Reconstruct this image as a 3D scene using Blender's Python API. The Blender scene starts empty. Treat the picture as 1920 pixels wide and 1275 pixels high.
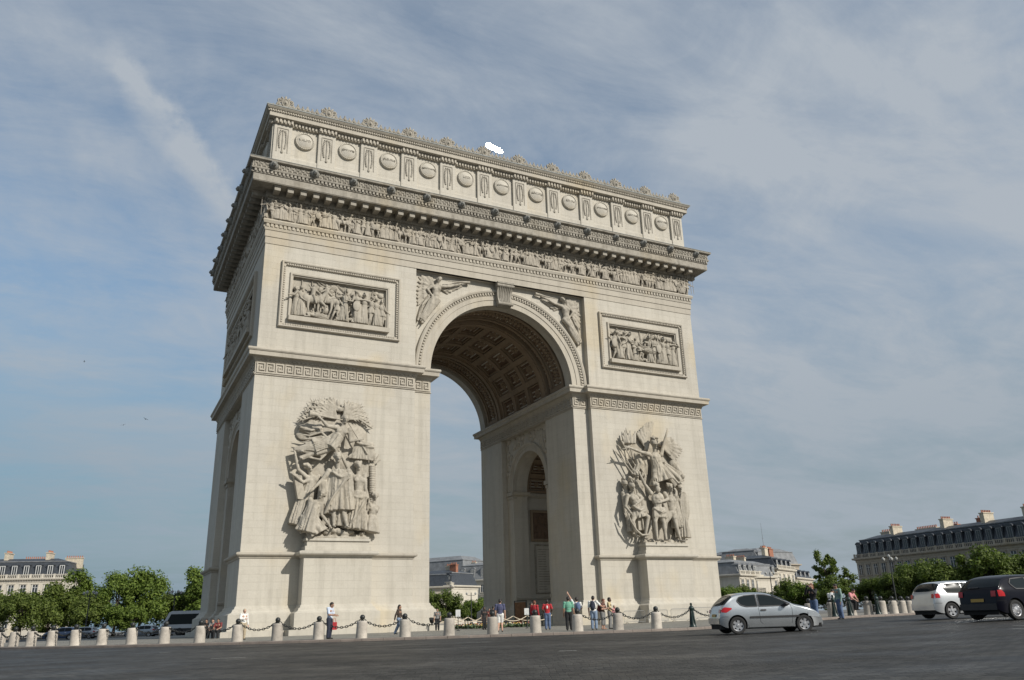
import bpy, bmesh, math, random
from mathutils import Vector, Matrix
import numpy as np
R = math.radians
sc = bpy.context.scene
COL = sc.collection

# ------------------------------------------------------------------ camera
CAM = Vector((-31.473, -74.648, 0.785))
cam = bpy.data.objects.new('camera', bpy.data.cameras.new('camera'))
COL.objects.link(cam)
AX = Vector((0.89589356, -0.44334157, -0.02868759))
AY = Vector((-0.12256356, -0.3087074, 0.94322739))
AZ = AX.cross(AY).normalized()
cam.matrix_world = Matrix(((AX.x, AY.x, AZ.x, CAM.x), (AX.y, AY.y, AZ.y, CAM.y), (AX.z, AY.z, AZ.z, CAM.z), (0, 0, 0, 1)))
cam.data.sensor_width = 36
cam.data.lens = 1494.29 / 1920 * 36
cam.data.clip_end = 8000
sc.camera = cam

# ------------------------------------------------------------------ world and sun
SUN_EL, SUN_AZ = 33.0, 154.0          # azimuth clockwise from +Y
w = bpy.data.worlds.new('World'); sc.world = w; w.use_nodes = True
nt = w.node_tree; nt.nodes.clear()
def N(t, typ, **kw):
    n = t.nodes.new(typ)
    for k, v in kw.items():
        if k.startswith('i_'):
            key = k[2:]
            n.inputs[int(key) if key.isdigit() else key.replace('_', ' ')].default_value = v
        else: setattr(n, k, v)
    return n
def math_(t, op, a, b=None, clamp=False):
    n = t.nodes.new('ShaderNodeMath'); n.operation = op; n.use_clamp = clamp
    for i, v in enumerate((a, b)):
        if v is None: continue
        if hasattr(v, 'is_linked'): t.links.new(v, n.inputs[i])
        else: n.inputs[i].default_value = v
    return n.outputs[0]
def ramp(t, fac, stops, interp='LINEAR'):
    n = t.nodes.new('ShaderNodeValToRGB'); n.color_ramp.interpolation = interp
    e = n.color_ramp.elements
    while len(e) < len(stops): e.new(0.5)
    for s, (p, c) in zip(e, stops):
        s.position = p; s.color = (c, c, c, 1) if isinstance(c, (int, float)) else tuple(c) + (1,)
    t.links.new(fac, n.inputs[0]); return n.outputs[0]
def mixc(t, fac, a, b, mode='MIX'):
    n = t.nodes.new('ShaderNodeMix'); n.data_type = 'RGBA'; n.blend_type = mode
    for sock, v in ((n.inputs[0], fac), (n.inputs[6], a), (n.inputs[7], b)):
        if hasattr(v, 'is_linked'): t.links.new(v, sock)
        elif isinstance(v, (int, float)): sock.default_value = v
        else: sock.default_value = tuple(v) + (1,)
    return n.outputs[2]
sky = N(nt, 'ShaderNodeTexSky', sky_type='NISHITA', sun_disc=False, sun_elevation=R(SUN_EL), sun_rotation=R(SUN_AZ),
        air_density=1.0, dust_density=2.6, ozone_density=1.6, altitude=80)
tc = N(nt, 'ShaderNodeTexCoord')
DIR = tc.outputs['Generated']
sp = N(nt, 'ShaderNodeSeparateXYZ'); nt.links.new(DIR, sp.inputs[0])
den = math_(nt, 'ADD', math_(nt, 'MAXIMUM', sp.outputs[2], 0.0), 0.16)
cx_ = math_(nt, 'DIVIDE', sp.outputs[0], den); cy_ = math_(nt, 'DIVIDE', sp.outputs[1], den)
cv = N(nt, 'ShaderNodeCombineXYZ'); nt.links.new(cx_, cv.inputs[0]); nt.links.new(cy_, cv.inputs[1])
def cloud_noise(rot, scale, nscale, detail, rough, dist=0.0):
    mp = N(nt, 'ShaderNodeMapping'); mp.inputs['Rotation'].default_value = (0, 0, R(rot)); mp.inputs['Scale'].default_value = scale
    nt.links.new(cv.outputs[0], mp.inputs[0])
    n = N(nt, 'ShaderNodeTexNoise'); n.inputs['Scale'].default_value = nscale; n.inputs['Detail'].default_value = detail
    n.inputs['Roughness'].default_value = rough; n.inputs['Distortion'].default_value = dist
    nt.links.new(mp.outputs[0], n.inputs['Vector']); return n.outputs[0]
big = ramp(nt, cloud_noise(-20, (1.0, 1.35, 1), 0.95, 8, 0.60, 0.9), [(0.38, 0.0), (0.60, 1.0)])
fine = ramp(nt, cloud_noise(62, (1.0, 1.6, 1), 2.1, 10, 0.66, 0.8), [(0.40, 0.0), (0.64, 1.0)])
wisp = ramp(nt, cloud_noise(105, (1.0, 2.4, 1), 2.6, 9, 0.66, 0.5), [(0.42, 0.0), (0.68, 1.0)])
# an old, spread-out vapour trail: a band about a great circle of the sky
def dotn(v):
    n = N(nt, 'ShaderNodeVectorMath', operation='DOT_PRODUCT'); nt.links.new(DIR, n.inputs[0]); n.inputs[1].default_value = v; return n.outputs['Value']
side = dotn((0.894, -0.447, 0.0))
east_veil = ramp(nt, math_(nt, 'MULTIPLY', math_(nt, 'ADD', side, 1.0), 0.5), [(0.30, 0.07), (0.74, 0.44)])
cl = math_(nt, 'ADD', math_(nt, 'ADD', math_(nt, 'MULTIPLY', big, 0.46), east_veil), math_(nt, 'ADD', math_(nt, 'MULTIPLY', fine, 0.30), math_(nt, 'MULTIPLY', wisp, 0.24)))
tn = N(nt, 'ShaderNodeTexNoise'); tn.inputs['Scale'].default_value = 13; tn.inputs['Detail'].default_value = 7; tn.inputs['Roughness'].default_value = 0.6
nt.links.new(DIR, tn.inputs['Vector'])
off = math_(nt, 'MULTIPLY', math_(nt, 'SUBTRACT', tn.outputs[0], 0.5), 0.07)
dd = math_(nt, 'ABSOLUTE', math_(nt, 'ADD', dotn((-0.70046, 0.38163, -0.60309)), off))
band = ramp(nt, math_(nt, 'MULTIPLY', dd, 10.0), [(0.02, 1.0), (0.27, 0.0)], 'EASE')
ends = ramp(nt, dotn((0.0204, 0.8554, 0.5176)), [(0.9925, 0.0), (0.9968, 1.0)], 'EASE')
trail = math_(nt, 'MULTIPLY', math_(nt, 'MULTIPLY', band, ends), ramp(nt, tn.outputs[0], [(0.3, 0.25), (0.62, 1.0)]))
cl = math_(nt, 'ADD', cl, math_(nt, 'MULTIPLY', trail, 0.72), clamp=True)
# haze towards the horizon
hz = ramp(nt, sp.outputs[2], [(0.0, 1.0), (0.10, 0.62), (0.38, 0.0)], 'EASE')
skyc = mixc(nt, 1.0, sky.outputs[0], (1.50, 1.60, 1.50), 'MULTIPLY')
skyc = mixc(nt, 1.0, skyc, ramp(nt, sp.outputs[2], [(0.0, 0.55), (0.12, 0.66), (0.40, 1.0)]), 'MULTIPLY')
c1 = mixc(nt, cl, skyc, (4.45, 4.95, 5.55))
hcol = mixc(nt, ramp(nt, math_(nt, 'MULTIPLY', math_(nt, 'ADD', side, 1.0), 0.5), [(0.22, 0.0), (0.42, 1.0)]), (1.45, 2.75, 3.85), (2.95, 3.62, 4.15))
c2 = mixc(nt, math_(nt, 'MULTIPLY', hz, 0.78), c1, hcol)
bg = N(nt, 'ShaderNodeBackground'); bg.inputs[1].default_value = 0.095
nt.links.new(c2, bg.inputs[0])
wo = N(nt, 'ShaderNodeOutputWorld'); nt.links.new(bg.outputs[0], wo.inputs[0])

sun = bpy.data.objects.new('sun', bpy.data.lights.new('sun', 'SUN')); COL.objects.link(sun)
sun.data.energy = 4.35; sun.data.angle = R(0.5); sun.data.color = (1.0, 0.955, 0.88)
SUNDIR = Vector((math.sin(R(SUN_AZ)) * math.cos(R(SUN_EL)), math.cos(R(SUN_AZ)) * math.cos(R(SUN_EL)), math.sin(R(SUN_EL))))
sun.rotation_euler = SUNDIR.to_track_quat('Z', 'Y').to_euler()
sun.location = SUNDIR * 200
vs = sc.view_settings; vs.view_transform = 'Standard'; vs.look = 'None'; vs.exposure = 0.0; vs.gamma = 1.0

# ------------------------------------------------------------------ helpers
class MB:
    """collects shapes; build() links them as ONE mesh object"""
    def __init__(s): s.v = []; s.f = []
    def add(s, vs, fs):
        o = len(s.v); s.v.extend([tuple(p) for p in vs]); s.f.extend([tuple(i + o for i in f) for f in fs]); return s
    def box(s, x0, x1, y0, y1, z0, z1):
        if x0 > x1: x0, x1 = x1, x0
        if y0 > y1: y0, y1 = y1, y0
        return s.add([(x0, y0, z0), (x1, y0, z0), (x1, y1, z0), (x0, y1, z0), (x0, y0, z1), (x1, y0, z1), (x1, y1, z1), (x0, y1, z1)],
                     [(3, 2, 1, 0), (4, 5, 6, 7), (0, 1, 5, 4), (1, 2, 6, 5), (2, 3, 7, 6), (3, 0, 4, 7)])
    def prism(s, poly, fn0, fn1):
        """poly CCW seen from fn1's side; fn0/fn1 map (a,b) to 3-D"""
        n = len(poly)
        return s.add([fn0(*p) for p in poly] + [fn1(*p) for p in poly],
                     [tuple(reversed(range(n))), tuple(range(n, 2 * n))] + [(i, (i + 1) % n, n + (i + 1) % n, n + i) for i in range(n)])
    def lathe(s, prof, c=(0, 0, 0), n=16, M=None, caps=True):
        vs = []; m = len(prof)
        for k in range(n):
            a = 2 * math.pi * k / n
            for r, z in prof: vs.append((c[0] + r * math.cos(a), c[1] + r * math.sin(a), c[2] + z))
        if M is not None: vs = [tuple(M @ Vector(p)) for p in vs]
        fs = []
        for k in range(n):
            k2 = (k + 1) % n
            for j in range(m - 1): fs.append((k * m + j, k2 * m + j, k2 * m + j + 1, k * m + j + 1))
        if caps and prof[0][0] > 1e-6: fs.append(tuple(reversed([k * m for k in range(n)])))
        if caps and prof[-1][0] > 1e-6: fs.append(tuple(k * m + m - 1 for k in range(n)))
        return s.add(vs, fs)
    def tube(s, pts, r, n=8, closed=False, caps=True):
        pts = [Vector(p) for p in pts]; m = len(pts); vs = []; up = None
        for i, p in enumerate(pts):
            a = pts[(i - 1) % m] if (closed or i > 0) else p
            b = pts[(i + 1) % m] if (closed or i < m - 1) else p
            t = (b - a).normalized()
            if up is None: up = Vector((0, 0, 1)) if abs(t.z) < 0.9 else Vector((1, 0, 0))
            u = (up - t * up.dot(t)).normalized(); up = u; w_ = t.cross(u)
            rr = r[i] if isinstance(r, (list, tuple)) else r
            for k in range(n):
                g = 2 * math.pi * k / n; vs.append(p + (u * math.cos(g) + w_ * math.sin(g)) * rr)
        fs = []
        for i in range(m if closed else m - 1):
            j = (i + 1) % m
            for k in range(n):
                k2 = (k + 1) % n; fs.append((i * n + k, i * n + k2, j * n + k2, j * n + k))
        if not closed and caps: fs += [tuple(reversed(range(n))), tuple((m - 1) * n + k for k in range(n))]
        return s.add(vs, fs)
    def cap(s, p0, r0, p1, r1, n=10):
        """tapered capsule"""
        p0 = Vector(p0); p1 = Vector(p1); d = p1 - p0; L = d.length
        if L < 1e-5: d = Vector((0, 0, 1))
        q = d.to_track_quat('Z', 'Y').to_matrix(); prof = []
        for a in (-90, -55, -20): prof.append((r0 * math.cos(R(a)) if a > -90 else 0, r0 * math.sin(R(a))))
        for a in (20, 55, 90): prof.append((r1 * math.cos(R(a)) if a < 90 else 0, L + r1 * math.sin(R(a))))
        return s.lathe(prof, (0, 0, 0), n, Matrix.Translation(p0) @ q.to_4x4())
    def ell(s, c, rx, ry, rz, M=None, n=12, m=7):
        prof = [(math.cos(R(-90 + 180 * j / m)) if 0 < j < m else 0, math.sin(R(-90 + 180 * j / m))) for j in range(m + 1)]
        A = Matrix.Translation(Vector(c)) @ (M.to_4x4() if M is not None else Matrix.Identity(4)) @ Matrix.Diagonal((rx, ry, rz, 1))
        return s.lathe(prof, (0, 0, 0), n, A)
    def sweep(s, path, prof, closed=True):
        """moulding: path of (x,y), outward = right of travel; prof = [(offset,z)] from the bottom up; section closed on the path"""
        P = [Vector(p) for p in path]; n = len(P); m = len(prof); vs = []
        for i in range(n):
            n1 = n2 = None
            if closed or i > 0:
                d = (P[i] - P[i - 1]).normalized(); n1 = Vector((d.y, -d.x))
            if closed or i < n - 1:
                d = (P[(i + 1) % n] - P[i]).normalized(); n2 = Vector((d.y, -d.x))
            if n1 is None: mi = n2
            elif n2 is None: mi = n1
            else: mi = (n1 + n2) / (1 + n1.dot(n2))
            for o, z in prof: vs.append((P[i].x + mi.x * o, P[i].y + mi.y * o, z))
        fs = []
        for i in range(n if closed else n - 1):
            j = (i + 1) % n
            for k in range(m): k2 = (k + 1) % m; fs.append((i * m + k, j * m + k, j * m + k2, i * m + k2))
        if not closed: fs += [tuple(reversed(range(m))), tuple((n - 1) * m + k for k in range(m))]
        return s.add(vs, fs)
    def xf(s, M):
        s.v = [tuple(M @ Vector(p)) for p in s.v]; return s
    def flip(s): s.f = [tuple(reversed(f)) for f in s.f]; return s
    def merge(s, o, M=None):
        vs = o.v if M is None else [tuple(M @ Vector(p)) for p in o.v]
        return s.add(vs, o.f)
    def mesh(s, name, mat=None, smooth=False):
        me = bpy.data.meshes.new(name); me.from_pydata(s.v, [], s.f)
        if mat: me.materials.append(mat)
        if smooth:
            me.polygons.foreach_set('use_smooth', [True] * len(me.polygons))
            if smooth != 'all':
                me.set_sharp_from_angle(angle=R(smooth if smooth is not True else 40))
        me.update(); return me
    def build(s, name, mat, parent=None, smooth=False, loc=None):
        return link(name, s.mesh(name, mat, smooth), parent, loc)
def link(name, me, parent=None, loc=None):
    o = bpy.data.objects.new(name, me); COL.objects.link(o)
    if parent: o.parent = parent
    if loc is not None: o.location = loc
    return o
def empty(name, loc=(0, 0, 0), rz=0.0, parent=None):
    o = bpy.data.objects.new(name, None); COL.objects.link(o); o.location = loc; o.rotation_euler = (0, 0, rz)
    o.empty_display_size = 0.3
    if parent: o.parent = parent
    return o
def tag(o, label, cat=None, group=None):
    o['label'] = label
    if cat: o['category'] = cat
    if group: o['group'] = group
    return o
def struct(o, kind='structure'): o['kind'] = kind; return o
def kids(o): return [c for c in list(o.children)]
def copy_tree(o, parent=None):
    c = o.copy(); COL.objects.link(c)
    if parent: c.parent = parent
    for ch in kids(o): copy_tree(ch, c)
    return c
def evaluated(o):
    dg = bpy.context.evaluated_depsgraph_get(); dg.update()
    return bpy.data.meshes.new_from_object(o.evaluated_get(dg))
def remesh(mb, voxel, mat, name='figure', smooth_it=2, tri=None):
    """fuse overlapping closed shapes into one continuous surface"""
    me = mb.mesh('tmp'); o = bpy.data.objects.new('tmp', me); COL.objects.link(o)
    m = o.modifiers.new('r', 'REMESH'); m.mode = 'VOXEL'; m.voxel_size = voxel
    if smooth_it:
        q = o.modifiers.new('s', 'SMOOTH'); q.factor = 0.5; q.iterations = smooth_it
    if tri:
        q = o.modifiers.new('d', 'DECIMATE'); q.ratio = tri
    out = evaluated(o); bpy.data.objects.remove(o); bpy.data.meshes.remove(me)
    out.name = name; out.materials.clear(); out.materials.append(mat)
    out.polygons.foreach_set('use_smooth', [True] * len(out.polygons)); out.update()
    return out
def boolean(me, cutters, op='DIFFERENCE'):
    o = bpy.data.objects.new('tmp', me); COL.objects.link(o); tmp = []
    for c in cutters:
        cm = c.mesh('c'); co = bpy.data.objects.new('c', cm); COL.objects.link(co); tmp.append((co, cm))
        b = o.modifiers.new('b', 'BOOLEAN'); b.operation = op; b.solver = 'EXACT'; b.object = co
    out = evaluated(o); bpy.data.objects.remove(o)
    for co, cm in tmp: bpy.data.objects.remove(co); bpy.data.meshes.remove(cm)
    return out
def text_mesh(txt, size, depth):
    cu = bpy.data.curves.new('t', 'FONT'); cu.body = txt; cu.size = size; cu.extrude = depth; cu.align_x = 'CENTER'; cu.align_y = 'CENTER'; cu.resolution_u = 2
    o = bpy.data.objects.new('t', cu); COL.objects.link(o); me = evaluated(o)
    vs = [tuple(v.co) for v in me.vertices]; fs = [tuple(p.vertices) for p in me.polygons]
    bpy.data.objects.remove(o); bpy.data.curves.remove(cu); bpy.data.meshes.remove(me)
    return vs, fs
def smoothstep(a, b, t):
    t = max(0.0, min(1.0, (t - a) / (b - a))); return t * t * (3 - 2 * t)
def ray(px, py):
    """world direction seen at a photo pixel (used once, to survey where things stand)"""
    return (-AZ) + AX * ((px - 960) / 1494.29) - AY * ((py - 637.5) / 1494.29)
def spot(px, dist, py=1165):
    v = ray(px, py); v.z = 0; v.normalize(); return (CAM.x + v.x * dist, CAM.y + v.y * dist)
def road_z(x, y):
    r = math.hypot(x, y)
    s = 0.8 * x - 0.5 * (y + 45)
    return 0.02 + 0.30 * smoothstep(-7, 5, s) * (1 - smoothstep(60, 110, r))
def plaza_z(x, y): return road_z(x, y) + 0.12

# ------------------------------------------------------------------ materials
def newmat(name, rough=0.8, col=(0.5, 0.5, 0.5), metal=0.0, spec=None):
    m = bpy.data.materials.new(name); m.use_nodes = True
    b = m.node_tree.nodes['Principled BSDF']
    b.inputs['Base Color'].default_value = tuple(col) + (1,); b.inputs['Roughness'].default_value = rough; b.inputs['Metallic'].default_value = metal
    if spec is not None: b.inputs['Specular IOR Level'].default_value = spec
    return m, m.node_tree, b
def noise(t, scale, detail=5, rough=0.55, vec=None, sc3=None):
    n = t.nodes.new('ShaderNodeTexNoise'); n.inputs['Scale'].default_value = scale; n.inputs['Detail'].default_value = detail; n.inputs['Roughness'].default_value = rough
    if vec is None:
        c = t.nodes.new('ShaderNodeTexCoord'); vec = c.outputs['Object']
    if sc3:
        mp = t.nodes.new('ShaderNodeMapping'); mp.inputs['Scale'].default_value = sc3; t.links.new(vec, mp.inputs[0]); vec = mp.outputs[0]
    t.links.new(vec, n.inputs['Vector']); return n.outputs[0]
def bump(t, b, h, strength=0.3, dist=0.02):
    n = t.nodes.new('ShaderNodeBump'); n.inputs['Strength'].default_value = strength; n.inputs['Distance'].default_value = dist
    t.links.new(h, n.inputs['Height']); t.links.new(n.outputs[0], b.inputs['Normal'])
def simple(name, col, rough=0.7, metal=0.0, var=0.12, scale=6.0, spec=None):
    m, t, b = newmat(name, rough, col, metal, spec)
    if var:
        f = ramp(t, noise(t, scale, 4), [(0.3, 1 - var), (0.7, 1 + var)])
        c = mixc(t, 1.0, col, f, 'MULTIPLY'); t.links.new(c, b.inputs['Base Color'])
    return m
def stone(name, base, blocks=True, dirt=0.35, bw=1.5, bh=0.56, bumpd=0.02, warm=0.5, grime=0.0):
    m, t, b = newmat(name, 0.85)
    c = t.nodes.new('ShaderNodeTexCoord'); o = c.outputs['Object']
    s = t.nodes.new('ShaderNodeSeparateXYZ'); t.links.new(o, s.inputs[0])
    big = noise(t, 0.16, 6, 0.6); mid = noise(t, 1.3, 6, 0.65); fin = noise(t, 9.0, 5, 0.6)
    col = mixc(t, ramp(t, big, [(0.38, 0.0), (0.66, 1.0)]), base, tuple(x * k for x, k in zip(base, (0.90, 0.90, 0.91))))
    ys = ramp(t, noise(t, 0.22, 3, 0.5, sc3=(1, 1, 0.7)), [(0.56, 0.0), (0.70, 1.0)])
    col = mixc(t, math_(t, 'MULTIPLY', ys, warm), col, tuple(x * k for x, k in zip(base, (1.0, 0.89, 0.68))))
    h = mid
    if blocks:
        v = t.nodes.new('ShaderNodeCombineXYZ'); t.links.new(math_(t, 'ADD', s.outputs[0], s.outputs[1]), v.inputs[0]); t.links.new(s.outputs[2], v.inputs[1])
        br = t.nodes.new('ShaderNodeTexBrick'); br.offset = 0.5
        br.inputs['Color1'].default_value = (1, 1, 1, 1); br.inputs['Color2'].default_value = (0.945, 0.94, 0.93, 1); br.inputs['Mortar'].default_value = (0.87, 0.855, 0.83, 1)
        br.inputs['Scale'].default_value = 1.0; br.inputs['Mortar Size'].default_value = 0.012; br.inputs['Mortar Smooth'].default_value = 0.6
        br.inputs['Brick Width'].default_value = bw; br.inputs['Row Height'].default_value = bh; br.inputs['Bias'].default_value = -0.1
        t.links.new(v.outputs[0], br.inputs['Vector'])
        col = mixc(t, 0.85, col, br.outputs[0], 'MULTIPLY')
        h = math_(t, 'ADD', math_(t, 'MULTIPLY', mid, 0.4), math_(t, 'MULTIPLY', br.outputs[1], -0.8))
    st = ramp(t, noise(t, 1.0, 7, 0.65, sc3=(1.6, 1.6, 0.10)), [(0.47, 0.0), (0.74, 1.0)])
    col = mixc(t, math_(t, 'MULTIPLY', st, dirt), col, tuple(x * k for x, k in zip(base, (0.50, 0.49, 0.47))))
    sp_ = ramp(t, mid, [(0.56, 0.0), (0.75, 1.0)])
    col = mixc(t, math_(t, 'MULTIPLY', sp_, dirt * 0.7), col, tuple(x * k for x, k in zip(base, (0.62, 0.60, 0.56))))
    if grime:
        g1 = ramp(t, noise(t, 2.6, 8, 0.72), [(0.44, 0.0), (0.62, 1.0)]); g2 = ramp(t, noise(t, 0.5, 4, 0.6), [(0.3, 0.35), (0.6, 1.0)])
        col = mixc(t, math_(t, 'MULTIPLY', math_(t, 'MULTIPLY', g1, g2), grime), col, tuple(x * k for x, k in zip(base, (0.36, 0.35, 0.33))))
    col = mixc(t, 0.5, col, ramp(t, fin, [(0.25, 0.86), (0.75, 1.1)]), 'MULTIPLY')
    t.links.new(col, b.inputs['Base Color'])
    bump(t, b, math_(t, 'ADD', h, math_(t, 'MULTIPLY', fin, 0.25)), 0.5, bumpd)
    return m
LIME = (0.50, 0.465, 0.395)
M_WALL = stone('limestone_ashlar', LIME, dirt=0.4)
M_TRIM = stone('limestone_moulding', (0.44, 0.40, 0.33), blocks=False, dirt=0.45)
M_CORN = stone('limestone_cornice_weathered', (0.36, 0.33, 0.275), blocks=False, dirt=0.8, grime=0.5)
M_SCUL = stone('limestone_sculpture', (0.43, 0.39, 0.32), blocks=False, dirt=0.75, bumpd=0.04, warm=0.25, grime=0.45)
M_FRZ = stone('limestone_frieze', (0.40, 0.36, 0.295), blocks=False, dirt=0.6, bumpd=0.03, warm=0.3, grime=0.35)
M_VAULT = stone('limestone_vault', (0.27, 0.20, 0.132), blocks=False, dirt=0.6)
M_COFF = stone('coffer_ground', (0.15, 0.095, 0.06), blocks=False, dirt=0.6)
M_LION = stone('blackened_stone', (0.24, 0.235, 0.21), blocks=False, dirt=0.7, warm=0.0)
M_LEAD = stone('lead_flashing', (0.27, 0.28, 0.265), blocks=False, dirt=0.5, warm=0.0)
M_DARK = simple('dark_iron', (0.018, 0.02, 0.019), 0.45, 0.0, 0.2)
M_GLASS_B = simple('window_glass', (0.03, 0.035, 0.04), 0.08, 0.0, 0.3, 2.0)
# ------------------------------------------------------------------ the triumphal arch
HX, HY = 22.4, 11.35           # half length, half depth of the body
ZS, RA = 21.88, 7.31           # spring height and radius of the great vault
SX, REC = 8.95, 0.59           # half width and depth of the recessed strip round the great arch
ZSS, RS, SY = 14.0, 3.72, 5.2  # small (transverse) vault: spring, radius, half width of its recess
Z0 = 0.0
arch = tag(empty('triumphal_arch', (0, 0, 0)), 'huge pale limestone triumphal arch with carved frieze and sculpture groups', 'arch')
def arch_poly(hw, zs, z0, r=None, n=48):
    r = r or hw
    return [(hw, z0)] + [(r * math.cos(math.pi * k / n), zs + r * math.sin(math.pi * k / n)) for k in range(n + 1)] + [(-hw, z0)]
def tunnel_y(hw, zs, y0, y1, z0=-1.0):
    return MB().prism(arch_poly(hw, zs, z0), lambda a, b: (a, y0, b), lambda a, b: (a, y1, b)).flip()
def tunnel_x(hw, zs, x0, x1, z0=-1.0):
    return MB().prism(arch_poly(hw, zs, z0), lambda a, b: (x0, a, b), lambda a, b: (x1, a, b))
F_X = (10.49, 20.94); F_Z = (24.04, 29.98)     # outer frame of the big relief panels
P_X = (11.75, 19.9); P_Z = (25.05, 28.72)      # carved field
SF_Y = (-8.4, 8.4)                             # frame on the short side
body = MB().box(-HX, HX, -HY, HY, -0.4, 38.2).mesh('body')
cut = [tunnel_y(RA, ZS, -20, 20), tunnel_y(RA + 0.45, ZS, -9.55, 9.55, ZS - 0.01)]
for s in (-1, 1):
    cut.append(MB().box(-SX, SX, s * (HY - REC), s * 14, -1, 31.38))
    cut.append(MB().box(s * (HX - REC), s * 25, -SY, SY, -1, 19.85))
    cut.append(MB().box(s * (RA - 1), s * (RA + REC), -SY, SY, -1, 19.85))
    cut.append(tunnel_x(4.35, ZSS, s * 9.6, s * 20.1) if s > 0 else tunnel_x(4.35, ZSS, s * 20.1, s * 9.6))
    for q in (-1,):
        cut.append(MB().box(s * P_X[0], s * P_X[1], q * (HY - 0.3), q * 14, P_Z[0], P_Z[1]))
cut.append(tunnel_x(RS, ZSS, -30, 30))
cut.append(MB().box(-25, -HX + 0.3, -7.2, 7.2, P_Z[0], P_Z[1]))
for c in cut:   # make every cutter's normals consistent
    pass
def fixn(mb):
    me = mb.mesh('c'); bm = bmesh.new(); bm.from_mesh(me); bmesh.ops.recalc_face_normals(bm, faces=bm.faces); bm.to_mesh(me); bm.free()
    o = MB(); o.v = [tuple(v.co) for v in me.vertices]; o.f = [tuple(p.vertices) for p in me.polygons]; bpy.data.meshes.remove(me); return o
body = boolean(body, [fixn(c) for c in cut])
body.materials.clear(); body.materials.append(M_WALL)
link('body', body, arch)
link('attic', MB().box(-HX + .05, HX - .05, -HY + .05, HY - .05, 38.2, 44.45).mesh('attic', M_WALL), arch)

def WM(side, d):
    """frame of a wall face: local x runs along it, local -y points outwards"""
    if side == 'front': return Matrix.Translation((0, -d, 0))
    if side == 'back': return Matrix.Translation((0, d, 0)) @ Matrix.Rotation(math.pi, 4, 'Z')
    if side == 'left': return Matrix.Translation((-d, 0, 0)) @ Matrix.Rotation(-math.pi / 2, 4, 'Z')
    if side == 'right': return Matrix.Translation((d, 0, 0)) @ Matrix.Rotation(math.pi / 2, 4, 'Z')
VERT = Matrix(((1, 0, 0, 0), (0, 0, -1, 0), (0, 1, 0, 0), (0, 0, 0, 1)))
RECT = [(-HX, -HY), (HX, -HY), (HX, HY), (-HX, HY)]
ALLW = [('front', HY, HX), ('left', HX, HY), ('right', HX, HY), ('back', HY, HX)]
def teeth(mb, z0, z1, w0, w1, pitch, frac, walls=ALLW, inset=0.0, ext=None):
    for side, d, half in walls:
        q = MB(); L = half + (w0 if ext is None else ext); n = max(1, round(2 * L / pitch)); p = 2 * L / n
        for k in range(n):
            c = -L + (k + .5) * p
            q.box(c - p * frac / 2, c + p * frac / 2, -w1, -w0 + .02, z0, z1)
        mb.merge(q, WM(side, d))
    return mb
# architrave
m = MB().sweep(RECT, [(-.3, 31.38), (.05, 31.38), (.05, 31.98), (.11, 32.0), (.11, 32.58), (-.3, 32.58)])
m.sweep(RECT, [(-.3, 32.58), (.16, 32.6), (.2, 32.84), (.14, 32.86), (.14, 33.14), (.28, 33.18), (.36, 33.42), (.30, 33.56), (-.3, 33.57)])
teeth(m, 32.87, 33.13, .14, .26, .36, .6)
m.build('architrave', M_TRIM, arch); MB().sweep(RECT, [(-.2, 33.575), (.012, 33.575), (.012, 35.43), (-.2, 35.43)]).build('frieze_ground', M_FRZ, arch)
# bed mould, modillions, corona
m = MB().sweep(RECT, [(-.3, 35.42), (.03, 35.42), (.10, 35.5), (.12, 35.62), (.26, 35.7), (.30, 35.86), (.30, 36.24), (-.3, 36.24)])
teeth(m, 35.62, 35.70, .12, .24, .28, .6)
m.sweep(RECT, [(-.3, 36.24), (1.62, 36.24), (1.62, 36.30), (1.66, 36.30), (1.66, 36.92), (1.74, 36.95), (1.74, 37.02), (-.3, 37.02)])
m.sweep(RECT, [(-.3, 37.02), (1.68, 37.02), (1.68, 37.27), (1.84, 37.29), (1.88, 37.42), (1.84, 37.46), (1.78, 37.47), (1.78, 38.02), (1.9, 38.06), (2.06, 38.10), (2.10, 38.24), (2.02, 38.27), (-.3, 38.62)])
teeth(m, 37.04, 37.26, 1.68, 1.83, .33, .58)
m.build('main_cornice', M_CORN, arch)
MOD = MB().box(-.25, .25, -1.36, -.26, 35.80, 36.24).box(-.29, .29, -1.42, -.26, 36.12, 36.238).mesh('modillion', M_CORN)
for side, d, half, n in (('front', HY, HX + .1, 41), ('left', HX, HY + .1, 21), ('right', HX, HY + .1, 21)):
    for k in range(n):
        o = link('modillion', MOD, arch); o.matrix_local = WM(side, d) @ Matrix.Translation((-half + 2 * half * (k + .5) / n, 0, 0))
# carved palmette band between the lion heads
m = MB()
for side, d, half in ALLW[:3]:
    q = MB(); L = half + 1.7; n = int(2 * L / .43)
    for k in range(n):
        c = -L + (k + .5) * 2 * L / n
        q.box(c - .15, c - .09, -1.86, -1.76, 37.54, 37.96); q.box(c + .09, c + .15, -1.86, -1.76, 37.54, 37.96)
        q.ell((c, -1.79, 37.84), .11, .08, .12, n=8, m=4); q.ell((c + .215, -1.79, 37.64), .07, .07, .1, n=8, m=4)
    m.merge(q, WM(side, d))
m.build('carved_band', M_CORN, arch)
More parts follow.
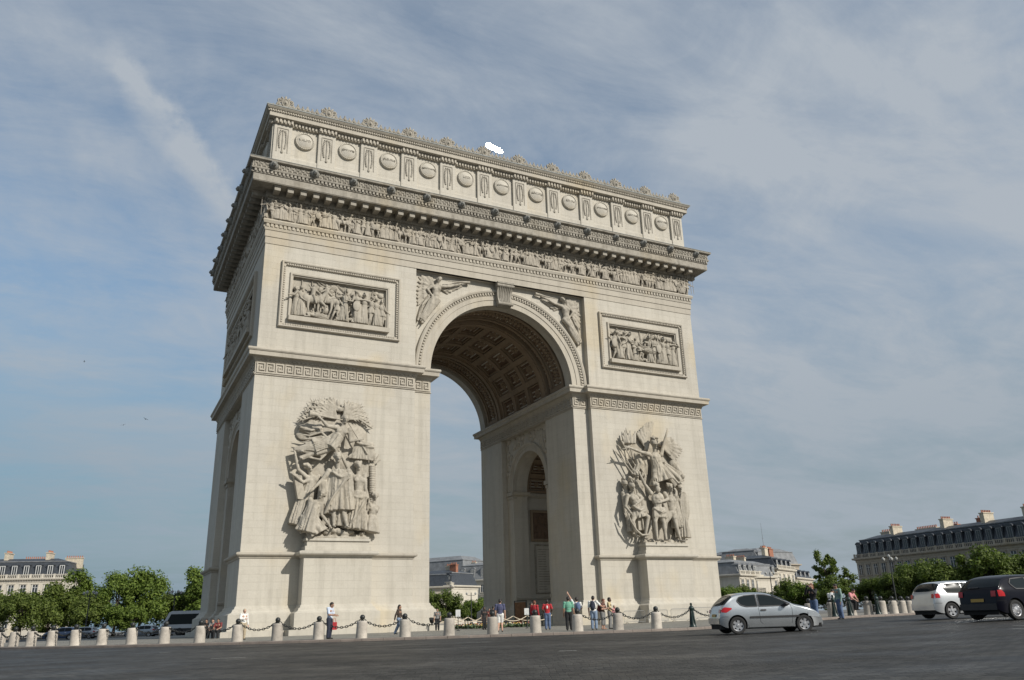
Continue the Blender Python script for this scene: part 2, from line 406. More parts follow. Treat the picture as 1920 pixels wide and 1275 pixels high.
# lion heads
def lion_mesh():
    q = MB().ell((0, -.12, 0), .40, .30, .42, n=14, m=8)
    for k in range(14):
        a = 2 * math.pi * k / 14
        q.cap((.3 * math.cos(a), -.16, .3 * math.sin(a)), .12, (.44 * math.cos(a), -.02, .44 * math.sin(a)), .07, 7)
    q.ell((0, -.42, .02), .2, .2, .24); q.ell((0, -.56, -.08), .13, .14, .11); q.ell((-.09, -.5, -.2), .08, .12, .08); q.ell((.09, -.5, -.2), .08, .12, .08)
    q.ell((-.24, -.32, .28), .09, .08, .1); q.ell((.24, -.32, .28), .09, .08, .1); q.cap((0, -.5, .16), .05, (0, -.62, -.02), .06, 7)
    return remesh(q, .035, M_LION, 'lion_head', 1)
LION = lion_mesh()
for side, d, half, n in (('front', HY, 22.49, 14), ('left', HX, 11.4, 8), ('right', HX, 11.4, 8)):
    for k in range(n):
        c = -half + 2 * half * k / (n - 1)
        o = link('lion_head', LION, arch); o.matrix_local = WM(side, d) @ Matrix.Translation((c, -1.86, 37.78))
        o.scale = (.84 + .05 * math.sin(k * 2.3),) * 3; o.rotation_euler.z += .0
MB().sweep(RECT, [(-.2, 38.625), (2.02, 38.275), (2.09, 38.29), (2.07, 38.33), (-.2, 38.68)]).build('lead_capping', M_LEAD, arch)
# attic: plinth, pilasters, cornice, cresting
A_H = HX - .05
m = MB().sweep([(-A_H, -HY + .05), (A_H, -HY + .05), (A_H, HY - .05), (-A_H, HY - .05)], [(-.2, 38.5), (.16, 38.5), (.16, 39.95), (.08, 40.05), (-.2, 40.05)])
m.build('attic_plinth', M_WALL, arch)
PX = [-21.68 + 43.36 * k / 11 for k in range(12)]
PYS = [-10.6 + 21.2 * k / 5 for k in range(6)]
def pil_mesh():
    q = MB()
    q.box(-.78, .78, -.24, .1, 39.2, 43.12)
    q.box(-.82, .82, -.34, .1, 38.5, 39.2 - .003)
    return q
PIL = pil_mesh().mesh('attic_pilaster', M_WALL)
def panel_mesh():
    q = MB()   # palm wreath and sword in a sunk panel: raised border, two leaf sprays, blade
    q.box(-.50, -.44, -.29, -.22, 40.3, 42.75); q.box(.44, .50, -.29, -.22, 40.3, 42.75); q.box(-.44, .44, -.29, -.22, 42.69, 42.75)
    for s in (-1, 1):
        for k in range(11):
            t = k / 10; z = 40.75 + 1.7 * t; x = s * (.08 + .24 * math.sin(math.pi * min(1, t * .62 + .22)))
            q.ell((x, -.27, z), .085, .07, .12, Matrix.Rotation(s * .5, 3, 'Y'), 8, 4)
    q.box(-.045, .045, -.31, -.22, 40.35, 42.4); q.ell((0, -.28, 40.3), .12, .07, .14, n=8, m=4); q.ell((0, -.28, 42.48), .1, .07, .1, n=8, m=4)
    return q
PAN = panel_mesh().mesh('wreath_panel', M_CORN, True)
def shield_mesh(word=None):
    q = MB().lathe([(1.0, 0), (1.0, .16), (.96, .22), (.86, .24), (.80, .17), (.78, .20), (.5, .30), (0, .36)], n=40)
    for k in range(28):
        a = 2 * math.pi * k / 28; q.ell((.91 * math.cos(a), .91 * math.sin(a), .22), .055, .055, .05, n=6, m=3)
    return q.mesh('shield', M_WALL, 35)
SHI = shield_mesh()
NAMES = ['VALMY', 'JEMMAPES', 'FLEURUS', 'MONTENOTTE', 'LODI', 'CASTIGLIONE', 'ARCOLE', 'RIVOLI', 'PYRAMIDES', 'ABOUKIR', 'ALKMAER']
for side, d, xs in (('front', HY - .05, PX), ('left', HX - .05, PYS), ('right', HX - .05, PYS)):
    for i, x in enumerate(xs):
        M = WM(side, d) @ Matrix.Translation((x, 0, 0))
        o = link('attic_pilaster', PIL, arch); o.matrix_local = M
        p = link('wreath_panel', PAN, o)
        if i < len(xs) - 1:
            xm = (x + xs[i + 1]) / 2
            o = link('shield', SHI, arch); o.matrix_local = WM(side, d) @ Matrix.Translation((xm, 0, 41.95)) @ VERT @ Matrix.Diagonal((.86, .86, 1, 1))
            if side == 'front':
                vs, fs = text_mesh(NAMES[i], .40 if len(NAMES[i]) < 7 else 2.1 / len(NAMES[i]) * 1.15, .03)
                t = MB().add([(a, b, c + .345 - .06 * (a * a + b * b) / .49) for a, b, c in vs], fs)
                t.build('carved_name', M_CORN, o)
m = MB(); ARC = [(-A_H, -HY + .05), (A_H, -HY + .05), (A_H, HY - .05), (-A_H, HY - .05)]
m.sweep(ARC, [(-.3, 43.12), (.20, 43.12), (.20, 43.5), (.40, 43.56), (.66, 43.58), (.66, 43.98), (.72, 44.0), (.72, 44.18), (.84, 44.22), (.95, 44.36), (.95, 44.5), (-.3, 44.56)])
teeth(m, 43.17, 43.46, .2, .36, .30, .55, walls=[('front', HY - .05, A_H), ('left', HX - .05, HY), ('right', HX - .05, HY)])
for side, d, xs in (('front', HY - .05, PX), ('left', HX - .05, PYS)):
    for x in xs:
        q = MB().box(x - .82, x + .82, -.42, -.1, 43.122, 43.5)
        for k in range(5): q.box(x - .74 + .34 * k, x - .74 + .34 * k + .17, -.56, -.4, 43.17, 43.46)
        m.merge(q, WM(side, d))
teeth(m, 44.02, 44.16, .72, .80, .22, .55, walls=[('front', HY - .05, A_H), ('left', HX - .05, HY)])
m.build('attic_cornice', M_TRIM, arch); MB().sweep(ARC, [(-.3, 44.565), (.88, 44.51), (.97, 44.40), (1.0, 44.42), (.99, 44.53), (-.3, 44.60)]).build('lead_capping', M_LEAD, arch)
m = MB().box(-HX + 1.0, HX - 1.0, -HY + 1.0, HY - 1.0, 44.5, 44.75)
m.build('roof_terrace', simple('terrace_lead', (.3, .31, .31), .7), arch)
def crest_mesh(L, n):
    q = MB().box(-L, L, -.14, .14, 44.52, 44.84)
    for k in range(n):
        c = -L + (k + .5) * 2 * L / n; h = .34 if k % 2 else .44
        q.tube([(c + .16 * math.cos(a), 0, 44.88 + h * math.sin(a)) for a in [math.pi * j / 7 for j in range(8)]], .085, 6)
        q.ell((c, 0, 44.9 + h * .5), .10, .13, .2, n=8, m=5)
        q.ell((c + .215, 0, 44.95), .12, .13, .15, n=8, m=5)
        q.cap((c, 0, 44.9 + h), .10, (c, 0, 45.08 + h), .06, 6)
    return q
crest_mesh(HX + .1, 104).xf(WM('front', HY + .25)).build('cresting', M_CORN, arch, True)
crest_mesh(HY - .1, 52).xf(WM('left', HX + .25)).build('cresting', M_CORN, arch, True)
crest_mesh(HY - .1, 52).xf(WM('right', HX + .25)).build('cresting', M_CORN, arch, True)
def acro():
    q = MB().box(-.62, .62, -.2, .2, 44.5, 44.78)
    q.tube([(.30 * math.cos(2 * math.pi * k / 18), -.1, 45.30 + .40 * math.sin(2 * math.pi * k / 18)) for k in range(18)], .10, 7, closed=True)
    q.ell((0, -.06, 45.3), .26, .2, .36); q.ell((0, -.24, 45.26), .09, .1, .14, n=8, m=5)
    for s in (-1, 1):
        for cz, cx_, r_ in ((44.98, .56, .19), (45.52, .50, .17)):
            q.tube([(s * cx_ + r_ * math.cos(2 * math.pi * k / 12), -.04, cz + r_ * math.sin(2 * math.pi * k / 12)) for k in range(12)], .085, 6, closed=True); q.ell((s * cx_, -.04, cz), .1, .13, .1, n=8, m=5)
        q.cap((s * .2, 0, 45.68), .13, (s * .34, 0, 45.9), .09, 7)
    q.cap((0, 0, 45.65), .16, (0, 0, 46.0), .11, 8)
    return q.mesh('acroterion', M_CORN, 60)
ACR = acro()
for side, d, xs in (('front', HY + .22, PX), ('left', HX + .22, PYS[:-1]), ('right', HX + .22, PYS[1:])):
    for x in xs:
        o = link('acroterion', ACR, arch); o.matrix_local = WM(side, d) @ Matrix.Translation((x, 0, 0))
# impost cornice and key band round each half
def half_path(s):
    p = [(-HX, -HY), (-SX, -HY), (-SX, -HY + REC), (-RA, -HY + REC), (-RA, HY - REC), (-SX, HY - REC), (-SX, HY), (-HX, HY)]
    if s > 0: p = [(-x, y) for x, y in reversed(p)]
    return p
IMP = [(-.2, 20.92), (.08, 20.92), (.12, 21.0), (.10, 21.02), (.20, 21.14), (.26, 21.26), (.62, 21.28), (.64, 21.60), (.70, 21.64), (.76, 21.74), (.74, 21.86), (.70, 21.9), (-.2, 21.96)]
for s in (-1, 1):
    m = MB().sweep(half_path(s), IMP)
    q = MB(); n = 38; a0, a1 = (SX, HX) if s > 0 else (-HX, -SX)
    for k in range(n):
        c = a0 + (k + .5) * (a1 - a0) / n; q.box(c - .1, c + .1, -.2, -.08, 21.01, 21.12)
    m.merge(q, WM('front', HY)); m.build('impost_cornice', M_TRIM, arch)
KEYB = {}
for s in (-1, 1):
    m = KEYB[s] = MB()
    m.sweep(half_path(s), [(-.2, 19.80), (.05, 19.80), (.09, 19.84), (.05, 19.90), (.02, 19.91), (.02, 20.86), (.07, 20.88), (.07, 20.92), (-.2, 20.92)])
def key_run(L, n, rev=False):
    q = MB(); p = L / n; t = .13; H0, H1 = 19.95, 20.84; H = H1 - H0
    for k in range(n):
        def b(x0, x1, y0, y1):
            if rev: x0, x1 = 1 - x1, 1 - x0
            q.box(k * p + x0 * p, k * p + x1 * p, -.115, -.015, H0 + y0 * H, H0 + y1 * H)
        b(0, .12, t, 1); b(.125, .86, .87, 1); b(.74, .86, .26, .87); b(.28, .74, .26, .39); b(.28, .40, .39, .70); b(.40, .60, .57, .70); b(0, 1, 0, t - .005)
    return q
runs = [('front', HY, -HX + .1, -SX - .05, 18, 0), ('front', HY, SX + .05, HX - .1, 18, 1), ('front', HY - REC, -SX + .12, -RA - .04, 2, 0), ('front', HY - REC, RA + .04, SX - .12, 2, 1), ('left', HX, -HY + .1, HY - .1, 30, 0)]
for side, d, a, b_, n, rv in runs: KEYB[1 if (side == 'front' and a > 0) else -1].merge(key_run(b_ - a, n, rv).xf(Matrix.Translation((a, 0, 0))), WM(side, d))
KEYB[1].merge(key_run(2 * (HY - REC) - .1, 29).xf(Matrix.Translation((-HY + REC + .05, 0, 0))), Matrix.Translation((RA, 0, 0)) @ Matrix.Rotation(-math.pi / 2, 4, 'Z'))
for s in (-1, 1): KEYB[s].build('key_band', M_TRIM, arch)
# string course, base mouldings
def leg_path(sx, sy, string=False):
    if string: p = [(-HX + REC, -SY), (-HX, -SY), (-HX, -HY), (-SX, -HY), (-SX, -HY + REC)]
    else: p = [(-HX, -HY), (-SX, -HY), (-SX, -HY + REC), (-RA, -HY + REC), (-RA, -SY), (-RA - REC, -SY), (-RA - REC, -RS), (-HX + REC, -RS), (-HX + REC, -SY), (-HX, -SY)]
    if sx > 0: p = [(-x, y) for x, y in reversed(p)]
    if sy > 0: p = [(x, -y) for x, y in reversed(p)]
    return p
for sx in (-1, 1):
    for sy in (-1, 1):
        m = MB(); b2 = MB(); st = MB()
        m.sweep(leg_path(sx, sy, True), [(-.15, 5.62), (.06, 5.64), (.10, 5.76), (.24, 5.82), (.30, 5.90), (.30, 6.02), (.2, 6.06), (-.15, 6.12)], closed=False)
        b2.sweep(leg_path(sx, sy), [(-.1, -.3), (.58, -.3), (.58, 1.66), (.50, 1.72), (.34, 1.80), (.26, 1.92), (.24, 2.0), (.12, 2.06), (.08, 2.2), (.03, 2.26), (-.1, 2.28)])
        st.sweep(leg_path(sx, sy), [(-.1, -.3), (1.05, -.3), (1.05, .52), (-.1, .55)])
        m.build('string_course', M_TRIM, arch); b2.build('base_moulding', M_WALL, arch); st.build('base_step', M_WALL, arch)
# archivolts
def arc_sweep(prof, zs, n=64, a0=0, a1=180):
    q = MB(); m_ = len(prof)
    for k in range(n + 1):
        a = R(a0 + (a1 - a0) * k / n)
        for r, w_ in prof: q.v.append((r * math.cos(a), -w_, zs + r * math.sin(a)))
    for k in range(n):
        for j in range(m_):
            j2 = (j + 1) % m_; q.f.append((k * m_ + j, k * m_ + j2, (k + 1) * m_ + j2, (k + 1) * m_ + j))
    q.f += [tuple(range(m_)), tuple(reversed([n * m_ + j for j in range(m_)]))]
    return q
def big_archivolt():
    q = arc_sweep([(RA - .003, -.4), (RA - .003, .06), (7.82, .06), (7.84, .12), (8.24, .12), (8.27, .18), (8.32, .15), (8.52, .15), (8.56, .30), (8.72, .36), (8.86, .30), (8.88, -.1)], ZS, 72)
    for k in range(92):
        a = R(1 + 178 * (k + .5) / 92)
        t = MB().box(-.075, .075, -.26, -.13, 8.34, 8.52).xf(Matrix.Translation((0, 0, ZS)) @ Matrix.Rotation(math.pi / 2 - a, 4, 'Y'))
        q.merge(t)
    return q
big_archivolt().xf(WM('front', HY - REC)).build('archivolt', M_TRIM, arch, 30)
big_archivolt().xf(WM('back', HY - REC)).build('archivolt', M_TRIM, arch, 30)
def small_archivolt():
    q = arc_sweep([(RS - .003, -.4), (RS - .003, .06), (4.1, .06), (4.12, .11), (4.34, .11), (4.38, .2), (4.6, .24), (4.66, -.1)], ZSS, 40)
    for s in (-1, 1):
        q.merge(MB().box(s * (RS - .16), s * SY, -.2, .5, 13.55, 13.95)); q.merge(MB().box(s * (RS - .05), s * SY, -.08, .4, 13.2, 13.5))
    for k in range(11):   # carved foliage filling the spandrels
        pass
    rnd = random.Random(4)
    for k in range(170):
        x = rnd.uniform(-SY + .2, SY - .2); z = rnd.uniform(14.6, 19.6)
        if math.hypot(x, z - ZSS) < 4.85: continue
        q.ell((x, 0, z), rnd.uniform(.16, .34), rnd.uniform(.12, .22), rnd.uniform(.2, .5), Matrix.Rotation(rnd.uniform(-1, 1), 3, 'Y'), 8, 5)
    return q
SA = small_archivolt().mesh('small_archivolt', M_TRIM, 30)
for M in (WM('left', HX - REC), Matrix.Translation((RA + REC, 0, 0)) @ Matrix.Rotation(-math.pi / 2, 4, 'Z'), Matrix.Translation((-RA - REC, 0, 0)) @ Matrix.Rotation(math.pi / 2, 4, 'Z'), WM('right', HX - REC)):
    o = link('small_archivolt', SA, arch); o.matrix_local = M
# keystone console
def keystone():
    pr = [(.0, 29.0), (.55, 28.98), (.72, 29.08), (.76, 29.3), (.62, 29.55), (.55, 29.9), (.60, 30.4), (.78, 30.75), (.92, 30.95), (.9, 31.15), (.98, 31.2), (.98, 31.36), (0, 31.36)]
    wd = lambda z: .66 + .20 * (z - 29.0) / 2.36
    q = MB(); n = len(pr)
    q.v = [(-wd(z), -a, z) for a, z in pr] + [(wd(z), -a, z) for a, z in pr]
    q.f = [tuple(range(n)), tuple(reversed(range(n, 2 * n)))] + [(i, n + i, n + (i + 1) % n, (i + 1) % n) for i in range(n)]
    for k in range(7):
        u = -1 + 2 * (k + .5) / 7
        q.tube([(u * wd(z) * .8, -a - .02, z) for a, z in pr[3:9]], .05, 5)
    q.tube([(-.78, -.72, 29.2), (.78, -.72, 29.2)], .16, 10); q.tube([(-.9, -.86, 31.0), (.9, -.86, 31.0)], .15, 10)
    return q
keystone().xf(WM('front', HY - REC)).build('keystone', M_CORN, arch, 35)
# coffers of the great vault
def arc_block(q, r0, r1, a0, a1, y0, y1, n=6):
    vs = []
    for k in range(n + 1):
        a = R(a0 + (a1 - a0) * k / n)
        for r, y in ((r0, y0), (r1, y0), (r1, y1), (r0, y1)): vs.append((r * math.cos(a), y, ZS + r * math.sin(a)))
    fs = [(0, 3, 2, 1), (n * 4, n * 4 + 1, n * 4 + 2, n * 4 + 3)]
    for k in range(n):
        for j in range(4): j2 = (j + 1) % 4; fs.append((k * 4 + j, k * 4 + j2, k * 4 + 4 + j2, k * 4 + 4 + j))
    q.add(vs, fs)
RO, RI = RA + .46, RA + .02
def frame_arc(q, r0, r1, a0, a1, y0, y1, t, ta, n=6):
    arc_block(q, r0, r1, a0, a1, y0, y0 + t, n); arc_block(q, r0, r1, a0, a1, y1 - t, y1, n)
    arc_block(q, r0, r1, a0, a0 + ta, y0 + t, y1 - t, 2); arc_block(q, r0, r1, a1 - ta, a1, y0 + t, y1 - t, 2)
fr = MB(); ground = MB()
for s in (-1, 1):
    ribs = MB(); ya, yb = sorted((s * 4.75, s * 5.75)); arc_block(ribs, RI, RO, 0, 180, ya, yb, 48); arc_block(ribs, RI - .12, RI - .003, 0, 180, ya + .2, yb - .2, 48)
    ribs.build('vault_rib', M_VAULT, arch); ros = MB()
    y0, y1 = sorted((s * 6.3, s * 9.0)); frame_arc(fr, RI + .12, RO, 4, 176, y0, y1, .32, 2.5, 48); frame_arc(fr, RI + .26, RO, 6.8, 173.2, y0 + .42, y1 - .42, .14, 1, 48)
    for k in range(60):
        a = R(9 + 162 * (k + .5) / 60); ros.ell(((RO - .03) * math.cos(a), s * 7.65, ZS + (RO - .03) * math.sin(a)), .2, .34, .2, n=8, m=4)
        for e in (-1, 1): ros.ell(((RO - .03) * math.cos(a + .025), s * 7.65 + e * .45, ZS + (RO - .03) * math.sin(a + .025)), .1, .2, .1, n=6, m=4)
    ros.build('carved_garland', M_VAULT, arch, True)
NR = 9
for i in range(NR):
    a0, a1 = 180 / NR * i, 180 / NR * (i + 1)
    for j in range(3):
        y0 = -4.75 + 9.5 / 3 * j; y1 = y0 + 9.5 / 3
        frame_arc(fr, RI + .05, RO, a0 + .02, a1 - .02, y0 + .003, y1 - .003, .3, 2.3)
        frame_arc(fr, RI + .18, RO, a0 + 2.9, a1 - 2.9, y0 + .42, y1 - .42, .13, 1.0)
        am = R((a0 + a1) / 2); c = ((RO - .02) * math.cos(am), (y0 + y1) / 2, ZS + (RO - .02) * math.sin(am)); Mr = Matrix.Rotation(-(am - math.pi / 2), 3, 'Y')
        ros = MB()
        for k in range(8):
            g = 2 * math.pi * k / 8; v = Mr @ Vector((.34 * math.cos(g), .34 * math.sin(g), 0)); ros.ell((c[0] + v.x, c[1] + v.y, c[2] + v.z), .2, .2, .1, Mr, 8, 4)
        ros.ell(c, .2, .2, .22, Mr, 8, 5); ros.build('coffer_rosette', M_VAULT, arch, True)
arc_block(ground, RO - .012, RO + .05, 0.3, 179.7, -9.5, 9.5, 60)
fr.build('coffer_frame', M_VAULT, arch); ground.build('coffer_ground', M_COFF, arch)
# things inside the passage of the right-hand pier: relief, lists of names
def frame_rect(x0, x1, z0, z1, prof):
    return MB().sweep([(x0, z0), (x1, z0), (x1, z1), (x0, z1)], [(o, h) for o, h in prof]).xf(VERT)
M_IN = WM('front', -4.35)
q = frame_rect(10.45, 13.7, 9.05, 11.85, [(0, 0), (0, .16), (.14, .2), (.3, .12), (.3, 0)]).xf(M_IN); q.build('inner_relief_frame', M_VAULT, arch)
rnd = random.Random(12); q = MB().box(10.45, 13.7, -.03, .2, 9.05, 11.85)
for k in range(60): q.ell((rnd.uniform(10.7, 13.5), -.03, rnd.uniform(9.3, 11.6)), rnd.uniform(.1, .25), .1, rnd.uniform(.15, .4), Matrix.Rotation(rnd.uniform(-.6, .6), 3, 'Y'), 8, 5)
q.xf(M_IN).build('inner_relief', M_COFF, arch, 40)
q = frame_rect(10.75, 18.6, 3.5, 8.3, [(0, 0), (0, .08), (.12, .1), (.2, 0)])
for c in range(4):
    for r_ in range(17):
        x = 11.0 + c * 1.95; q.box(x, x + rnd.uniform(.9, 1.5), -.012, .05, 7.9 - r_ * .26, 7.98 - r_ * .26)
q.xf(M_IN).build('inscription_panel', M_CORN, arch)
for s in (-1, 1):
    for e in (-1, 1):
        P = [(s * 7.85, e * RS), (s * 9.6, e * RS), (s * 9.6, e * 4.35), (s * 20.1, e * 4.35), (s * 20.1, e * RS), (s * 21.85, e * RS)]
        if s * e < 0: P.reverse()
        if e * s > 0: pass
        MB().sweep(P, [(-.1, 13.42), (.06, 13.44), (.1, 13.56), (.24, 13.62), (.27, 13.8), (.27, 13.94), (-.1, 13.96)], closed=False).build('passage_impost', M_TRIM, arch)
        MB().sweep(P, [(-.1, 2.7), (.1, 2.72), (.14, 2.9), (.05, 3.0), (-.1, 3.02)], closed=False).build('passage_dado', M_TRIM, arch)
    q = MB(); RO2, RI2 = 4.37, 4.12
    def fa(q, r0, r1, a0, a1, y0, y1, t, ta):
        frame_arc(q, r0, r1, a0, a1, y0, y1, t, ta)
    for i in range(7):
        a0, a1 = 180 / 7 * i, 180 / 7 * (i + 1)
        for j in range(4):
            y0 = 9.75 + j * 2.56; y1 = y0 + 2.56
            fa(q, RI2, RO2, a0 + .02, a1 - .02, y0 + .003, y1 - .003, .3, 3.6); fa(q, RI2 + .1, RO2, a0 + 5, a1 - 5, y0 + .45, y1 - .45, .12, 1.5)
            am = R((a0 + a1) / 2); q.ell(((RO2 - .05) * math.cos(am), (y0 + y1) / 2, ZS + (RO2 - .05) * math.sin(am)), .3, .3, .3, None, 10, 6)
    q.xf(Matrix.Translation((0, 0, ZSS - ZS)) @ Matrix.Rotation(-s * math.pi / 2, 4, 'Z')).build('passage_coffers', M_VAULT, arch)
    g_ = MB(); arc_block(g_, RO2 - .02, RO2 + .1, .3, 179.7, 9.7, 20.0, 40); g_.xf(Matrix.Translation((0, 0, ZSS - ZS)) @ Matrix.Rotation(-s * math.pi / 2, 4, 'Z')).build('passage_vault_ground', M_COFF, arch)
# ---- framed relief panels
def panel_frame(x0, x1, z0, z1, ix0, ix1, iz0, iz1):
    q = frame_rect(x0, x1, z0, z1, [(0, -.05), (0, .20), (-.06, .27), (-.16, .24), (-.20, .12), (-.34, .12), (-.38, .05), (-.38, -.05)])
    for a, b_, ax in ((x0 + .4, x1 - .4, 0), (z0 + .4, z1 - .4, 1)):
        n = int((b_ - a) / .2)
        for k in range(n):
            c = a + (k + .5) * (b_ - a) / n
            for e in ((z0 + .27, z1 - .27) if ax == 0 else (x0 + .27, x1 - .27)):
                if ax == 0: q.box(c - .06, c + .06, -.19, -.1, e - .07, e + .07)
                else: q.box(e - .07, e + .07, -.19, -.1, c - .06, c + .06)
    q.merge(frame_rect(ix0, ix1, iz0, iz1, [(.30, -.05), (.30, .08), (.24, .16), (.12, .14), (.08, .05), (0, .02), (0, -.1)]))
    q.box(ix0 - .25, ix1 + .25, -.42, .25, iz0 - .38, iz0 + .02)
    return q
RELIEFS = []
for side, d, x0, x1, ix0, ix1 in (('front', HY, -F_X[1], -F_X[0], -P_X[1], -P_X[0]), ('front', HY, F_X[0], F_X[1], P_X[0], P_X[1]), ('left', HX, SF_Y[0], SF_Y[1], -7.2, 7.2)):
    g = empty('relief_panel', (0, 0, 0), 0, arch)
    panel_frame(x0, x1, F_Z[0], F_Z[1], ix0, ix1, P_Z[0], P_Z[1]).xf(WM(side, d)).build('panel_frame', M_TRIM, g)
    RELIEFS.append((g, side, d, ix0, ix1))
# ---- pedestals of the sculpture groups
def pedestal(cx):
    q = MB()
    q.box(cx - 2.62, cx + 2.62, -HY - 1.45, -HY + .1, -.3, 5.72)
    P = [(cx - 2.62, -HY + .1), (cx - 2.62, -HY - 1.45), (cx + 2.62, -HY - 1.45), (cx + 2.62, -HY + .1)]
    q.sweep(P, [(-.1, 5.62), (.06, 5.64), (.12, 5.74), (.36, 5.80), (.42, 5.9), (.42, 6.04), (.2, 6.1), (-.1, 6.12)], closed=False)
    q.sweep(P, [(-.1, -.3), (.58, -.3), (.58, 1.66), (.50, 1.72), (.34, 1.80), (.26, 1.92), (.24, 2.0), (.12, 2.06), (.08, 2.2), (.03, 2.26), (-.1, 2.28)], closed=False)
    q.sweep(P, [(-.1, -.3), (1.0, -.3), (1.0, .523), (-.1, .553)], closed=False)
    q.box(cx - 2.55, cx + 2.55, -HY - 1.35, -HY + .1, 6.0, 6.45)
    q.box(cx - 2.4, cx + 2.4, -HY - 1.22, -HY + .1, 6.45, 6.85)
    q.box(cx - 2.5, cx + 2.5, -HY - 1.34, -HY + .1, 6.85, 7.05)
    return q
for cx in (-15.4, 15.6): pedestal(cx).build('sculpture_pedestal', M_WALL, arch)
# ------------------------------------------------------------------ carved figures
def fig_prims(J, s, q=None, nude=True, hair=0.0, helmet=False, hands=True, thin=1.0, dirn=None):
    """a human body as overlapping tapered shapes; J = joints, s = standing height"""
    q = q or MB(); V = {k: Vector(v) for k, v in J.items()}
    hd, nk, sl, sr, hip = V['head'], V['neck'], V['sl'], V['sr'], V['hip']
    ax = (sr - sl); sw = ax.length; ax.normalize()
    mid = (sl + sr) / 2; spine = (nk - hip).normalized(); fw = ax.cross(spine)
    if dirn is None: dirn = -1 if fw.y > 0 else 1
    fw = fw.normalized() * dirn
    B = Matrix((ax, fw, spine)).transposed()
    ch = mid.lerp(hip, .30); wa = mid.lerp(hip, .66)
    q.ell(ch, max(.095 * s, sw * .44) * thin, .068 * s, .125 * s, B)
    q.ell(wa, .078 * s * thin, .058 * s, .105 * s, B)
    q.ell(hip, .092 * s * thin, .068 * s, .075 * s, B)
    for e in (-1, 1): q.ell(ch + ax * e * .045 * s + fw * .045 * s + spine * .02 * s, .048 * s, .03 * s, .042 * s, B)
    q.cap(nk - spine * .03 * s, .038 * s, hd, .034 * s)
    up = (hd - nk).normalized(); HB = Matrix((ax, up.cross(ax).normalized() * -1, up)).transposed()
    q.ell(hd + up * .012 * s, .047 * s, .058 * s, .068 * s, HB)
    hf = fw - up * fw.dot(up); hf.normalize()
    q.cap(hd + hf * .052 * s + up * .012 * s, .008 * s, hd + hf * .066 * s - up * .012 * s, .012 * s, 6)   # nose
    q.ell(hd + hf * .05 * s + up * .022 * s, .035 * s, .012 * s, .009 * s, HB)     # brow
    q.ell(hd + hf * .045 * s - up * .05 * s, .022 * s, .018 * s, .015 * s, HB)     # chin
    q.ell(hd + hf * .053 * s - up * .028 * s, .018 * s, .010 * s, .008 * s, HB)    # mouth
    for e in (-1, 1): q.ell(hd + ax * e * .047 * s, .008 * s, .014 * s, .02 * s, HB, 6, 4)
    if hair:
        q.ell(hd + up * .028 * s - hf * .015 * s, .056 * s, .062 * s, .06 * s, HB)
        rnd = random.Random(int(abs(hd.x * 1000)))
        for k in range(12):
            a = rnd.uniform(0, 6.28); q.ell(hd + up * rnd.uniform(.0, .07) * s + ax * .05 * s * math.cos(a) - hf * abs(.05 * s * math.sin(a)), .02 * s * hair, .02 * s * hair, .022 * s * hair)
    if helmet:
        q.ell(hd + up * .035 * s, .062 * s, .072 * s, .06 * s, HB); q.ell(hd + up * .02 * s, .066 * s, .084 * s, .012 * s, HB)
        q.tube([hd + up * .09 * s + hf * .05 * s, hd + up * .125 * s, hd + up * .11 * s - hf * .06 * s, hd + up * .03 * s - hf * .095 * s], [.012 * s, .02 * s, .02 * s, .012 * s], 7)
    for sh, e, h in (('sl', 'el', 'hl'), ('sr', 'er', 'hr')):
        a, b, c = V[sh], V[e], V[h]
        q.ell(a, .045 * s, .043 * s, .045 * s); q.cap(a, .040 * s, a.lerp(b, .45), .040 * s); q.cap(a.lerp(b, .45), .040 * s, b, .027 * s); q.cap(b, .030 * s, b.lerp(c, .3), .030 * s); q.cap(b.lerp(c, .3), .030 * s, c, .019 * s)
        d = (c - b).normalized()
        if hands:
            side = d.cross(fw)
            side = side.normalized() if side.length > .1 else ax
            pl = d.cross(side).normalized()
            q.ell(c + d * .032 * s, .022 * s, .012 * s, .03 * s, Matrix((side, pl, d)).transposed(), 8, 5)
            for k, (o_, ln) in enumerate(((-.015, .036), (-.005, .042), (.005, .04), (.015, .031))):
                p0 = c + d * .052 * s + side * o_ * s; p1 = p0 + d * ln * .55 * s + pl * .006 * s; p2 = p1 + d * ln * .5 * s + pl * .014 * s
                q.cap(p0, .0056 * s, p1, .0053 * s, 6); q.cap(p1, .0053 * s, p2, .0045 * s, 6)
            p0 = c + d * .018 * s + side * .018 * s; p1 = p0 + (side * .8 + d * .6).normalized() * .022 * s; p2 = p1 + (d + side * .2).normalized() * .02 * s
            q.cap(p0, .0075 * s, p1, .006 * s, 6); q.cap(p1, .006 * s, p2, .005 * s, 6)
        else: q.ell(c + d * .035 * s, .022 * s, .022 * s, .04 * s, d.to_track_quat('Z', 'Y').to_matrix(), 8, 5)
    for e, kk, f in ((-1, 'kl', 'fl'), (1, 'kr', 'fr')):
        a = hip + ax * e * .05 * s - spine * .02 * s; b, c = V[kk], V[f]
        q.cap(a, .066 * s, a.lerp(b, .4), .062 * s); q.cap(a.lerp(b, .4), .062 * s, b, .038 * s); q.cap(b, .040 * s, b.lerp(c, .3) - fw * .008 * s, .042 * s); q.cap(b.lerp(c, .3) - fw * .008 * s, .042 * s, c, .022 * s)
        if 'toe' in J: tv = Vector(J['toe'])
        else: tv = fw
        t = tv - Vector((0, 0, tv.z)); t = t.normalized() if t.length > .1 else Vector((0, -1, 0))
        q.ell(c - Vector((0, 0, .014 * s)), .022 * s, .026 * s, .022 * s, None, 8, 5); q.cap(c - Vector((0, 0, .018 * s)), .019 * s, c + t * .085 * s - Vector((0, 0, .026 * s)), .013 * s, 8)
    return q
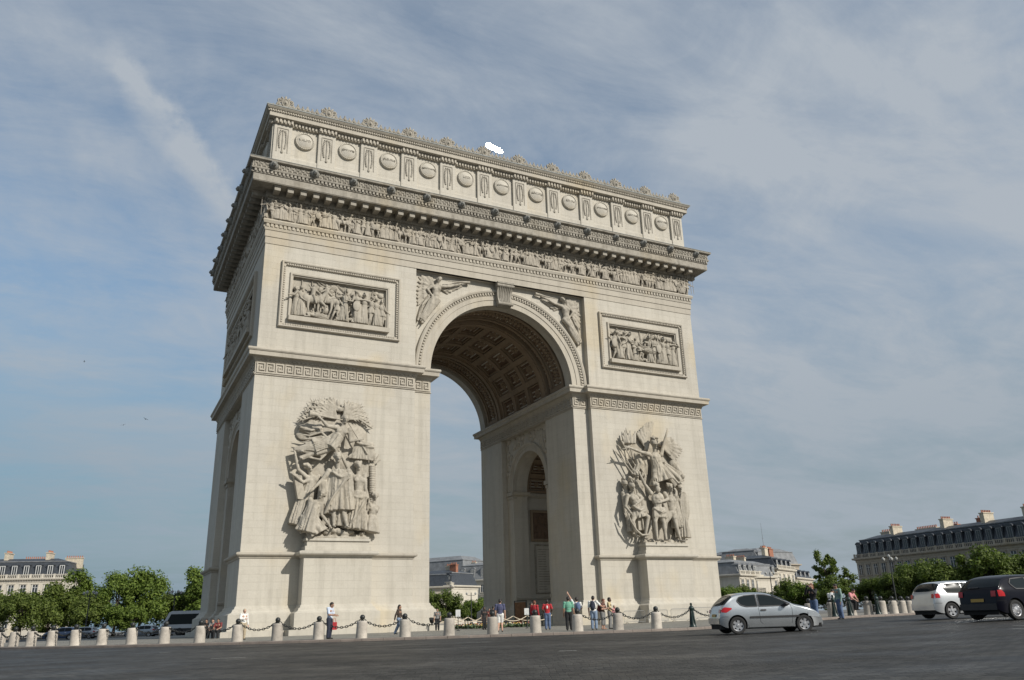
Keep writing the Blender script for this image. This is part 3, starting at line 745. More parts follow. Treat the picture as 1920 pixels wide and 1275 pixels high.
def drape(q, a, ra, b, rb, folds=9, amp=.16, seed=0, n=72, m=14, ax=Vector((1, 0, 0)), sag=0.0):
    """cloth hung from ring a to ring b: radii (across, deep); pleats deepen towards b"""
    a, b = Vector(a), Vector(b); d = (b - a); dn = d.normalized()
    u = (ax - dn * ax.dot(dn)).normalized(); v = dn.cross(u); rnd = random.Random(seed)
    ph = rnd.uniform(0, 6); ph2 = rnd.uniform(0, 6); vs = []
    for i in range(m + 1):
        t = i / m; c = a.lerp(b, t) + Vector((0, 0, -sag * math.sin(math.pi * t)))
        r0 = ra[0] + (rb[0] - ra[0]) * t; r1 = ra[1] + (rb[1] - ra[1]) * t; am = amp * (.25 + .75 * t)
        for k in range(n):
            g0 = 2 * math.pi * k / n; g = g0 + .34 * math.sin(2 * g0 + ph) + .2 * math.sin(3 * g0 + ph2 + t)
            w1 = math.sin(folds * g / 1 + ph + 1.6 * math.sin(1.7 * t + ph2)); w2 = math.sin((folds + 5) * g + ph2 + t * 2.2); f = 1 + am * (2.3 * abs(w1) ** .75 - 1.35) + am * .75 * w2
            vs.append(c + u * (r0 * f * math.cos(g0)) + v * (r1 * f * math.sin(g0)))
    fs = [tuple(range(n))[::-1], tuple(m * n + k for k in range(n))]
    for i in range(m):
        for k in range(n): k2 = (k + 1) % n; fs.append((i * n + k, i * n + k2, (i + 1) * n + k2, (i + 1) * n + k))
    q.add(vs, [tuple(reversed(f)) for f in fs] if True else fs); return q
def ribbon(q, pts, wdir, th=.07, waves=3, amp=.12):
    """a swag of cloth: ridges running along pts, spread across wdir"""
    pts = [Vector(p) for p in pts]; wd = Vector(wdir); n = 7
    for k in range(n):
        u = -1 + 2 * k / (n - 1); r = th * (1.25 if k % 2 else .8)
        P = [p + wd * (u * (0.35 + .65 * i / (len(pts) - 1))) + Vector((0, -amp * ((k % 2) * 2 - 1) * .5 + amp * math.sin(i * 1.7 + k), amp * .5 * math.sin(i * 1.3 + k * 2))) for i, p in enumerate(pts)]
        for a, b in zip(P, P[1:]): q.cap(a, r * 1.15, b, r * 1.15, 7)
    return q
def wing(q, base, tips, n=11, r=.13, layers=2):
    """feathers fanned from base to an arc of tips"""
    base = Vector(base); T = [Vector(t) for t in tips]
    for l in range(layers):
        f = 1 - .38 * l
        for k in range(n):
            t = k / (n - 1) * (len(T) - 1); i = min(int(t), len(T) - 2); tip = T[i].lerp(T[i + 1], t - i)
            tip = base.lerp(tip, f) + Vector((0, -.10 * l - .06 * (k % 2), 0)); st = base.lerp(tip, .12)
            d = (tip - st); L = d.length; dn = d.normalized(); sd = dn.cross(Vector((0, 1, 0))).normalized(); nr = sd.cross(dn)
            q.ell(st + d * .55, r * (1.25 - .2 * l), .075, L * .5, Matrix((sd, nr, dn)).transposed(), 8, 7)
    q.cap(base, r * 1.5, base.lerp(T[0], .6), r * 1.1); return q
TR_L = {'N':dict(head=(-0.39, 1.6, 13.23),neck=(-0.32, 1.45, 12.59),sl=(-1.01, 1.35, 12.15),sr=(0.52, 1.35, 12.23),el=(-1.51, 1.5, 11.44),hl=(-2.1, 1.8, 10.82),er=(0.68, 1.6, 11.33),hr=(0.04, 1.9, 11.86),hip=(-0.13, 1.3, 10.45),kl=(-0.48, 1.5, 9.1),fl=(-0.47, 1.55, 8.02),kr=(0.26, 1.5, 9.12),fr=(0.5, 1.9, 7.98)),
'V':dict(head=(1.4, 1.3, 12.74),neck=(1.42, 1.2, 12.31),sl=(0.92, 1.2, 11.96),sr=(1.95, 1.1, 11.92),el=(0.45, 1.4, 12.64),hl=(-0.15, 1.6, 13.64),er=(2.05, 1.3, 10.93),hr=(2.31, 1.5, 10.02),hip=(1.57, 1.1, 10.44),kl=(1.05, 1.4, 9.05),fl=(0.96, 1.4, 7.91),kr=(1.68, 1.3, 9.08),fr=(1.55, 1.3, 7.82)),
'K':dict(head=(2.95, 0.95, 10.45),neck=(2.9, 0.8, 9.99),sl=(2.51, 0.85, 9.78),sr=(3.23, 0.7, 9.6),el=(2.22, 1.0, 9.14),hl=(2.3, 1.2, 8.56),er=(2.99, 0.8, 8.85),hr=(2.56, 1.1, 8.47),hip=(2.74, 0.7, 8.47),kl=(2.03, 1.2, 7.9),fl=(2.88, 0.5, 7.72),kr=(2.84, 1.0, 7.94),fr=(3.06, 0.5, 7.72)),
'H':dict(head=(-2.55, 1.25, 12.47),neck=(-2.3, 1.1, 12.04),sl=(-2.61, 1.2, 11.68),sr=(-1.71, 1.0, 11.81),el=(-3.36, 1.4, 12.26),hl=(-3.7, 1.5, 13.49),er=(-2.98, 1.6, 11.27),hr=(-3.7, 1.9, 11.74),hip=(-2.26, 0.9, 10.53),kl=(-3.02, 1.2, 9.49),fl=(-3.29, 1.0, 8.44),kr=(-2.43, 1.0, 9.32),fr=(-2.78, 0.9, 8.36)),
'J':dict(head=(-1.63, 1.9, 10.32),neck=(-1.77, 1.75, 9.95),sl=(-2.42, 1.5, 9.91),sr=(-1.64, 1.8, 9.57),el=(-2.49, 1.8, 9.11),hl=(-1.97, 2.0, 8.57),er=(-1.55, 1.9, 8.75),hr=(-1.01, 2.0, 8.06),hip=(-2.59, 1.4, 8.53),kl=(-2.41, 1.8, 7.63),fl=(-2.96, 1.2, 7.53),kr=(-1.5, 1.8, 7.71),fr=(-2.46, 1.1, 7.55)),
'F':dict(head=(0.12, 1.35, 16.39),neck=(0.06, 1.2, 15.95),sl=(-0.5, 1.3, 15.72),sr=(0.54, 1.2, 15.56),el=(-1.33, 1.6, 15.71),hl=(-1.91, 1.7, 16.26),er=(0.6, 1.4, 14.65),hr=(1.24, 1.5, 14.81),hip=(-0.66, 1.2, 14.46),kl=(-1.83, 1.1, 14.09),fl=(-3.15, 0.9, 13.7),kr=(-1.89, 1.0, 13.7),fr=(-3.15, 0.8, 13.16))}
TR_R = {'G':dict(head=(-0.56, 1.5, 16.35),neck=(-0.48, 1.35, 15.86),sl=(-1.21, 1.4, 15.4),sr=(0.34, 1.2, 15.48),el=(-2.4, 1.7, 15.54),hl=(-3.63, 1.9, 15.82),er=(0.74, 1.2, 16.46),hr=(1.28, 1.2, 17.75),hip=(-0.33, 1.3, 14.11),kl=(-0.98, 1.7, 13.11),fl=(-1.24, 1.2, 12.54),kr=(0.97, 1.4, 13.43),fr=(2.07, 1.2, 12.82)),
'W':dict(head=(-0.82, 1.8, 12.33),neck=(-0.68, 1.6, 11.87),sl=(-1.47, 1.6, 11.68),sr=(0.18, 1.55, 11.67),el=(-2.23, 1.8, 12.5),hl=(-2.66, 1.9, 13.35),er=(0.37, 1.8, 11.14),hr=(-0.43, 2.0, 10.88),hip=(-0.75, 1.4, 9.93),kl=(-1.32, 1.75, 9.0),fl=(-1.12, 1.5, 7.44),kr=(-0.21, 1.5, 8.94),fr=(-0.07, 1.4, 7.5)),
'Y':dict(head=(0.99, 1.5, 12.34),neck=(1.08, 1.35, 11.88),sl=(0.37, 1.5, 11.45),sr=(1.71, 1.25, 11.54),el=(0.06, 1.6, 10.45),hl=(-0.26, 1.9, 11.1),er=(1.88, 1.2, 10.8),hr=(1.05, 1.5, 9.97),hip=(1.04, 1.2, 9.89),kl=(0.12, 1.5, 9.01),fl=(-0.07, 1.4, 7.5),kr=(1.33, 1.4, 8.99),fr=(1.73, 1.4, 7.46)),
'A':dict(head=(-3.34, 1.5, 12.2),neck=(-3.25, 1.3, 11.71),sl=(-3.8, 1.3, 11.4),sr=(-2.63, 1.3, 11.48),el=(-4.2, 1.5, 10.37),hl=(-3.9, 1.8, 9.91),er=(-2.19, 1.5, 11.2),hr=(-3.0, 1.8, 10.66),hip=(-2.73, 1.1, 10.14),kl=(-3.51, 1.5, 9.03),fl=(-3.1, 1.3, 7.79),kr=(-1.83, 1.7, 9.46),fr=(-2.28, 1.5, 7.59)),
'B':dict(head=(-3.76, 0.8, 12.47),neck=(-3.65, 0.7, 12.02),sl=(-3.93, 0.6, 11.67),sr=(-3.22, 0.7, 11.69),el=(-3.96, 0.7, 10.61),hl=(-3.95, 0.8, 9.91),er=(-3.32, 0.7, 10.63),hr=(-3.32, 0.8, 9.92),hip=(-3.38, 0.5, 10.08),kl=(-3.34, 0.7, 9.01),fl=(-3.12, 0.6, 8.0),kr=(-3.09, 0.7, 9.02),fr=(-2.85, 0.6, 7.89)),
'O':dict(head=(-2.54, 1.1, 13.49),neck=(-2.44, 1.0, 13.03),sl=(-3.11, 0.9, 12.84),sr=(-1.68, 1.0, 12.77),el=(-3.36, 1.2, 13.13),hl=(-3.02, 1.4, 12.88),er=(-1.54, 1.2, 13.34),hr=(-1.98, 1.3, 14.02),hip=(-2.12, 0.7, 11.26),kl=(-2.48, 0.8, 9.83),fl=(-2.45, 0.7, 8.01),kr=(-1.9, 0.8, 9.85),fr=(-1.95, 0.7, 8.02)),
'S':dict(head=(2.5, 0.9, 12.37),neck=(2.56, 0.8, 11.9),sl=(2.02, 0.9, 11.57),sr=(3.1, 0.7, 11.64),el=(1.91, 1.0, 10.65),hl=(2.24, 1.2, 10.28),er=(2.98, 0.8, 10.71),hr=(2.52, 1.0, 10.07),hip=(2.51, 0.7, 9.99),kl=(2.15, 0.9, 8.89),fl=(2.29, 0.9, 7.61),kr=(2.6, 0.8, 8.91),fr=(2.59, 0.8, 7.62))}
LX=dict(trum0=(-0.09, 1.5, 16.32),trum1=(-2.84, 1.6, 16.62),wlb=(-0.37, 0.7, 16.6),wl0=(-1.04, 0.6, 17.97),wl1=(-2.35, 0.6, 17.75),wl2=(-3.18, 0.5, 16.29),wrb=(0.15, 0.7, 16.6),wr0=(0.32, 0.6, 17.87),wr1=(1.52, 0.6, 17.74),wr2=(2.42, 0.5, 16.21),eagle=(-0.63, 0.5, 17.99),tab=(-0.19, 0.6, 17.41),st0=(0.47, 1.5, 16.19),st1=(2.09, 1.6, 13.73),f0=(1.15, 1.45, 14.62),f1=(2.58, 1.2, 14.53),f2=(2.58, 1.2, 13.48),f3=(0.87, 1.0, 12.9),tr0=(2.87, 0.5, 8.1),tr1=(2.72, 0.5, 12.98),tb0=(-3.79, 1.9, 11.83),tb1=(-3.17, 1.7, 10.06),cl0=(-0.75, 1.2, 14.77),cl1=(-3.43, 0.8, 14.6),cl2=(-3.34, 0.7, 13.39),sh=(-3.34, 0.6, 15.28),mound=(0.11, 1.2, 7.97))
RX=dict(wlb=(-0.96, 0.8, 16.04),wl0=(0.29, 0.6, 18.95),wl1=(-0.64, 0.6, 18.68),wl2=(-1.83, 0.6, 17.65),wrb=(0.77, 0.9, 16.6),wr0=(2.27, 0.7, 17.49),wr1=(3.6, 0.6, 16.27),wr2=(2.4, 0.8, 15.0),s0=(-4.33, 0.9, 15.34),s1=(-2.97, 1.2, 13.51),s2=(-4.04, 0.8, 15.98),s3=(-2.49, 1.1, 13.31),s4=(-3.64, 0.8, 16.43),s5=(-2.22, 1.0, 13.82),s6=(-3.03, 0.7, 17.66),s7=(-2.69, 1.0, 15.0),sw0=(-3.65, 1.9, 15.84),sw1=(-4.59, 1.9, 15.6),sh=(2.43, 1.2, 10.64),hor=(2.02, 1.0, 14.66),hor2=(3.11, 0.8, 13.64),cl=(-2.95, 0.8, 16.84),q0=(-3.91, 0.8, 13.47),q1=(-3.58, 0.9, 12.35))
DEP = .68
def wl(p, cx): return (cx + p[0], -HY - p[1] * DEP, p[2])
def place(J, cx): return {k: wl(v, cx) for k, v in J.items()}
SV = .046
def sculpture_left(cx):
    g = empty('sculpture_group', (0, 0, 0), 0, arch)
    X = {k: Vector(wl(v, cx)) for k, v in LX.items()}; fx = Vector((1, 0, 0)); S = 5.3
    P = lambda x, y, z: Vector((cx + x, -HY - y * DEP, z))
    def fin(q, name): link(name, remesh(q, SV, M_SCUL, name, 1), g)
    # standing ruler in a toga
    J = place(TR_L['N'], cx); q = fig_prims(J, 5.6, hair=1.0)
    drape(q, P(-.25, 1.35, 12.3), (.62, .46), P(-.1, 1.4, 9.15), (.82, .56), 11, .20, 3); drape(q, P(-.75, 1.15, 12.1), (.4, .3), P(-1.05, 1.0, 8.9), (.5, .4), 8, .24, 5); drape(q, P(-1.5, 1.5, 11.4), (.28, .2), P(-1.35, 1.2, 9.6), (.38, .25), 6, .25, 6)
    drape(q, P(.55, 1.5, 12.1), (.3, .3), P(.75, 1.4, 9.2), (.42, .4), 5, .22, 8); ribbon(q, [P(-.8, 1.85, 12.0), P(-.2, 2.0, 11.6), P(.5, 1.9, 11.8)], (.06, 0, .2), .07); ribbon(q, [P(.45, 1.9, 11.9), P(-.1, 2.05, 11.0), P(-.7, 1.95, 10.0), P(-1.0, 1.8, 9.0)], (.30, 0, .12), .07); drape(q, P(.0, .9, 11.0), (.8, .35), P(-.1, .85, 8.0), (1.0, .4), 9, .24, 77)
    q.xf(Matrix.Translation((0, -0.28, 0))); fin(q, 'crowned_figure')
    J = place(TR_L['V'], cx); q = fig_prims(J, 5.1, hair=1.1)
    drape(q, P(1.55, 1.05, 10.7), (.62, .46), P(1.3, 1.25, 7.75), (.85, .62), 10, .2, 11); ribbon(q, [P(1.0, 1.5, 10.3), P(1.6, 1.6, 10.1), P(2.2, 1.4, 10.4)], (0, 0, .2), .08); ribbon(q, [P(2.0, 1.6, 10.2), P(1.6, 1.85, 9.4), P(1.1, 1.9, 8.5), P(.9, 1.8, 7.9)], (.28, 0, .1), .07)
    q.xf(Matrix.Translation((0, -0.12, 0))); fin(q, 'victory_figure')
    q = fig_prims(place(TR_L['K'], cx), 4.4, hair=1.2); drape(q, P(2.75, .7, 8.9), (.45, .4), P(2.6, .8, 7.6), (.75, .5), 6, .18, 14); fin(q, 'kneeling_captive')
    q = fig_prims(place(TR_L['H'], cx), 5.0, hair=1.1)
    drape(q, P(-2.2, .95, 11.4), (.5, .42), P(-2.5, .9, 10.2), (.65, .5), 8, .14, 16); drape(q, P(-2.5, .9, 10.5), (.65, .5), P(-3.1, .9, 8.0), (.8, .5), 8, .2, 17); q.xf(Matrix.Translation((.08, .22, 0))); fin(q, 'writing_figure')
    q = fig_prims(place(TR_L['J'], cx), 4.9, hair=1.2)
    drape(q, P(-2.05, 1.55, 9.75), (.48, .42), P(-2.6, 1.45, 7.45), (.72, .6), 11, .22, 21); drape(q, P(-2.4, 1.5, 8.5), (.5, .5), P(-1.75, 1.6, 7.35), (.75, .5), 9, .2, 23); q.xf(Matrix.Translation((.12, -.12, 0))); fin(q, 'kneeling_figure')
    J = place(TR_L['F'], cx); q = fig_prims(J, 5.2, hair=1.1)
    drape(q, P(-.3, 1.25, 15.1), (.5, .42), P(-1.1, 1.15, 14.15), (.75, .5), 9, .16, 31, ax=Vector((.6, 0, .8))); drape(q, P(-.9, 1.1, 14.4), (.55, .42), P(-2.2, .95, 13.95), (.6, .36), 9, .26, 33, ax=Vector((.3, 0, 1))); drape(q, P(-2.0, .95, 14.0), (.55, .34), P(-3.75, .75, 13.85), (.12, .05), 9, .3, 34, ax=Vector((.1, 0, 1)))
    for k, (zz, e) in enumerate(((14.95, .2), (14.7, .1), (14.4, .1), (14.1, -.0), (13.8, -.1), (13.5, -.2), (13.25, -.3))):
        q.tube([P(-.8, 1.15, 14.5 - .08 * k), P(-1.7, 1.0, zz + e + .12), P(-2.6, .85, zz), P(-3.45, .75, zz - .1 + e)], [.10, .11, .09, .03], 7)
    q.xf(Matrix.Translation((0, -0.3, 0))); fin(q, 'flying_figure')
    q = MB(); d = X['trum1'] - X['trum0']
    q.tube([X['trum0'], X['trum0'] + d * .6, X['trum0'] + d * .85, X['trum1']], [.06, .1, .17, .32], 10); q.xf(Matrix.Translation((0, -.3, 0))); fin(q, 'trumpet')
    for b_, tips in (('wlb', ('wl0', 'wl1', 'wl2')), ('wrb', ('wr0', 'wr1', 'wr2'))):
        q = MB(); rnd = random.Random(5); T = [X[t] for t in tips]; B0 = X[b_]
        for k in range(9):
            t = k / 8 * 2; i = min(int(t), 1); tip = T[i].lerp(T[i + 1], t - i) * 1.0; mid = B0.lerp(tip, .6) + Vector((0, -.12, .35)); q.tube([B0, mid, tip + Vector((0, 0, -.1))], [.12, .09, .04], 6)
            for j in range(7):
                f = .35 + .65 * j / 6; c = B0.lerp(mid, f / .6) if f < .6 else mid.lerp(tip, (f - .6) / .4); d = (tip - B0).normalized(); sd = Vector((-d.z, 0, d.x))
                for e in (-1, 1): q.cap(c, .085, c + (d * .42 + sd * e * .2) * rnd.uniform(.8, 1.0) + Vector((0, rnd.uniform(-.12, .05), 0)), .025, 6)
        link('palm_fronds', remesh(q, .042, M_SCUL, 'palm_fronds', 1), g)
    q = MB().tube([X['st0'], X['st1']], .06, 8); q.ell(X['eagle'], .22, .2, .42); q.ell(X['eagle'] + Vector((.28, -.1, -.1)), .2, .2, .36); q.cap(X['eagle'] - Vector((0, 0, .3)), .2, X['tab'], .25)
    q.box(X['tab'].x - .45, X['tab'].x + .45, X['tab'].y - .15, X['tab'].y + .3, X['tab'].z - .16, X['tab'].z + .16)
    drape(q, X['f0'].lerp(X['f1'], .5), (.75, .12), X['f2'].lerp(X['f3'], .45) + Vector((0, 0, .1)), (.95, .2), 11, .28, 41); ribbon(q, [X['f0'], X['f0'].lerp(X['f1'], .5) - Vector((0, .1, .15)), X['f1']], (0, 0, .18), .08)
    fin(q, 'standard')
    q = MB(); q.tube([X['tr0'], X['tr0'].lerp(X['tr1'], .5), X['tr1']], [.28, .25, .22], 10)
    for k in range(26): q.lathe([(.26, 0), (.31, .1), (.26, .13)], tuple(X['tr0'].lerp(X['tr1'], k / 26)), 10)
    for k in range(9): q.cap(X['tr1'], .1, X['tr1'] + Vector((.7 * math.cos(k * .7), -.1, .5 + .5 * math.sin(k * .9))), .06)
    fin(q, 'palm_trunk')
    q = MB(); t0, t1 = X['tb0'], X['tb1']
    q.prism([(0, 0), (.62, -.05), (.98, -1.9), (.42, -1.85)], lambda a, b: (t0.x + a + .12, t0.y + .72, t0.z + b), lambda a, b: (t0.x + a + .16, t0.y + .38, t0.z + b)).flip()
    link('tablet', q.mesh('tablet', M_SCUL), g)
    q = MB(); rnd = random.Random(7)
    for k in range(60): q.ell(P(rnd.uniform(-2.2, 2.2), rnd.uniform(.2, 1.0), 7.22 + rnd.uniform(-.05, .3) * (1 - abs(k % 9 - 4) / 9)), rnd.uniform(.2, .45), .3, rnd.uniform(.14, .26), Matrix.Rotation(rnd.uniform(-.5, .5), 3, 'Y'), 7, 4)
    q.box(cx - 2.4, cx + 2.4, -HY - 1.28, -HY, 7.0, 7.2)
    for k in range(26): q.ell(P(rnd.uniform(-1.1, 1.2), rnd.uniform(.6, 1.5), 7.4 + rnd.uniform(-.15, .3)), rnd.uniform(.25, .45), .25, rnd.uniform(.18, .3), Matrix.Rotation(rnd.uniform(-.5, .5), 3, 'Y'), 7, 4)
    q.ell(P(0, .0, 11.5), 2.9, .45, 5.2); q.ell(P(-.3, 0, 15.2), 2.7, .4, 2.2); q.ell(X['sh'] + Vector((.5, .3, -.1)), .7, .2, .5); ribbon(q, [X['sh'] + Vector((.1, 0, .3)), X['sh'] + Vector((.9, -.1, .1)), X['sh'] + Vector((1.7, -.2, .35))], (0, 0, .4), .08)
    drape(q, P(-1.2, .4, 15.9), (1.3, .25), P(-1.6, .5, 15.0), (1.5, .3), 12, .25, 55); drape(q, P(.9, .4, 13.6), (1.4, .3), P(.9, .4, 12.0), (1.4, .3), 12, .25, 56)
    fin(q, 'carved_ground')
def sculpture_right(cx):
    g = empty('sculpture_group', (0, 0, 0), 0, arch)
    X = {k: Vector(wl(v, cx)) for k, v in RX.items()}; P = lambda x, y, z: Vector((cx + x, -HY - y * DEP, z))
    def fin(q, name): link(name, remesh(q, SV, M_SCUL, name, 1), g)
    q = fig_prims(place(TR_R['G'], cx), 5.3, helmet=True)
    drape(q, P(-.4, 1.3, 15.2), (.55, .42), P(-.35, 1.3, 14.2), (.5, .42), 10, .1, 2); drape(q, P(-.35, 1.3, 14.5), (.55, .46), P(.1, 1.35, 12.9), (1.15, .55), 11, .24, 3); drape(q, P(.3, 1.2, 14.4), (.5, .4), P(2.1, 1.0, 13.1), (.8, .4), 9, .26, 4, ax=Vector((.4, 0, -.9)))
    q.ell(P(-.45, 1.5, 17.05), .5, .25, .1); q.tube([P(-.75, 1.4, 16.85), P(-.5, 1.4, 17.2), P(-.2, 1.4, 17.0)], .13, 7)
    q.xf(Matrix.Translation((0, -0.3, 0))); fin(q, 'winged_warrior_figure')
    q = fig_prims(place(TR_R['W'], cx), 5.3, hair=1.4); q.ell(P(-.85, 2.1, 12.0), .26, .2, .34)
    for k in range(7): q.cap(P(-1.3 + .18 * k, 1.78, 10.3), .1, P(-1.38 + .2 * k, 1.85, 9.5), .13, 7)
    ribbon(q, [P(-1.35, 1.7, 10.2), P(-.75, 1.95, 9.85), P(-.1, 1.7, 10.15)], (0, 0, .18), .08); drape(q, P(.1, 1.1, 11.7), (.3, .3), P(.3, .9, 9.4), (.5, .35), 6, .22, 8); q.xf(Matrix.Translation((0, -0.28, 0))); fin(q, 'bearded_warrior')
    q = fig_prims(place(TR_R['Y'], cx), 5.2, hair=1.3); drape(q, P(1.7, 1.0, 11.5), (.3, .3), P(1.9, .8, 8.6), (.6, .35), 7, .24, 9); q.xf(Matrix.Translation((0, -0.12, 0))); fin(q, 'youth_figure')
    q = fig_prims(place(TR_R['A'], cx), 5.1, helmet=True); ribbon(q, [P(-3.4, 1.5, 10.4), P(-2.8, 1.75, 10.0), P(-2.2, 1.6, 10.2)], (0, 0, .25), .08); drape(q, P(-2.75, 1.2, 10.2), (.5, .42), P(-2.55, 1.3, 9.4), (.6, .5), 9, .2, 10); fin(q, 'archer_figure')
    q = MB().tube([P(-4.25, 1.85, 9.9), P(-3.9, 1.9, 9.0), P(-3.3, 1.8, 8.2), P(-2.7, 1.7, 7.8), P(-2.0, 1.75, 7.85), P(-1.6, 1.75, 8.6), P(-1.55, 1.75, 9.2)], [.06, .09, .1, .11, .1, .09, .05], 8); fin(q, 'bow')
    q = fig_prims(place(TR_R['B'], cx), 5.2, helmet=True); drape(q, P(-3.3, .5, 11.6), (.5, .3), P(-3.1, .5, 8.2), (.6, .35), 8, .2, 13); fin(q, 'rear_soldier')
    q = fig_prims(place(TR_R['O'], cx), 5.3, hair=1.3); drape(q, P(-2.4, .8, 12.9), (.7, .4), P(-2.1, .7, 8.3), (.9, .4), 9, .2, 15); fin(q, 'old_warrior')
    q = fig_prims(place(TR_R['S'], cx), 5.2, helmet=True); drape(q, P(2.6, .7, 11.4), (.55, .4), P(2.5, .8, 7.7), (.7, .45), 8, .22, 16); fin(q, 'helmeted_soldier')
    q = MB().ell(X['sh'] + Vector((.35, 0, 0)), .52, .2, 1.45, Matrix.Rotation(.12, 3, 'Y'), 18, 8); q.tube([X['sh'] + Vector((.35 + .5 * math.cos(a), -.06, 1.38 * math.sin(a))) for a in [2 * math.pi * k / 24 for k in range(24)]], .07, 6, closed=True); fin(q, 'round_shield')
    q = wing(MB(), X['wlb'], [X['wl0'], X['wl1'], X['wl2']], 12, .16); fin(q, 'wing')
    q = wing(MB(), X['wrb'], [X['wr0'], X['wr1'], X['wr2']], 12, .17); fin(q, 'wing')
    q = MB()
    for a, b in (('s0', 's1'), ('s2', 's3'), ('s4', 's5'), ('s6', 's7')):
        q.tube([X[a], X[b]], .07, 7); q.cap(X[a], .12, X[a] + (X[a] - X[b]).normalized() * .45, .02, 7)
    q.cap(X['q0'], .03, X['q1'], .14)
    for k in range(9): q.cap(X['cl'] + Vector((-.5 + .13 * k, -.1 * (k % 3), -.3)), .16, X['cl'] + Vector((-.75 + .2 * k, -.05, .35 + .25 * (k % 3))), .08)
    ribbon(q, [P(-2.3, 1.1, 15.4), P(-2.0, 1.2, 14.5), P(-2.4, 1.0, 13.6)], (.55, 0, .1), .1); ribbon(q, [P(-1.5, 1.0, 15.2), P(-1.4, 1.1, 14.4), P(-1.6, 1.0, 13.5)], (.45, 0, .1), .1)
    fin(q, 'spears_and_banners')
    q = MB().tube([X['sw0'], X['sw1']], [.09, .03], 7); q.tube([X['sw0'] + Vector((0, 0, -.25)), X['sw0'] + Vector((0, 0, .25))], .06, 6); q.xf(Matrix.Translation((0, -.3, 0))); fin(q, 'sword')
    q = MB(); rnd = random.Random(9)
    q.box(cx - 2.45, cx + 2.4, -HY - 1.28, -HY, 7.0, 7.18)
    for k in range(46): q.ell(P(rnd.uniform(-2.2, 2.1), rnd.uniform(.2, 1.05), 7.2 + rnd.uniform(-.05, .2)), rnd.uniform(.2, .4), .25, rnd.uniform(.12, .22), Matrix.Rotation(rnd.uniform(-.5, .5), 3, 'Y'), 7, 4)
    q.ell(P(-.3, 0, 11.2), 2.8, .45, 4.8); q.ell(P(-.3, 0, 15), 2.5, .4, 2.4); q.ell(X['hor'], .5, .35, .5); q.cap(X['hor'], .42, X['hor2'], .24); q.ell(X['hor2'], .3, .25, .3)
    drape(q, P(2.2, .6, 14.9), (.7, .3), P(2.7, .5, 13.0), (.6, .3), 8, .26, 60)
    fin(q, 'carved_ground')
sculpture_left(-15.4); sculpture_right(15.6)

# ---- small relief figures: a stock of poses, standing 1 m high on z=0 against the wall plane y=0
def rel_pose(rnd, kind):
    L = lambda a, b: rnd.uniform(a, b)
    tw = L(-.04, .04); hx = L(-.03, .03); ln = L(-.05, .05)
    J = dict(hip=(hx, -.10, .53), neck=(hx + ln, -.11, .83), head=(hx + ln * 1.3 + L(-.02, .02), -.125, .91))
    n = Vector(J['neck']); J['sl'] = (n.x - .105, -.11 + tw, n.z - .03); J['sr'] = (n.x + .105, -.11 - tw, n.z - .03)
    for s, k in ((-1, 'l'), (1, 'r')):
        sh = Vector(J['s' + k]); a = rnd.choice([-80, -75, -60, -30, 10, 50]) if kind != 'calm' else rnd.choice([-85, -80, -70, -55]); a = R(a + L(-10, 10))
        e = sh + Vector((s * .17 * math.cos(a), -L(.0, .05), .17 * math.sin(a))); a2 = a + R(L(-20, 90)); f = e + Vector((s * .15 * math.cos(a2) * rnd.choice([1, 1, -.6]), -L(.0, .05), .15 * math.sin(a2)))
        J['e' + k] = tuple(e); J['h' + k] = tuple(f)
        kx = hx + s * .06 + L(-.05, .05) * (2 if kind == 'stride' else 1); fx_ = kx + s * L(-.02, .05) + (L(-.08, .08) if kind == 'stride' else 0)
        J['k' + k] = (kx, -.12 - L(0, .04), .285); J['f' + k] = (fx_, -.10, .035)
    return J
def rel_mesh(i, voxel):
    rnd = random.Random(100 + i); kind = ['calm', 'stride', 'robe', 'stride', 'robe'][i % 5]
    J = rel_pose(rnd, kind); q = fig_prims(J, 1.0, hair=.9 if i % 3 else 0, helmet=(i % 3 == 0), hands=False, dirn=-1 if True else 1)
    if kind in ('robe', 'calm'):
        h = J['hip']; drape(q, (h[0], -.09, .62), (.095, .07), (h[0] + rnd.uniform(-.04, .04), -.09, .03), (.16, .10), 8, .2, i)
    else: drape(q, (J['hip'][0], -.1, .6), (.09, .07), (J['hip'][0], -.1, .42), (.13, .09), 9, .16, i)
    if i % 4 == 1: q.tube([(J['hr'][0], J['hr'][1] - .02, .1), (J['hr'][0] + rnd.uniform(-.1, .1), J['hr'][1], 1.02)], .014, 6)
    if i % 4 == 2: drape(q, (J['neck'][0], -.07, .84), (.11, .05), (J['hip'][0] + rnd.uniform(-.1, .1), -.05, .3), (.18, .05), 7, .25, i + 50)
    if i % 6 == 3: q.ell((J['hl'][0], -.2, .55), .12, .03, .17)
    return remesh(q, voxel, M_SCUL, 'relief_figure', 1)
RELM = [rel_mesh(i, .0155) for i in range(15)]
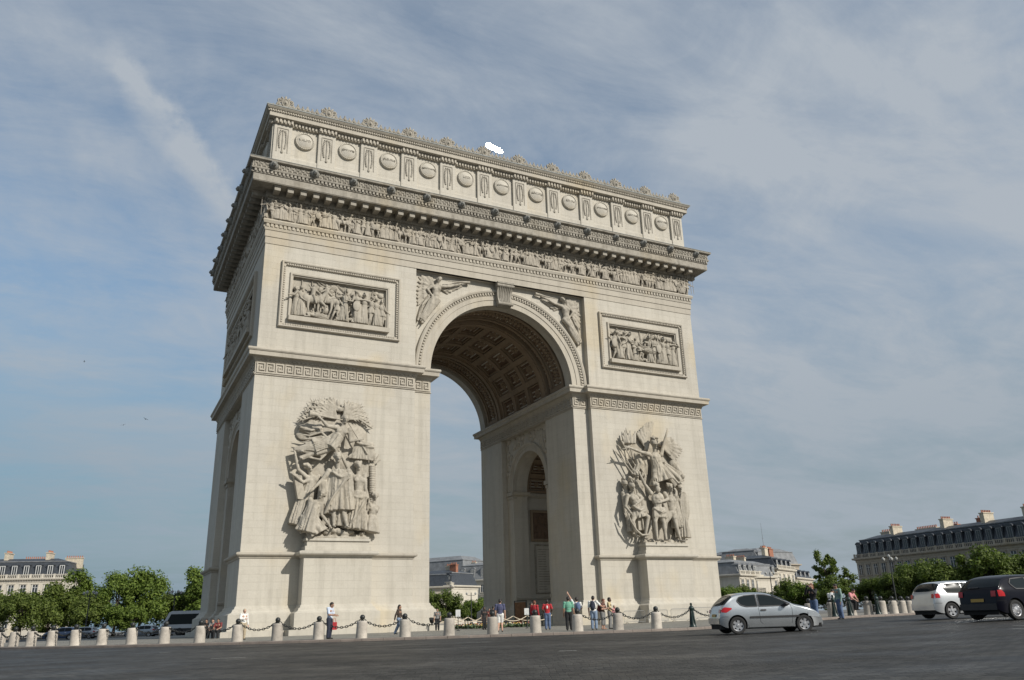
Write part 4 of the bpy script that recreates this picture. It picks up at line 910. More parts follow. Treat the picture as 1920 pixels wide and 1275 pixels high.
def horse_mesh():
    q = MB(); q.ell((0, -.13, .56), .30, .10, .14); q.ell((-.22, -.13, .57), .14, .11, .15); q.ell((.22, -.13, .60), .12, .10, .14)
    q.cap((.26, -.13, .64), .09, (.42, -.14, .86), .06); q.cap((.42, -.14, .88), .06, (.56, -.14, .78), .035); q.ell((.43, -.14, .95), .03, .02, .05)
    for a, b, c in (((-.24, -.10, .5), (-.30, -.10, .27), (-.24, -.1, .04)), ((-.16, -.17, .5), (-.16, -.17, .27), (-.10, -.16, .04)), ((.24, -.16, .5), (.38, -.17, .38), (.36, -.16, .2)), ((.18, -.1, .5), (.16, -.1, .27), (.2, -.1, .04))):
        q.cap(a, .065, b, .035); q.cap(b, .035, c, .022)
    q.cap((-.34, -.1, .6), .045, (-.46, -.1, .3), .03)
    for k in range(7): q.cap((.24 + .03 * k, -.1, .72 + .035 * k), .035, (.2 + .03 * k, -.14, .66 + .035 * k), .03, 6)
    q.cap((-.02, -.14, .68), .075, (.0, -.14, .90), .08); q.ell((.02, -.15, 1.01), .05, .05, .065); q.cap((.0, -.22, .66), .05, (.07, -.25, .42), .03); q.cap((.04, -.16, .88), .035, (.2, -.2, .76), .025); q.cap((-.03, -.14, .88), .035, (-.16, -.16, 1.02), .022)
    return remesh(q, .016, M_SCUL, 'relief_horse', 1)
HORSE = horse_mesh()
def lying_mesh():
    J = dict(head=(-.40, -.12, .2), neck=(-.32, -.12, .17), sl=(-.27, -.2, .14), sr=(-.26, -.07, .2), hip=(.0, -.12, .12), el=(-.2, -.25, .04), hl=(-.33, -.26, .03), er=(-.12, -.1, .2), hr=(.02, -.15, .22), kl=(.22, -.18, .18), fl=(.42, -.16, .05), kr=(.24, -.1, .14), fr=(.45, -.1, .05))
    q = fig_prims(J, 1.0, hair=.9, hands=False); drape(q, (-.02, -.12, .13), (.09, .1), (.38, -.12, .08), (.08, .11), 8, .2, 3, ax=Vector((0, 1, 0)))
    return remesh(q, .0155, M_SCUL, 'relief_figure', 1)
LYING = lying_mesh()
def seat_mesh_data(me): return [tuple(v.co) for v in me.vertices], [tuple(p.vertices) for p in me.polygons]
STOCK = [seat_mesh_data(m) for m in RELM]; HD = seat_mesh_data(HORSE); LD = seat_mesh_data(LYING)
# big panels: figures as separate carvings
for gi, (g, side, d, a, b) in enumerate(RELIEFS):
    rnd = random.Random(20 + gi); M0 = WM(side, d - .3); H = P_Z[1] - P_Z[0]
    def put(me, name, u, z, s, mir=1, dep=1.0, rot=0):
        o = link(name, me, g); o.matrix_local = M0 @ Matrix.Translation((u, -.01, z)) @ Matrix.Rotation(rot, 4, 'Y') @ Matrix.Diagonal((s * mir, s * dep, s, 1)); return o
    def sm(me): return me
    bg = MB().box(a + .01, b - .01, -.012, .1, P_Z[0] + .01, P_Z[1] - .01)
    for k in range(int((b - a) * 9)):
        u = rnd.uniform(a + .2, b - .2); z = P_Z[0] + rnd.uniform(.2, 1) * (H - .3); bg.ell((u, -.02, z), rnd.uniform(.12, .4), rnd.uniform(.08, .2), rnd.uniform(.1, .4), Matrix.Rotation(rnd.uniform(-1, 1), 3, 'Y'), 8, 5)
    for k in range(7): bg.tube([(rnd.uniform(a + .5, b - .5), -.12, P_Z[0] + 1.8), (rnd.uniform(a + .5, b - .5), -.1, P_Z[1] - .1)], .04, 6)
    bg.xf(M0).build('relief_ground', M_SCUL, g, 45)
    W_ = b - a
    if gi == 0:
        put(HORSE, 'relief_horse', a + 1.75, P_Z[0] + .25, 2.75, 1, 1.0); put(HORSE, 'relief_horse', a + 2.9, P_Z[0] + .5, 2.7, -1, .75)
        put(LYING, 'relief_figure', a + 2.0, P_Z[0] + .05, 2.6); put(LYING, 'relief_figure', a + 4.6, P_Z[0] + .1, 2.3, -1)
        us = [.35, .8, 3.9, 4.4, 5.2, 5.6, 6.2, 6.75, 7.3, 7.75]
        hs = [2.7, 2.9, 2.5, 3.1, 1.9, 3.2, 3.0, 2.9, 2.8, 2.6]
    elif gi == 1:
        put(LYING, 'relief_figure', a + 3.9, P_Z[0] + 1.05, 2.9, 1, 1.2); put(LYING, 'relief_figure', a + 3.6, P_Z[0] + .1, 2.2, -1)
        us = [.4, .95, 1.5, 2.1, 2.9, 3.8, 4.7, 5.3, 5.95, 6.5, 7.1, 7.7]; hs = [3.1, 3.15, 3.2, 3.1, 2.7, 2.3, 3.0, 3.2, 3.1, 3.1, 3.0, 2.9]
    else:
        us = [i * .62 + .4 for i in range(22)]; hs = [rnd.uniform(2.4, 3.2) for _ in us]
        for c in (3, 7.5, 11): put(HORSE, 'relief_horse', a + c, P_Z[0] + .2, 2.7, rnd.choice((-1, 1)))
    for i, (u, h) in enumerate(zip(us, hs)): put(RELM[(i * 4 + gi * 3) % 15], 'relief_figure', a + u, P_Z[0] + .05, h * .97, rnd.choice((-1, 1)), 1.15)
# spandrel victories
def spandrel(s):
    g = empty('spandrel_relief', (0, 0, 0), 0, arch); M0 = WM('front', HY - REC)
    T = lambda x, z, y=.25: (s * x, -y, z)
    J = dict(head=T(-6.65, 30.72, .34), neck=T(-6.8, 30.35, .28), sl=T(-7.25 if s > 0 else -6.45, 30.1, .28), sr=T(-6.45 if s > 0 else -7.25, 30.1, .3), hip=T(-6.95, 28.75, .26))
    near = dict(e=T(-5.6, 30.2, .4), h=T(-4.75, 30.55, .42)); far = dict(e=T(-7.75, 29.6, .3), h=T(-7.35, 29.1, .36))
    J['er' if s > 0 else 'el'], J['hr' if s > 0 else 'hl'] = near['e'], near['h']; J['el' if s > 0 else 'er'], J['hl' if s > 0 else 'hr'] = far['e'], far['h']
    J.update(kl=T(-7.55, 27.75, .32), fl=T(-8.35, 26.5, .2), kr=T(-7.3, 27.7, .25), fr=T(-8.2, 26.3, .18))
    q = fig_prims(J, 4.5, hair=1.1); drape(q, T(-7.1, 28.6, .2), (.45, .26), T(-8.25, 26.6, .15), (.3, .2), 7, .25, 5)
    link('victory_figure', remesh(q.xf(M0), .045, M_SCUL), g)
    q = wing(MB(), T(-7.2, 30.0, .06), [T(-7.3, 31.2, .05), T(-8.5, 31.0, .05), T(-8.75, 29.3, .05), T(-8.6, 28.0, .05)], 12, .16, 2)
    link('wing', remesh(q.xf(M0), .045, M_SCUL), g)
    q = wing(MB(), T(-6.3, 30.0, .06), [T(-4.3, 31.05, .05), T(-4.2, 30.55, .05), T(-5.6, 29.6, .05)], 9, .13, 2)
    link('wing', remesh(q.xf(M0), .045, M_SCUL), g)
    q = MB().tube([T(-6.0, 30.75, .4), T(-4.6, 30.85, .36), T(-3.5, 30.98, .3)], [.05, .08, .16], 8)
    link('trumpet', remesh(q.xf(M0), .045, M_SCUL), g)
    q = ribbon(MB(), [T(-7.6, 28.9, .15), T(-8.2, 28.0, .12), T(-8.5, 26.6, .1)], (.2, 0, .1), .07); link('drapery', remesh(q.xf(M0), .045, M_SCUL), g)
spandrel(1); spandrel(-1)
# the processional frieze: one continuous carved band
def frieze(side, d, half, seed):
    rnd = random.Random(seed); q = MB(); u = -half + .25
    while u < half - .1:
        r = rnd.random()
        if r < .10 and abs(u) < half - 2:
            vs, fs = HD; s = 1.62; w_ = .95; mir = -1 if u > 0 else 1
        else:
            vs, fs = STOCK[rnd.randrange(15)]; s = rnd.uniform(1.74, 1.9); w_ = rnd.uniform(.33, .48); mir = rnd.choice((-1, 1))
        M = Matrix.Translation((u + w_ / 2 - .1, -.01, 33.57)) @ Matrix.Diagonal((s * mir * 1.15, s * 1.15, s, 1))
        f2 = fs if mir > 0 else [tuple(reversed(f)) for f in fs]
        q.add([tuple(M @ Vector(p)) for p in vs], f2); u += w_
    q.xf(WM(side, d)).build('frieze', M_FRZ, arch, 'all')
frieze('front', HY, HX, 1); frieze('left', HX, HY, 2)
# ------------------------------------------------------------------ ground
def radial(rs, zf, name, mat, nseg=144, a0=0, a1=360):
    q = MB(); full = abs(a1 - a0) >= 360; n = nseg
    for r in rs:
        for k in range(n if full else n + 1):
            a = R(a0 + (a1 - a0) * k / n); x, y = r * math.cos(a), r * math.sin(a); q.v.append((x, y, zf(x, y)))
    c = n if full else n + 1
    for i in range(len(rs) - 1):
        for k in range(n):
            k2 = (k + 1) % c; q.f.append((i * c + k, (i + 1) * c + k, (i + 1) * c + k2, i * c + k2))
    return link(name, q.mesh(name, mat, 'all'))
def setts():
    m, t, b = newmat('small_granite_setts', 0.62, (.04, .04, .04), 0, .22)
    c = t.nodes.new('ShaderNodeTexCoord').outputs['Object']
    wv = noise(t, .35, 2, vec=c); cm = t.nodes.new('ShaderNodeVectorMath'); cm.operation = 'ADD'
    mp = t.nodes.new('ShaderNodeMapping'); mp.inputs['Rotation'].default_value = (0, 0, R(27)); t.links.new(c, mp.inputs[0])
    wn = t.nodes.new('ShaderNodeTexNoise'); wn.inputs['Scale'].default_value = .5; t.links.new(c, wn.inputs['Vector'])
    sc_ = t.nodes.new('ShaderNodeVectorMath'); sc_.operation = 'SCALE'; sc_.inputs['Scale'].default_value = .5; t.links.new(wn.outputs['Color'], sc_.inputs[0])
    t.links.new(mp.outputs[0], cm.inputs[0]); t.links.new(sc_.outputs[0], cm.inputs[1])
    br = t.nodes.new('ShaderNodeTexBrick'); br.inputs['Scale'].default_value = 1; br.inputs['Brick Width'].default_value = .24; br.inputs['Row Height'].default_value = .17; br.inputs['Mortar Size'].default_value = .012; br.inputs['Mortar Smooth'].default_value = .7
    br.inputs['Color1'].default_value = (.027, .026, .024, 1); br.inputs['Color2'].default_value = (.068, .065, .059, 1); br.inputs['Mortar'].default_value = (.021, .020, .018, 1); t.links.new(cm.outputs[0], br.inputs['Vector'])
    pat = ramp(t, noise(t, .12, 6, .65, vec=c), [(.36, .72), (.66, 1.25)]); col = mixc(t, 1, br.outputs[0], pat, 'MULTIPLY')
    col = mixc(t, .8, col, ramp(t, noise(t, 4, 6, .7, vec=c), [(.3, .72), (.75, 1.3)]), 'MULTIPLY')
    ln = t.nodes.new('ShaderNodeVectorMath'); ln.operation = 'LENGTH'; t.links.new(c, ln.inputs[0]); cb = t.nodes.new('ShaderNodeCombineXYZ'); t.links.new(ln.outputs['Value'], cb.inputs[0])
    wb = noise(t, .10, 2, vec=c); t.links.new(math_(t, 'MULTIPLY', wb, 6.0), cb.inputs[1])
    col = mixc(t, .75, col, ramp(t, noise(t, .55, 4, .6, vec=cb.outputs[0]), [(.34, .74), (.66, 1.25)]), 'MULTIPLY')
    oil = ramp(t, noise(t, 1.1, 5, .6, vec=c), [(.62, 0.0), (.72, 1.0)]); col = mixc(t, math_(t, 'MULTIPLY', oil, .45), col, (.022, .022, .022))
    t.links.new(col, b.inputs['Base Color'])
    rg = ramp(t, noise(t, .5, 5, vec=c), [(.35, .5), (.7, .75)]); t.links.new(rg, b.inputs['Roughness'])
    bump(t, b, math_(t, 'ADD', math_(t, 'MULTIPLY', br.outputs[1], -1.0), math_(t, 'MULTIPLY', noise(t, 14, 4, vec=c), .7)), .8, .012)
    return m
M_ROAD = setts()
def paving():
    m, t, b = newmat('plaza_paving', 0.8)
    c = t.nodes.new('ShaderNodeTexCoord').outputs['Object']
    br = t.nodes.new('ShaderNodeTexBrick'); br.inputs['Scale'].default_value = 1; br.inputs['Brick Width'].default_value = .5; br.inputs['Row Height'].default_value = .3; br.inputs['Mortar Size'].default_value = .01
    br.inputs['Color1'].default_value = (.24, .225, .19, 1); br.inputs['Color2'].default_value = (.19, .18, .155, 1); br.inputs['Mortar'].default_value = (.09, .085, .075, 1); t.links.new(c, br.inputs['Vector'])
    col = mixc(t, 1, br.outputs[0], ramp(t, noise(t, .5, 6, .65, vec=c), [(.3, .7), (.7, 1.2)]), 'MULTIPLY')
    t.links.new(col, b.inputs['Base Color']); bump(t, b, noise(t, 8, 4, vec=c), .3, .01); return m
M_PLAZA = paving()
def granite(name, base):
    m, t, b = newmat(name, .75)
    col = mixc(t, 1, base, ramp(t, noise(t, 1.1, 7, .7), [(.3, .7), (.72, 1.2)]), 'MULTIPLY'); col = mixc(t, .6, col, ramp(t, noise(t, 40, 3), [(.3, .75), (.7, 1.2)]), 'MULTIPLY')
    t.links.new(col, b.inputs['Base Color']); bump(t, b, noise(t, 12, 5), .4, .01); return m
M_KERB = granite('kerb_granite', (.20, .165, .14))
M_BOLL = granite('bollard_granite', (.50, .45, .385))
t_ = M_BOLL.node_tree; b_ = t_.nodes['Principled BSDF']; src = b_.inputs['Base Color'].links[0].from_socket
oi = t_.nodes.new('ShaderNodeObjectInfo'); c_ = mixc(t_, 1, src, ramp(t_, oi.outputs['Random'], [(0, .74), (1, 1.06)]), 'MULTIPLY')
tcg = t_.nodes.new('ShaderNodeTexCoord'); va = t_.nodes.new('ShaderNodeVectorMath'); va.operation = 'ADD'; t_.links.new(tcg.outputs['Object'], va.inputs[0]); t_.links.new(oi.outputs['Location'], va.inputs[1])
gr = ramp(t_, noise(t_, 2.2, 6, .7, vec=va.outputs[0]), [(.5, 0.0), (.72, 1.0)]); c_ = mixc(t_, math_(t_, 'MULTIPLY', gr, .55), c_, (.17, .15, .125)); t_.links.new(c_, b_.inputs['Base Color'])
RK = 40.5
struct(radial([38, RK + .05, 41.5, 44, 47, 50, 54, 58, 62, 68, 75, 85, 95, 104, 112.02], road_z, 'road', M_ROAD, 240))
struct(radial([0, 12, 22, 30, 34, 37, RK - .30], plaza_z, 'plaza', M_PLAZA, 192))
struct(radial([111.9, 112, 112.35], lambda x, y: .0 if math.hypot(x, y) < 111.95 else .14, 'outer_kerb', M_KERB, 240))
struct(radial([112.3, 135, 400, 2600], lambda x, y: .136, 'pavement', simple('pavement_asphalt', (.14, .135, .125), .85, 0, .2, .6), 144))
q = MB(); nK = 250
for k in range(nK):
    a0, a1 = 360 / nK * k + .012, 360 / nK * (k + 1) - .012
    vs = []
    for a in (a0, a1):
        for r, dz in ((RK - .33, -.2), (RK + .02, -.3), (RK + .0, -.03), (RK - .03, .004), (RK - .33, .004)):
            x, y = r * math.cos(R(a)), r * math.sin(R(a)); vs.append((x, y, plaza_z(x, y) + dz))
    q.add(vs, [(0, 1, 2, 3, 4)[::-1], (5, 6, 7, 8, 9)] + [(j, (j + 1) % 5, 5 + (j + 1) % 5, 5 + j) for j in range(5)])
struct(q.build('kerb', M_KERB, None))
# a few short worn paint dashes on the setts and plaza
M_PAINT = simple('worn_white_paint', (.62, .61, .57), .7, 0, .3, 8)
def dash(x, y, L, wd, rz, z):
    q = MB(); n = 6
    for i in range(n + 1):
        for s in (-1, 1): q.v.append((-L / 2 + L * i / n, s * wd / 2 * (.8 + .2 * math.sin(i * 2.1)), 0))
    q.f = [(2 * i, 2 * i + 2, 2 * i + 3, 2 * i + 1) for i in range(n)]
    o = struct(q.build('road_marking', M_PAINT)); o.location = (x, y, z + .005); o.rotation_euler = (0, 0, rz)
for px, py, d_, L, wd in ((428, 1231, 24.5, .9, .09), (905, 1202, 32, .5, .08), (1065, 1224, 21, .45, .1), (1917, 1186, 27, .5, .1), (1914, 1196, 25, .4, .1), (310, 1214, 33, .4, .1)):
    x, y = spot(px, d_, py); dash(x, y, L, wd, R(-20), road_z(x, y))
for px, d_ in ((672, 46), (795, 46.5), (730, 52)):
    x, y = spot(px, d_); dash(x, y, .9, .1, R(-25), plaza_z(x, y))

# ------------------------------------------------------------------ bollards, chains, posts
BH = .80
boll_me = MB().lathe([(0.30, -.15), (.285, 0), (.275, .05), (.265, .45), (.255, .72), (.245, .77), (.215, .80), (0, .805)], n=28).mesh('bollard', M_BOLL, 50)
ball_me = MB().lathe([(.10, .795), (.075, .83), (.055, .85), (.06, .87)] + [(.125 * math.sin(R(a)), .965 - .125 * math.cos(R(a))) for a in range(30, 181, 15)], n=16).mesh('iron_ball', M_DARK, 50)
boll0 = link('bollard', boll_me); link('iron_ball', ball_me, boll0)
RB = 39.5
def ring(a, r=RB, dz=0): x, y = r * math.cos(R(a)), r * math.sin(R(a)); return (x, y, plaza_z(x, y) + dz)
ANG = lambda k: -129.2 + 3.1 * k
BL = {0: 'beside the visitor at the shaded arch corner', 1: 'under the left sculpture pedestal shadow', 2: 'left of the man in light blue', 3: 'right of the man in light blue', 4: 'in front of the walking woman in brown',
      5: 'at the right foot of the left pier', 6: 'in front of the flower bed and the man in navy', 7: 'in front of the two men in red tops', 8: 'beside the man pointing upwards', 9: 'right of the visitors at the right pier', 10: 'left of the green iron post'}
ordn = ['first', 'second', 'third', 'fourth', 'fifth', 'sixth', 'seventh', 'eighth', 'ninth', 'tenth', 'eleventh', 'twelfth', 'thirteenth', 'fourteenth', 'fifteenth', 'sixteenth', 'seventeenth', 'eighteenth', 'nineteenth', 'twentieth', 'twenty first', 'twenty second']
first = True; KS = [k for k in range(-21, 31) if k not in (11, 14)]
for k in KS:
    o = boll0 if first else copy_tree(boll0); first = False
    o.location = ring(ANG(k)); o.rotation_euler = (R(1.3) * math.sin(k * 2.7), R(1.3) * math.cos(k * 1.9), R(ANG(k)) + k * .7)
    if k in BL: lab = 'pale stone bollard ' + BL[k]
    elif -9 <= k < 0: lab = 'pale stone bollard, %s one to the left of the shaded arch corner' % ordn[-k]
    elif k < -9: lab = 'distant pale bollard on the far left bend, %s behind the front row' % ordn[-k - 10]
    elif k < 16: lab = 'pale bollard beside the silver car, %s right of the green post' % ordn[k - 11]
    else: lab = 'pale stone bollard on the right bend, %s right of the silver car' % ordn[k - 16]
    tag(o, lab, 'bollard', 'stone bollards round the plaza')
def chain_mesh(L, sag, h0, h1):
    q = MB(); n = int(L * 1.06 / .125); P = []
    for i in range(n + 1):
        t = i / n; P.append(Vector((-L / 2 + L * t, 0, h0 + (h1 - h0) * t - sag * (1 - (2 * t - 1) ** 2))))
    for i in range(n):
        c = (P[i] + P[i + 1]) / 2; d = (P[i + 1] - P[i]); ln = d.length * .68; d.normalize(); u = Vector((0, 1, 0)) if i % 2 else Vector((0, 1, 0)).cross(d)
        q.tube([c + d * (ln * math.cos(g)) + u * (.042 * math.sin(g)) for g in [2 * math.pi * j / 10 for j in range(10)]], .019, 5, closed=True)
    return q.mesh('chain', M_DARK, 'all')
chordL = 2 * RB * math.sin(R(1.55))
CH = chain_mesh(chordL - .16, .34, .86, .86)
for k in KS:
    if k + 1 not in KS or k in (5, 6, 7) or k > 22: continue
    a = ANG(k) + 1.55; o = link('chain', CH); p = ring(a, RB * math.cos(R(1.55))); o.location = p; o.rotation_euler = (0, 0, R(a + 90))
    nm = BL.get(k)
    if nm: lab = 'black chain, right of the bollard ' + nm
    elif k < 0: lab = 'sagging black chain on the left row, %s one from the shaded arch corner' % ordn[-k - 1]
    else: lab = 'sagging black chain on the right bend, %s one from the green post' % ordn[k - 11]
    tag(o, lab, 'chain', 'chains between the bollards')
M_GRN = simple('green_black_paint', (.012, .028, .024), .4, 0, .2)
def iron_post(a, r, lab):
    q = MB().lathe([(.19, -.1), (.19, .04), (.16, .10), (.125, .18), (.095, .5), (.085, .82), (.12, .86), (.13, .95), (.10, 1.02), (.05, 1.05), (.045, 1.09), (.065, 1.12), (.05, 1.18), (0, 1.2)], n=16)
    for g in range(8): q.cap((.15 * math.cos(g * .785), .15 * math.sin(g * .785), .04), .02, (.09 * math.cos(g * .785), .09 * math.sin(g * .785), .8), .012, 6)
    o = q.build('iron_post', M_GRN, None, 50); o.location = ring(a, r)
    h = MB().box(-.16, .16, -.03, .03, .88, .95); h.build('chain_hook', M_DARK, o); tag(o, lab, 'post', 'green iron posts at the crossing')
iron_post(ANG(11), RB, 'dark green fluted iron post just behind the silver hatchback tail')
iron_post(-80.6, 40.1, 'dark green iron post in front of the first right hand bollard'); iron_post(-78.3, 40.1, 'dark green iron post between two bollards with seated people'); iron_post(-73.4, 40.1, 'dark green iron post farthest right, ahead of the bollard row')
CH2 = chain_mesh(chordL - .12, .36, .86, .9); o = link('chain', CH2); o.location = ring(ANG(10) + 1.55, RB * math.cos(R(1.55))); o.rotation_euler = (0, 0, R(ANG(10) + 91.55)); tag(o, 'sagging black chain running up to the green iron post', 'chain', 'chains between the bollards')
o = link('chain', CH2); o.location = ring(ANG(11) + 1.55, RB * math.cos(R(1.55))); o.rotation_euler = (0, 0, R(ANG(11) + 1.55 - 90)); tag(o, 'sagging black chain from green iron post towards the silver car', 'chain', 'chains between the bollards')

# ------------------------------------------------------------------ trees
def leafmat(name, c0, c1):
    m, t, b = newmat(name, .6, c0, 0, .25)
    g = t.nodes.new('ShaderNodeNewGeometry')
    n1 = noise(t, .55, 4, .6); f = math_(t, 'ADD', math_(t, 'MULTIPLY', g.outputs['Random Per Island'], .55), math_(t, 'MULTIPLY', n1, .6))
    col = mixc(t, ramp(t, f, [(.25, 0.0), (.85, 1.0)]), c0, c1); t.links.new(col, b.inputs['Base Color'])
    tr = t.nodes.new('ShaderNodeBsdfTranslucent'); t.links.new(mixc(t, 1, col, (1.0, 1.25, .5), 'MULTIPLY'), tr.inputs[0])
    mx = t.nodes.new('ShaderNodeMixShader'); mx.inputs[0].default_value = .28; out = t.nodes['Material Output']
    t.links.new(b.outputs[0], mx.inputs[1]); t.links.new(tr.outputs[0], mx.inputs[2]); t.links.new(mx.outputs[0], out.inputs[0]); return m
LEAF_A = leafmat('leaves_bright', (.052, .088, .014), (.175, .235, .045))
LEAF_B = leafmat('leaves_dark', (.048, .074, .014), (.15, .19, .042))
M_BARK = simple('bark', (.065, .05, .038), .9, 0, .3, 4)
def crown_mesh(seed, w_, h, base, n, ls, mat):
    rnd = random.Random(seed); clumps = []
    for i in range(34):
        while True:
            p = Vector((rnd.uniform(-1, 1), rnd.uniform(-1, 1), rnd.uniform(-1, 1)))
            if .35 < p.length < 1: break
        wob = 1 + .22 * math.sin(3 * math.atan2(p.y, p.x) + seed) + .1 * rnd.uniform(-1, 1); z = .5 + .5 * p.z
        prof = (1 - max(0, z - .35) ** 2 * 1.55)
        clumps.append((Vector((p.x * w_ / 2 * wob * prof, p.y * w_ / 2 * wob * prof, base + z * h * (.82 + .18 * rnd.random()))), rnd.uniform(.07, .17) * w_))
    vs, fs = [], []
    for i in range(n):
        c, r = clumps[rnd.randrange(len(clumps))]
        d = Vector((rnd.gauss(0, 1), rnd.gauss(0, 1), rnd.gauss(0, 1))).normalized(); p = c + d * r * rnd.uniform(.4, 1.2); p.z = max(p.z, base - .4)
        nrm = (d + Vector((rnd.gauss(0, .5), rnd.gauss(0, .5), rnd.gauss(0, .5) + .3))).normalized(); a = nrm.orthogonal().normalized(); b = nrm.cross(a)
        g = rnd.uniform(0, 6.28); a, b = a * math.cos(g) + b * math.sin(g), b * math.cos(g) - a * math.sin(g); s = ls * rnd.uniform(.6, 1.25); o = len(vs)
        vs += [p - a * s, p - b * s * .55 + nrm * s * .12, p + a * s, p + b * s * .55 + nrm * s * .12]; fs.append((o, o + 1, o + 2, o + 3))
    me = bpy.data.meshes.new('crown'); me.from_pydata([tuple(v) for v in vs], [], fs); me.materials.append(mat); me.update(); return me, clumps
def trunk_mesh(seed, base, h, clumps, r):
    rnd = random.Random(seed); q = MB(); top = (rnd.uniform(-.3, .3), rnd.uniform(-.3, .3), base + h * .45)
    q.tube([(0, 0, -.2), (0, 0, .3), (.05, 0, base * .6), (top[0] * .5, top[1] * .5, base + h * .15), top], [r * 1.35, r, r * .85, r * .7, r * .35], 9)
    for c, _ in clumps[:14]:
        st = Vector((top[0] * .4, top[1] * .4, base * .75 + rnd.uniform(0, .3) * h)); q.tube([st, st.lerp(c, .5) + Vector((0, 0, .3)), c], [r * .42, r * .25, r * .09], 6)
    return q.mesh('trunk', M_BARK, 'all')
TREES = []
for i, (w_, h, base, n, ls, mt) in enumerate(((11.5, 9.5, 2.2, 10500, .27, LEAF_A), (10.0, 10.2, 2.0, 10000, .27, LEAF_A), (9.5, 7.2, 1.8, 9500, .23, LEAF_B), (8.0, 6.0, 1.3, 8500, .22, LEAF_A), (8.6, 6.4, 1.2, 9500, .22, LEAF_B), (4.6, 7.0, 5.0, 2600, .25, LEAF_B))):
    cm, cl_ = crown_mesh(11 + i, w_, h, base, n, ls, mt); TREES.append((cm, trunk_mesh(31 + i, base, h, cl_, .30 if i < 3 else .22)))
used_t = {}
def tree(i, px, d_, s, label, rz=None, sz=None):
    x, y = spot(px, d_); e = empty('tree', (x, y, .13), rz if rz is not None else (px * .37) % 6.28)
    link('trunk', TREES[i][1], e); link('crown', TREES[i][0], e); e.scale = (s, s, sz or s); tag(e, label, 'tree', 'trees round the outer pavement'); return e
tree(2, -30, 172, 1.0, 'dark low tree cut by the left edge of the frame')
tree(2, 40, 165, .92, 'dark rounded tree below the left mansard building')
tree(4, 92, 176, 1.25, 'dark tree in front of the cream left building facade')
tree(1, 132, 178, 1.0, 'tall dark tree at the right end of the left building', None, 1.0)
tree(4, 165, 172, .95, 'low dark tree behind the left thin lamp post')
tree(0, 215, 175, .98, 'wide bright green tree, left half of the big left clump', 1.0)
tree(0, 262, 177, 1.06, 'tallest bright green tree left of the arch', 2.2)
tree(3, 240, 168, .85, 'small bright tree under the big left clump')
tree(2, 318, 180, .92, 'darker tree behind the left triple lamp')
tree(1, 355, 176, 1.02, 'bright green tree touching the left edge of the arch', 3.0)
tree(1, 398, 178, 1.05, 'bright green tree half hidden behind the left arch edge', 4.1)
tree(4, 836, 180, .92, 'bushy green tree seen through the arch at its left side'); tree(3, 872, 186, .72, 'small green tree under the lamp seen through the arch'); tree(3, 900, 184, .85, 'green tree against the right pier seen through the arch')
tree(4, 800, 182, .95, 'green tree half hidden by the left pier inside the arch')
tree(3, 1362, 176, .95, 'green tree beside the right edge of the arch'); tree(4, 1402, 182, .80, 'tree behind the silver car roof at its left')
tree(3, 1440, 184, .72, 'low tree behind the middle of the silver car'); tree(4, 1482, 178, .90, 'green tree before the apartment block, behind the silver car bonnet'); tree(3, 1523, 174, .98, 'bright tree behind the person taking a photograph')
tree(5, 1563, 182, 1.12, 'tall thin tree rising above the others right of centre'); tree(4, 1570, 172, .9, 'tree below the tall thin tree'); tree(5, 1601, 188, .82, 'sparse pale tree left of the dark mansard building')
tree(2, 1640, 174, .74, 'tree at the left corner of the dark mansard building'); tree(2, 1690, 170, .84, 'tree under the many globed lamp on the right'); tree(2, 1738, 173, 1.06, 'dark tree behind the white hatchback'); tree(4, 1780, 168, 1.12, 'tree above the white hatchback roof')
tree(2, 1822, 170, .93, 'tree above the dark hatchback rear window'); tree(4, 1868, 168, 1.36, 'bright topped tree above the dark hatchback'); tree(2, 1912, 170, 1.06, 'tree at the right edge of the frame'); tree(4, 1960, 168, 1.2, 'tree just past the right edge of the frame')

# ------------------------------------------------------------------ buildings
M_CREAM = stone('cream_facade', (.58, .535, .45), bw=1.2, bh=.42, dirt=.3)
M_GREYF = stone('grey_beige_facade', (.42, .365, .29), bw=1.2, bh=.42, dirt=.45)
M_SLATE = simple('slate_roof', (.040, .046, .055), .5, 0, .3, 2.0)
M_ZINC = simple('zinc_roof', (.175, .18, .185), .6, 0, .25, .8)
M_BRICK = simple('brick_chimney', (.30, .13, .08), .9, 0, .3, 3)
M_PLAST = simple('chimney_plaster', (.50, .44, .34), .9, 0, .2, 2)
M_WHITE = simple('white_joinery', (.62, .62, .60), .6, 0, .08)
M_POT = simple('clay_pots', (.36, .15, .09), .85)
def win_mesh(w_, h, arch_=False):
    fr = MB(); fr.box(-w_ / 2 - .16, -w_ / 2, -.14, .02, -.05, h + .16); fr.box(w_ / 2, w_ / 2 + .16, -.14, .02, -.05, h + .16); fr.box(-w_ / 2, w_ / 2, -.14, .02, h, h + .16); fr.box(-w_ / 2 - .24, w_ / 2 + .24, -.26, .02, -.22, -.05 - .003); fr.box(-w_ / 2 - .22, w_ / 2 + .22, -.24, .02, h + .163, h + .30)
    pn = MB().box(-w_ / 2, w_ / 2, -.03, .0, 0, h)
    jo = MB().box(-.05, .05, -.07, -.03, 0, h).box(-w_ / 2, w_ / 2, -.06, -.031, h * .7, h * .7 + .06)
    for s in (-1, 1): jo.box(s * w_ / 2, s * (w_ / 2 - .09), -.07, -.03, 0, h)
    return fr, pn, jo
def dormer_mesh(w_, h, dep):
    q = MB().box(-w_ / 2 - .18, w_ / 2 + .18, -.02, dep, 0, h)
    q.prism([(w_ / 2 + .3, h)] + [((w_ / 2 + .3) * math.cos(math.pi * k / 10), h + .55 * math.sin(math.pi * k / 10)) for k in range(1, 10)] + [(-w_ / 2 - .3, h)], lambda a, b: (a, dep, b), lambda a, b: (a, -.14, b)).flip()
    return q
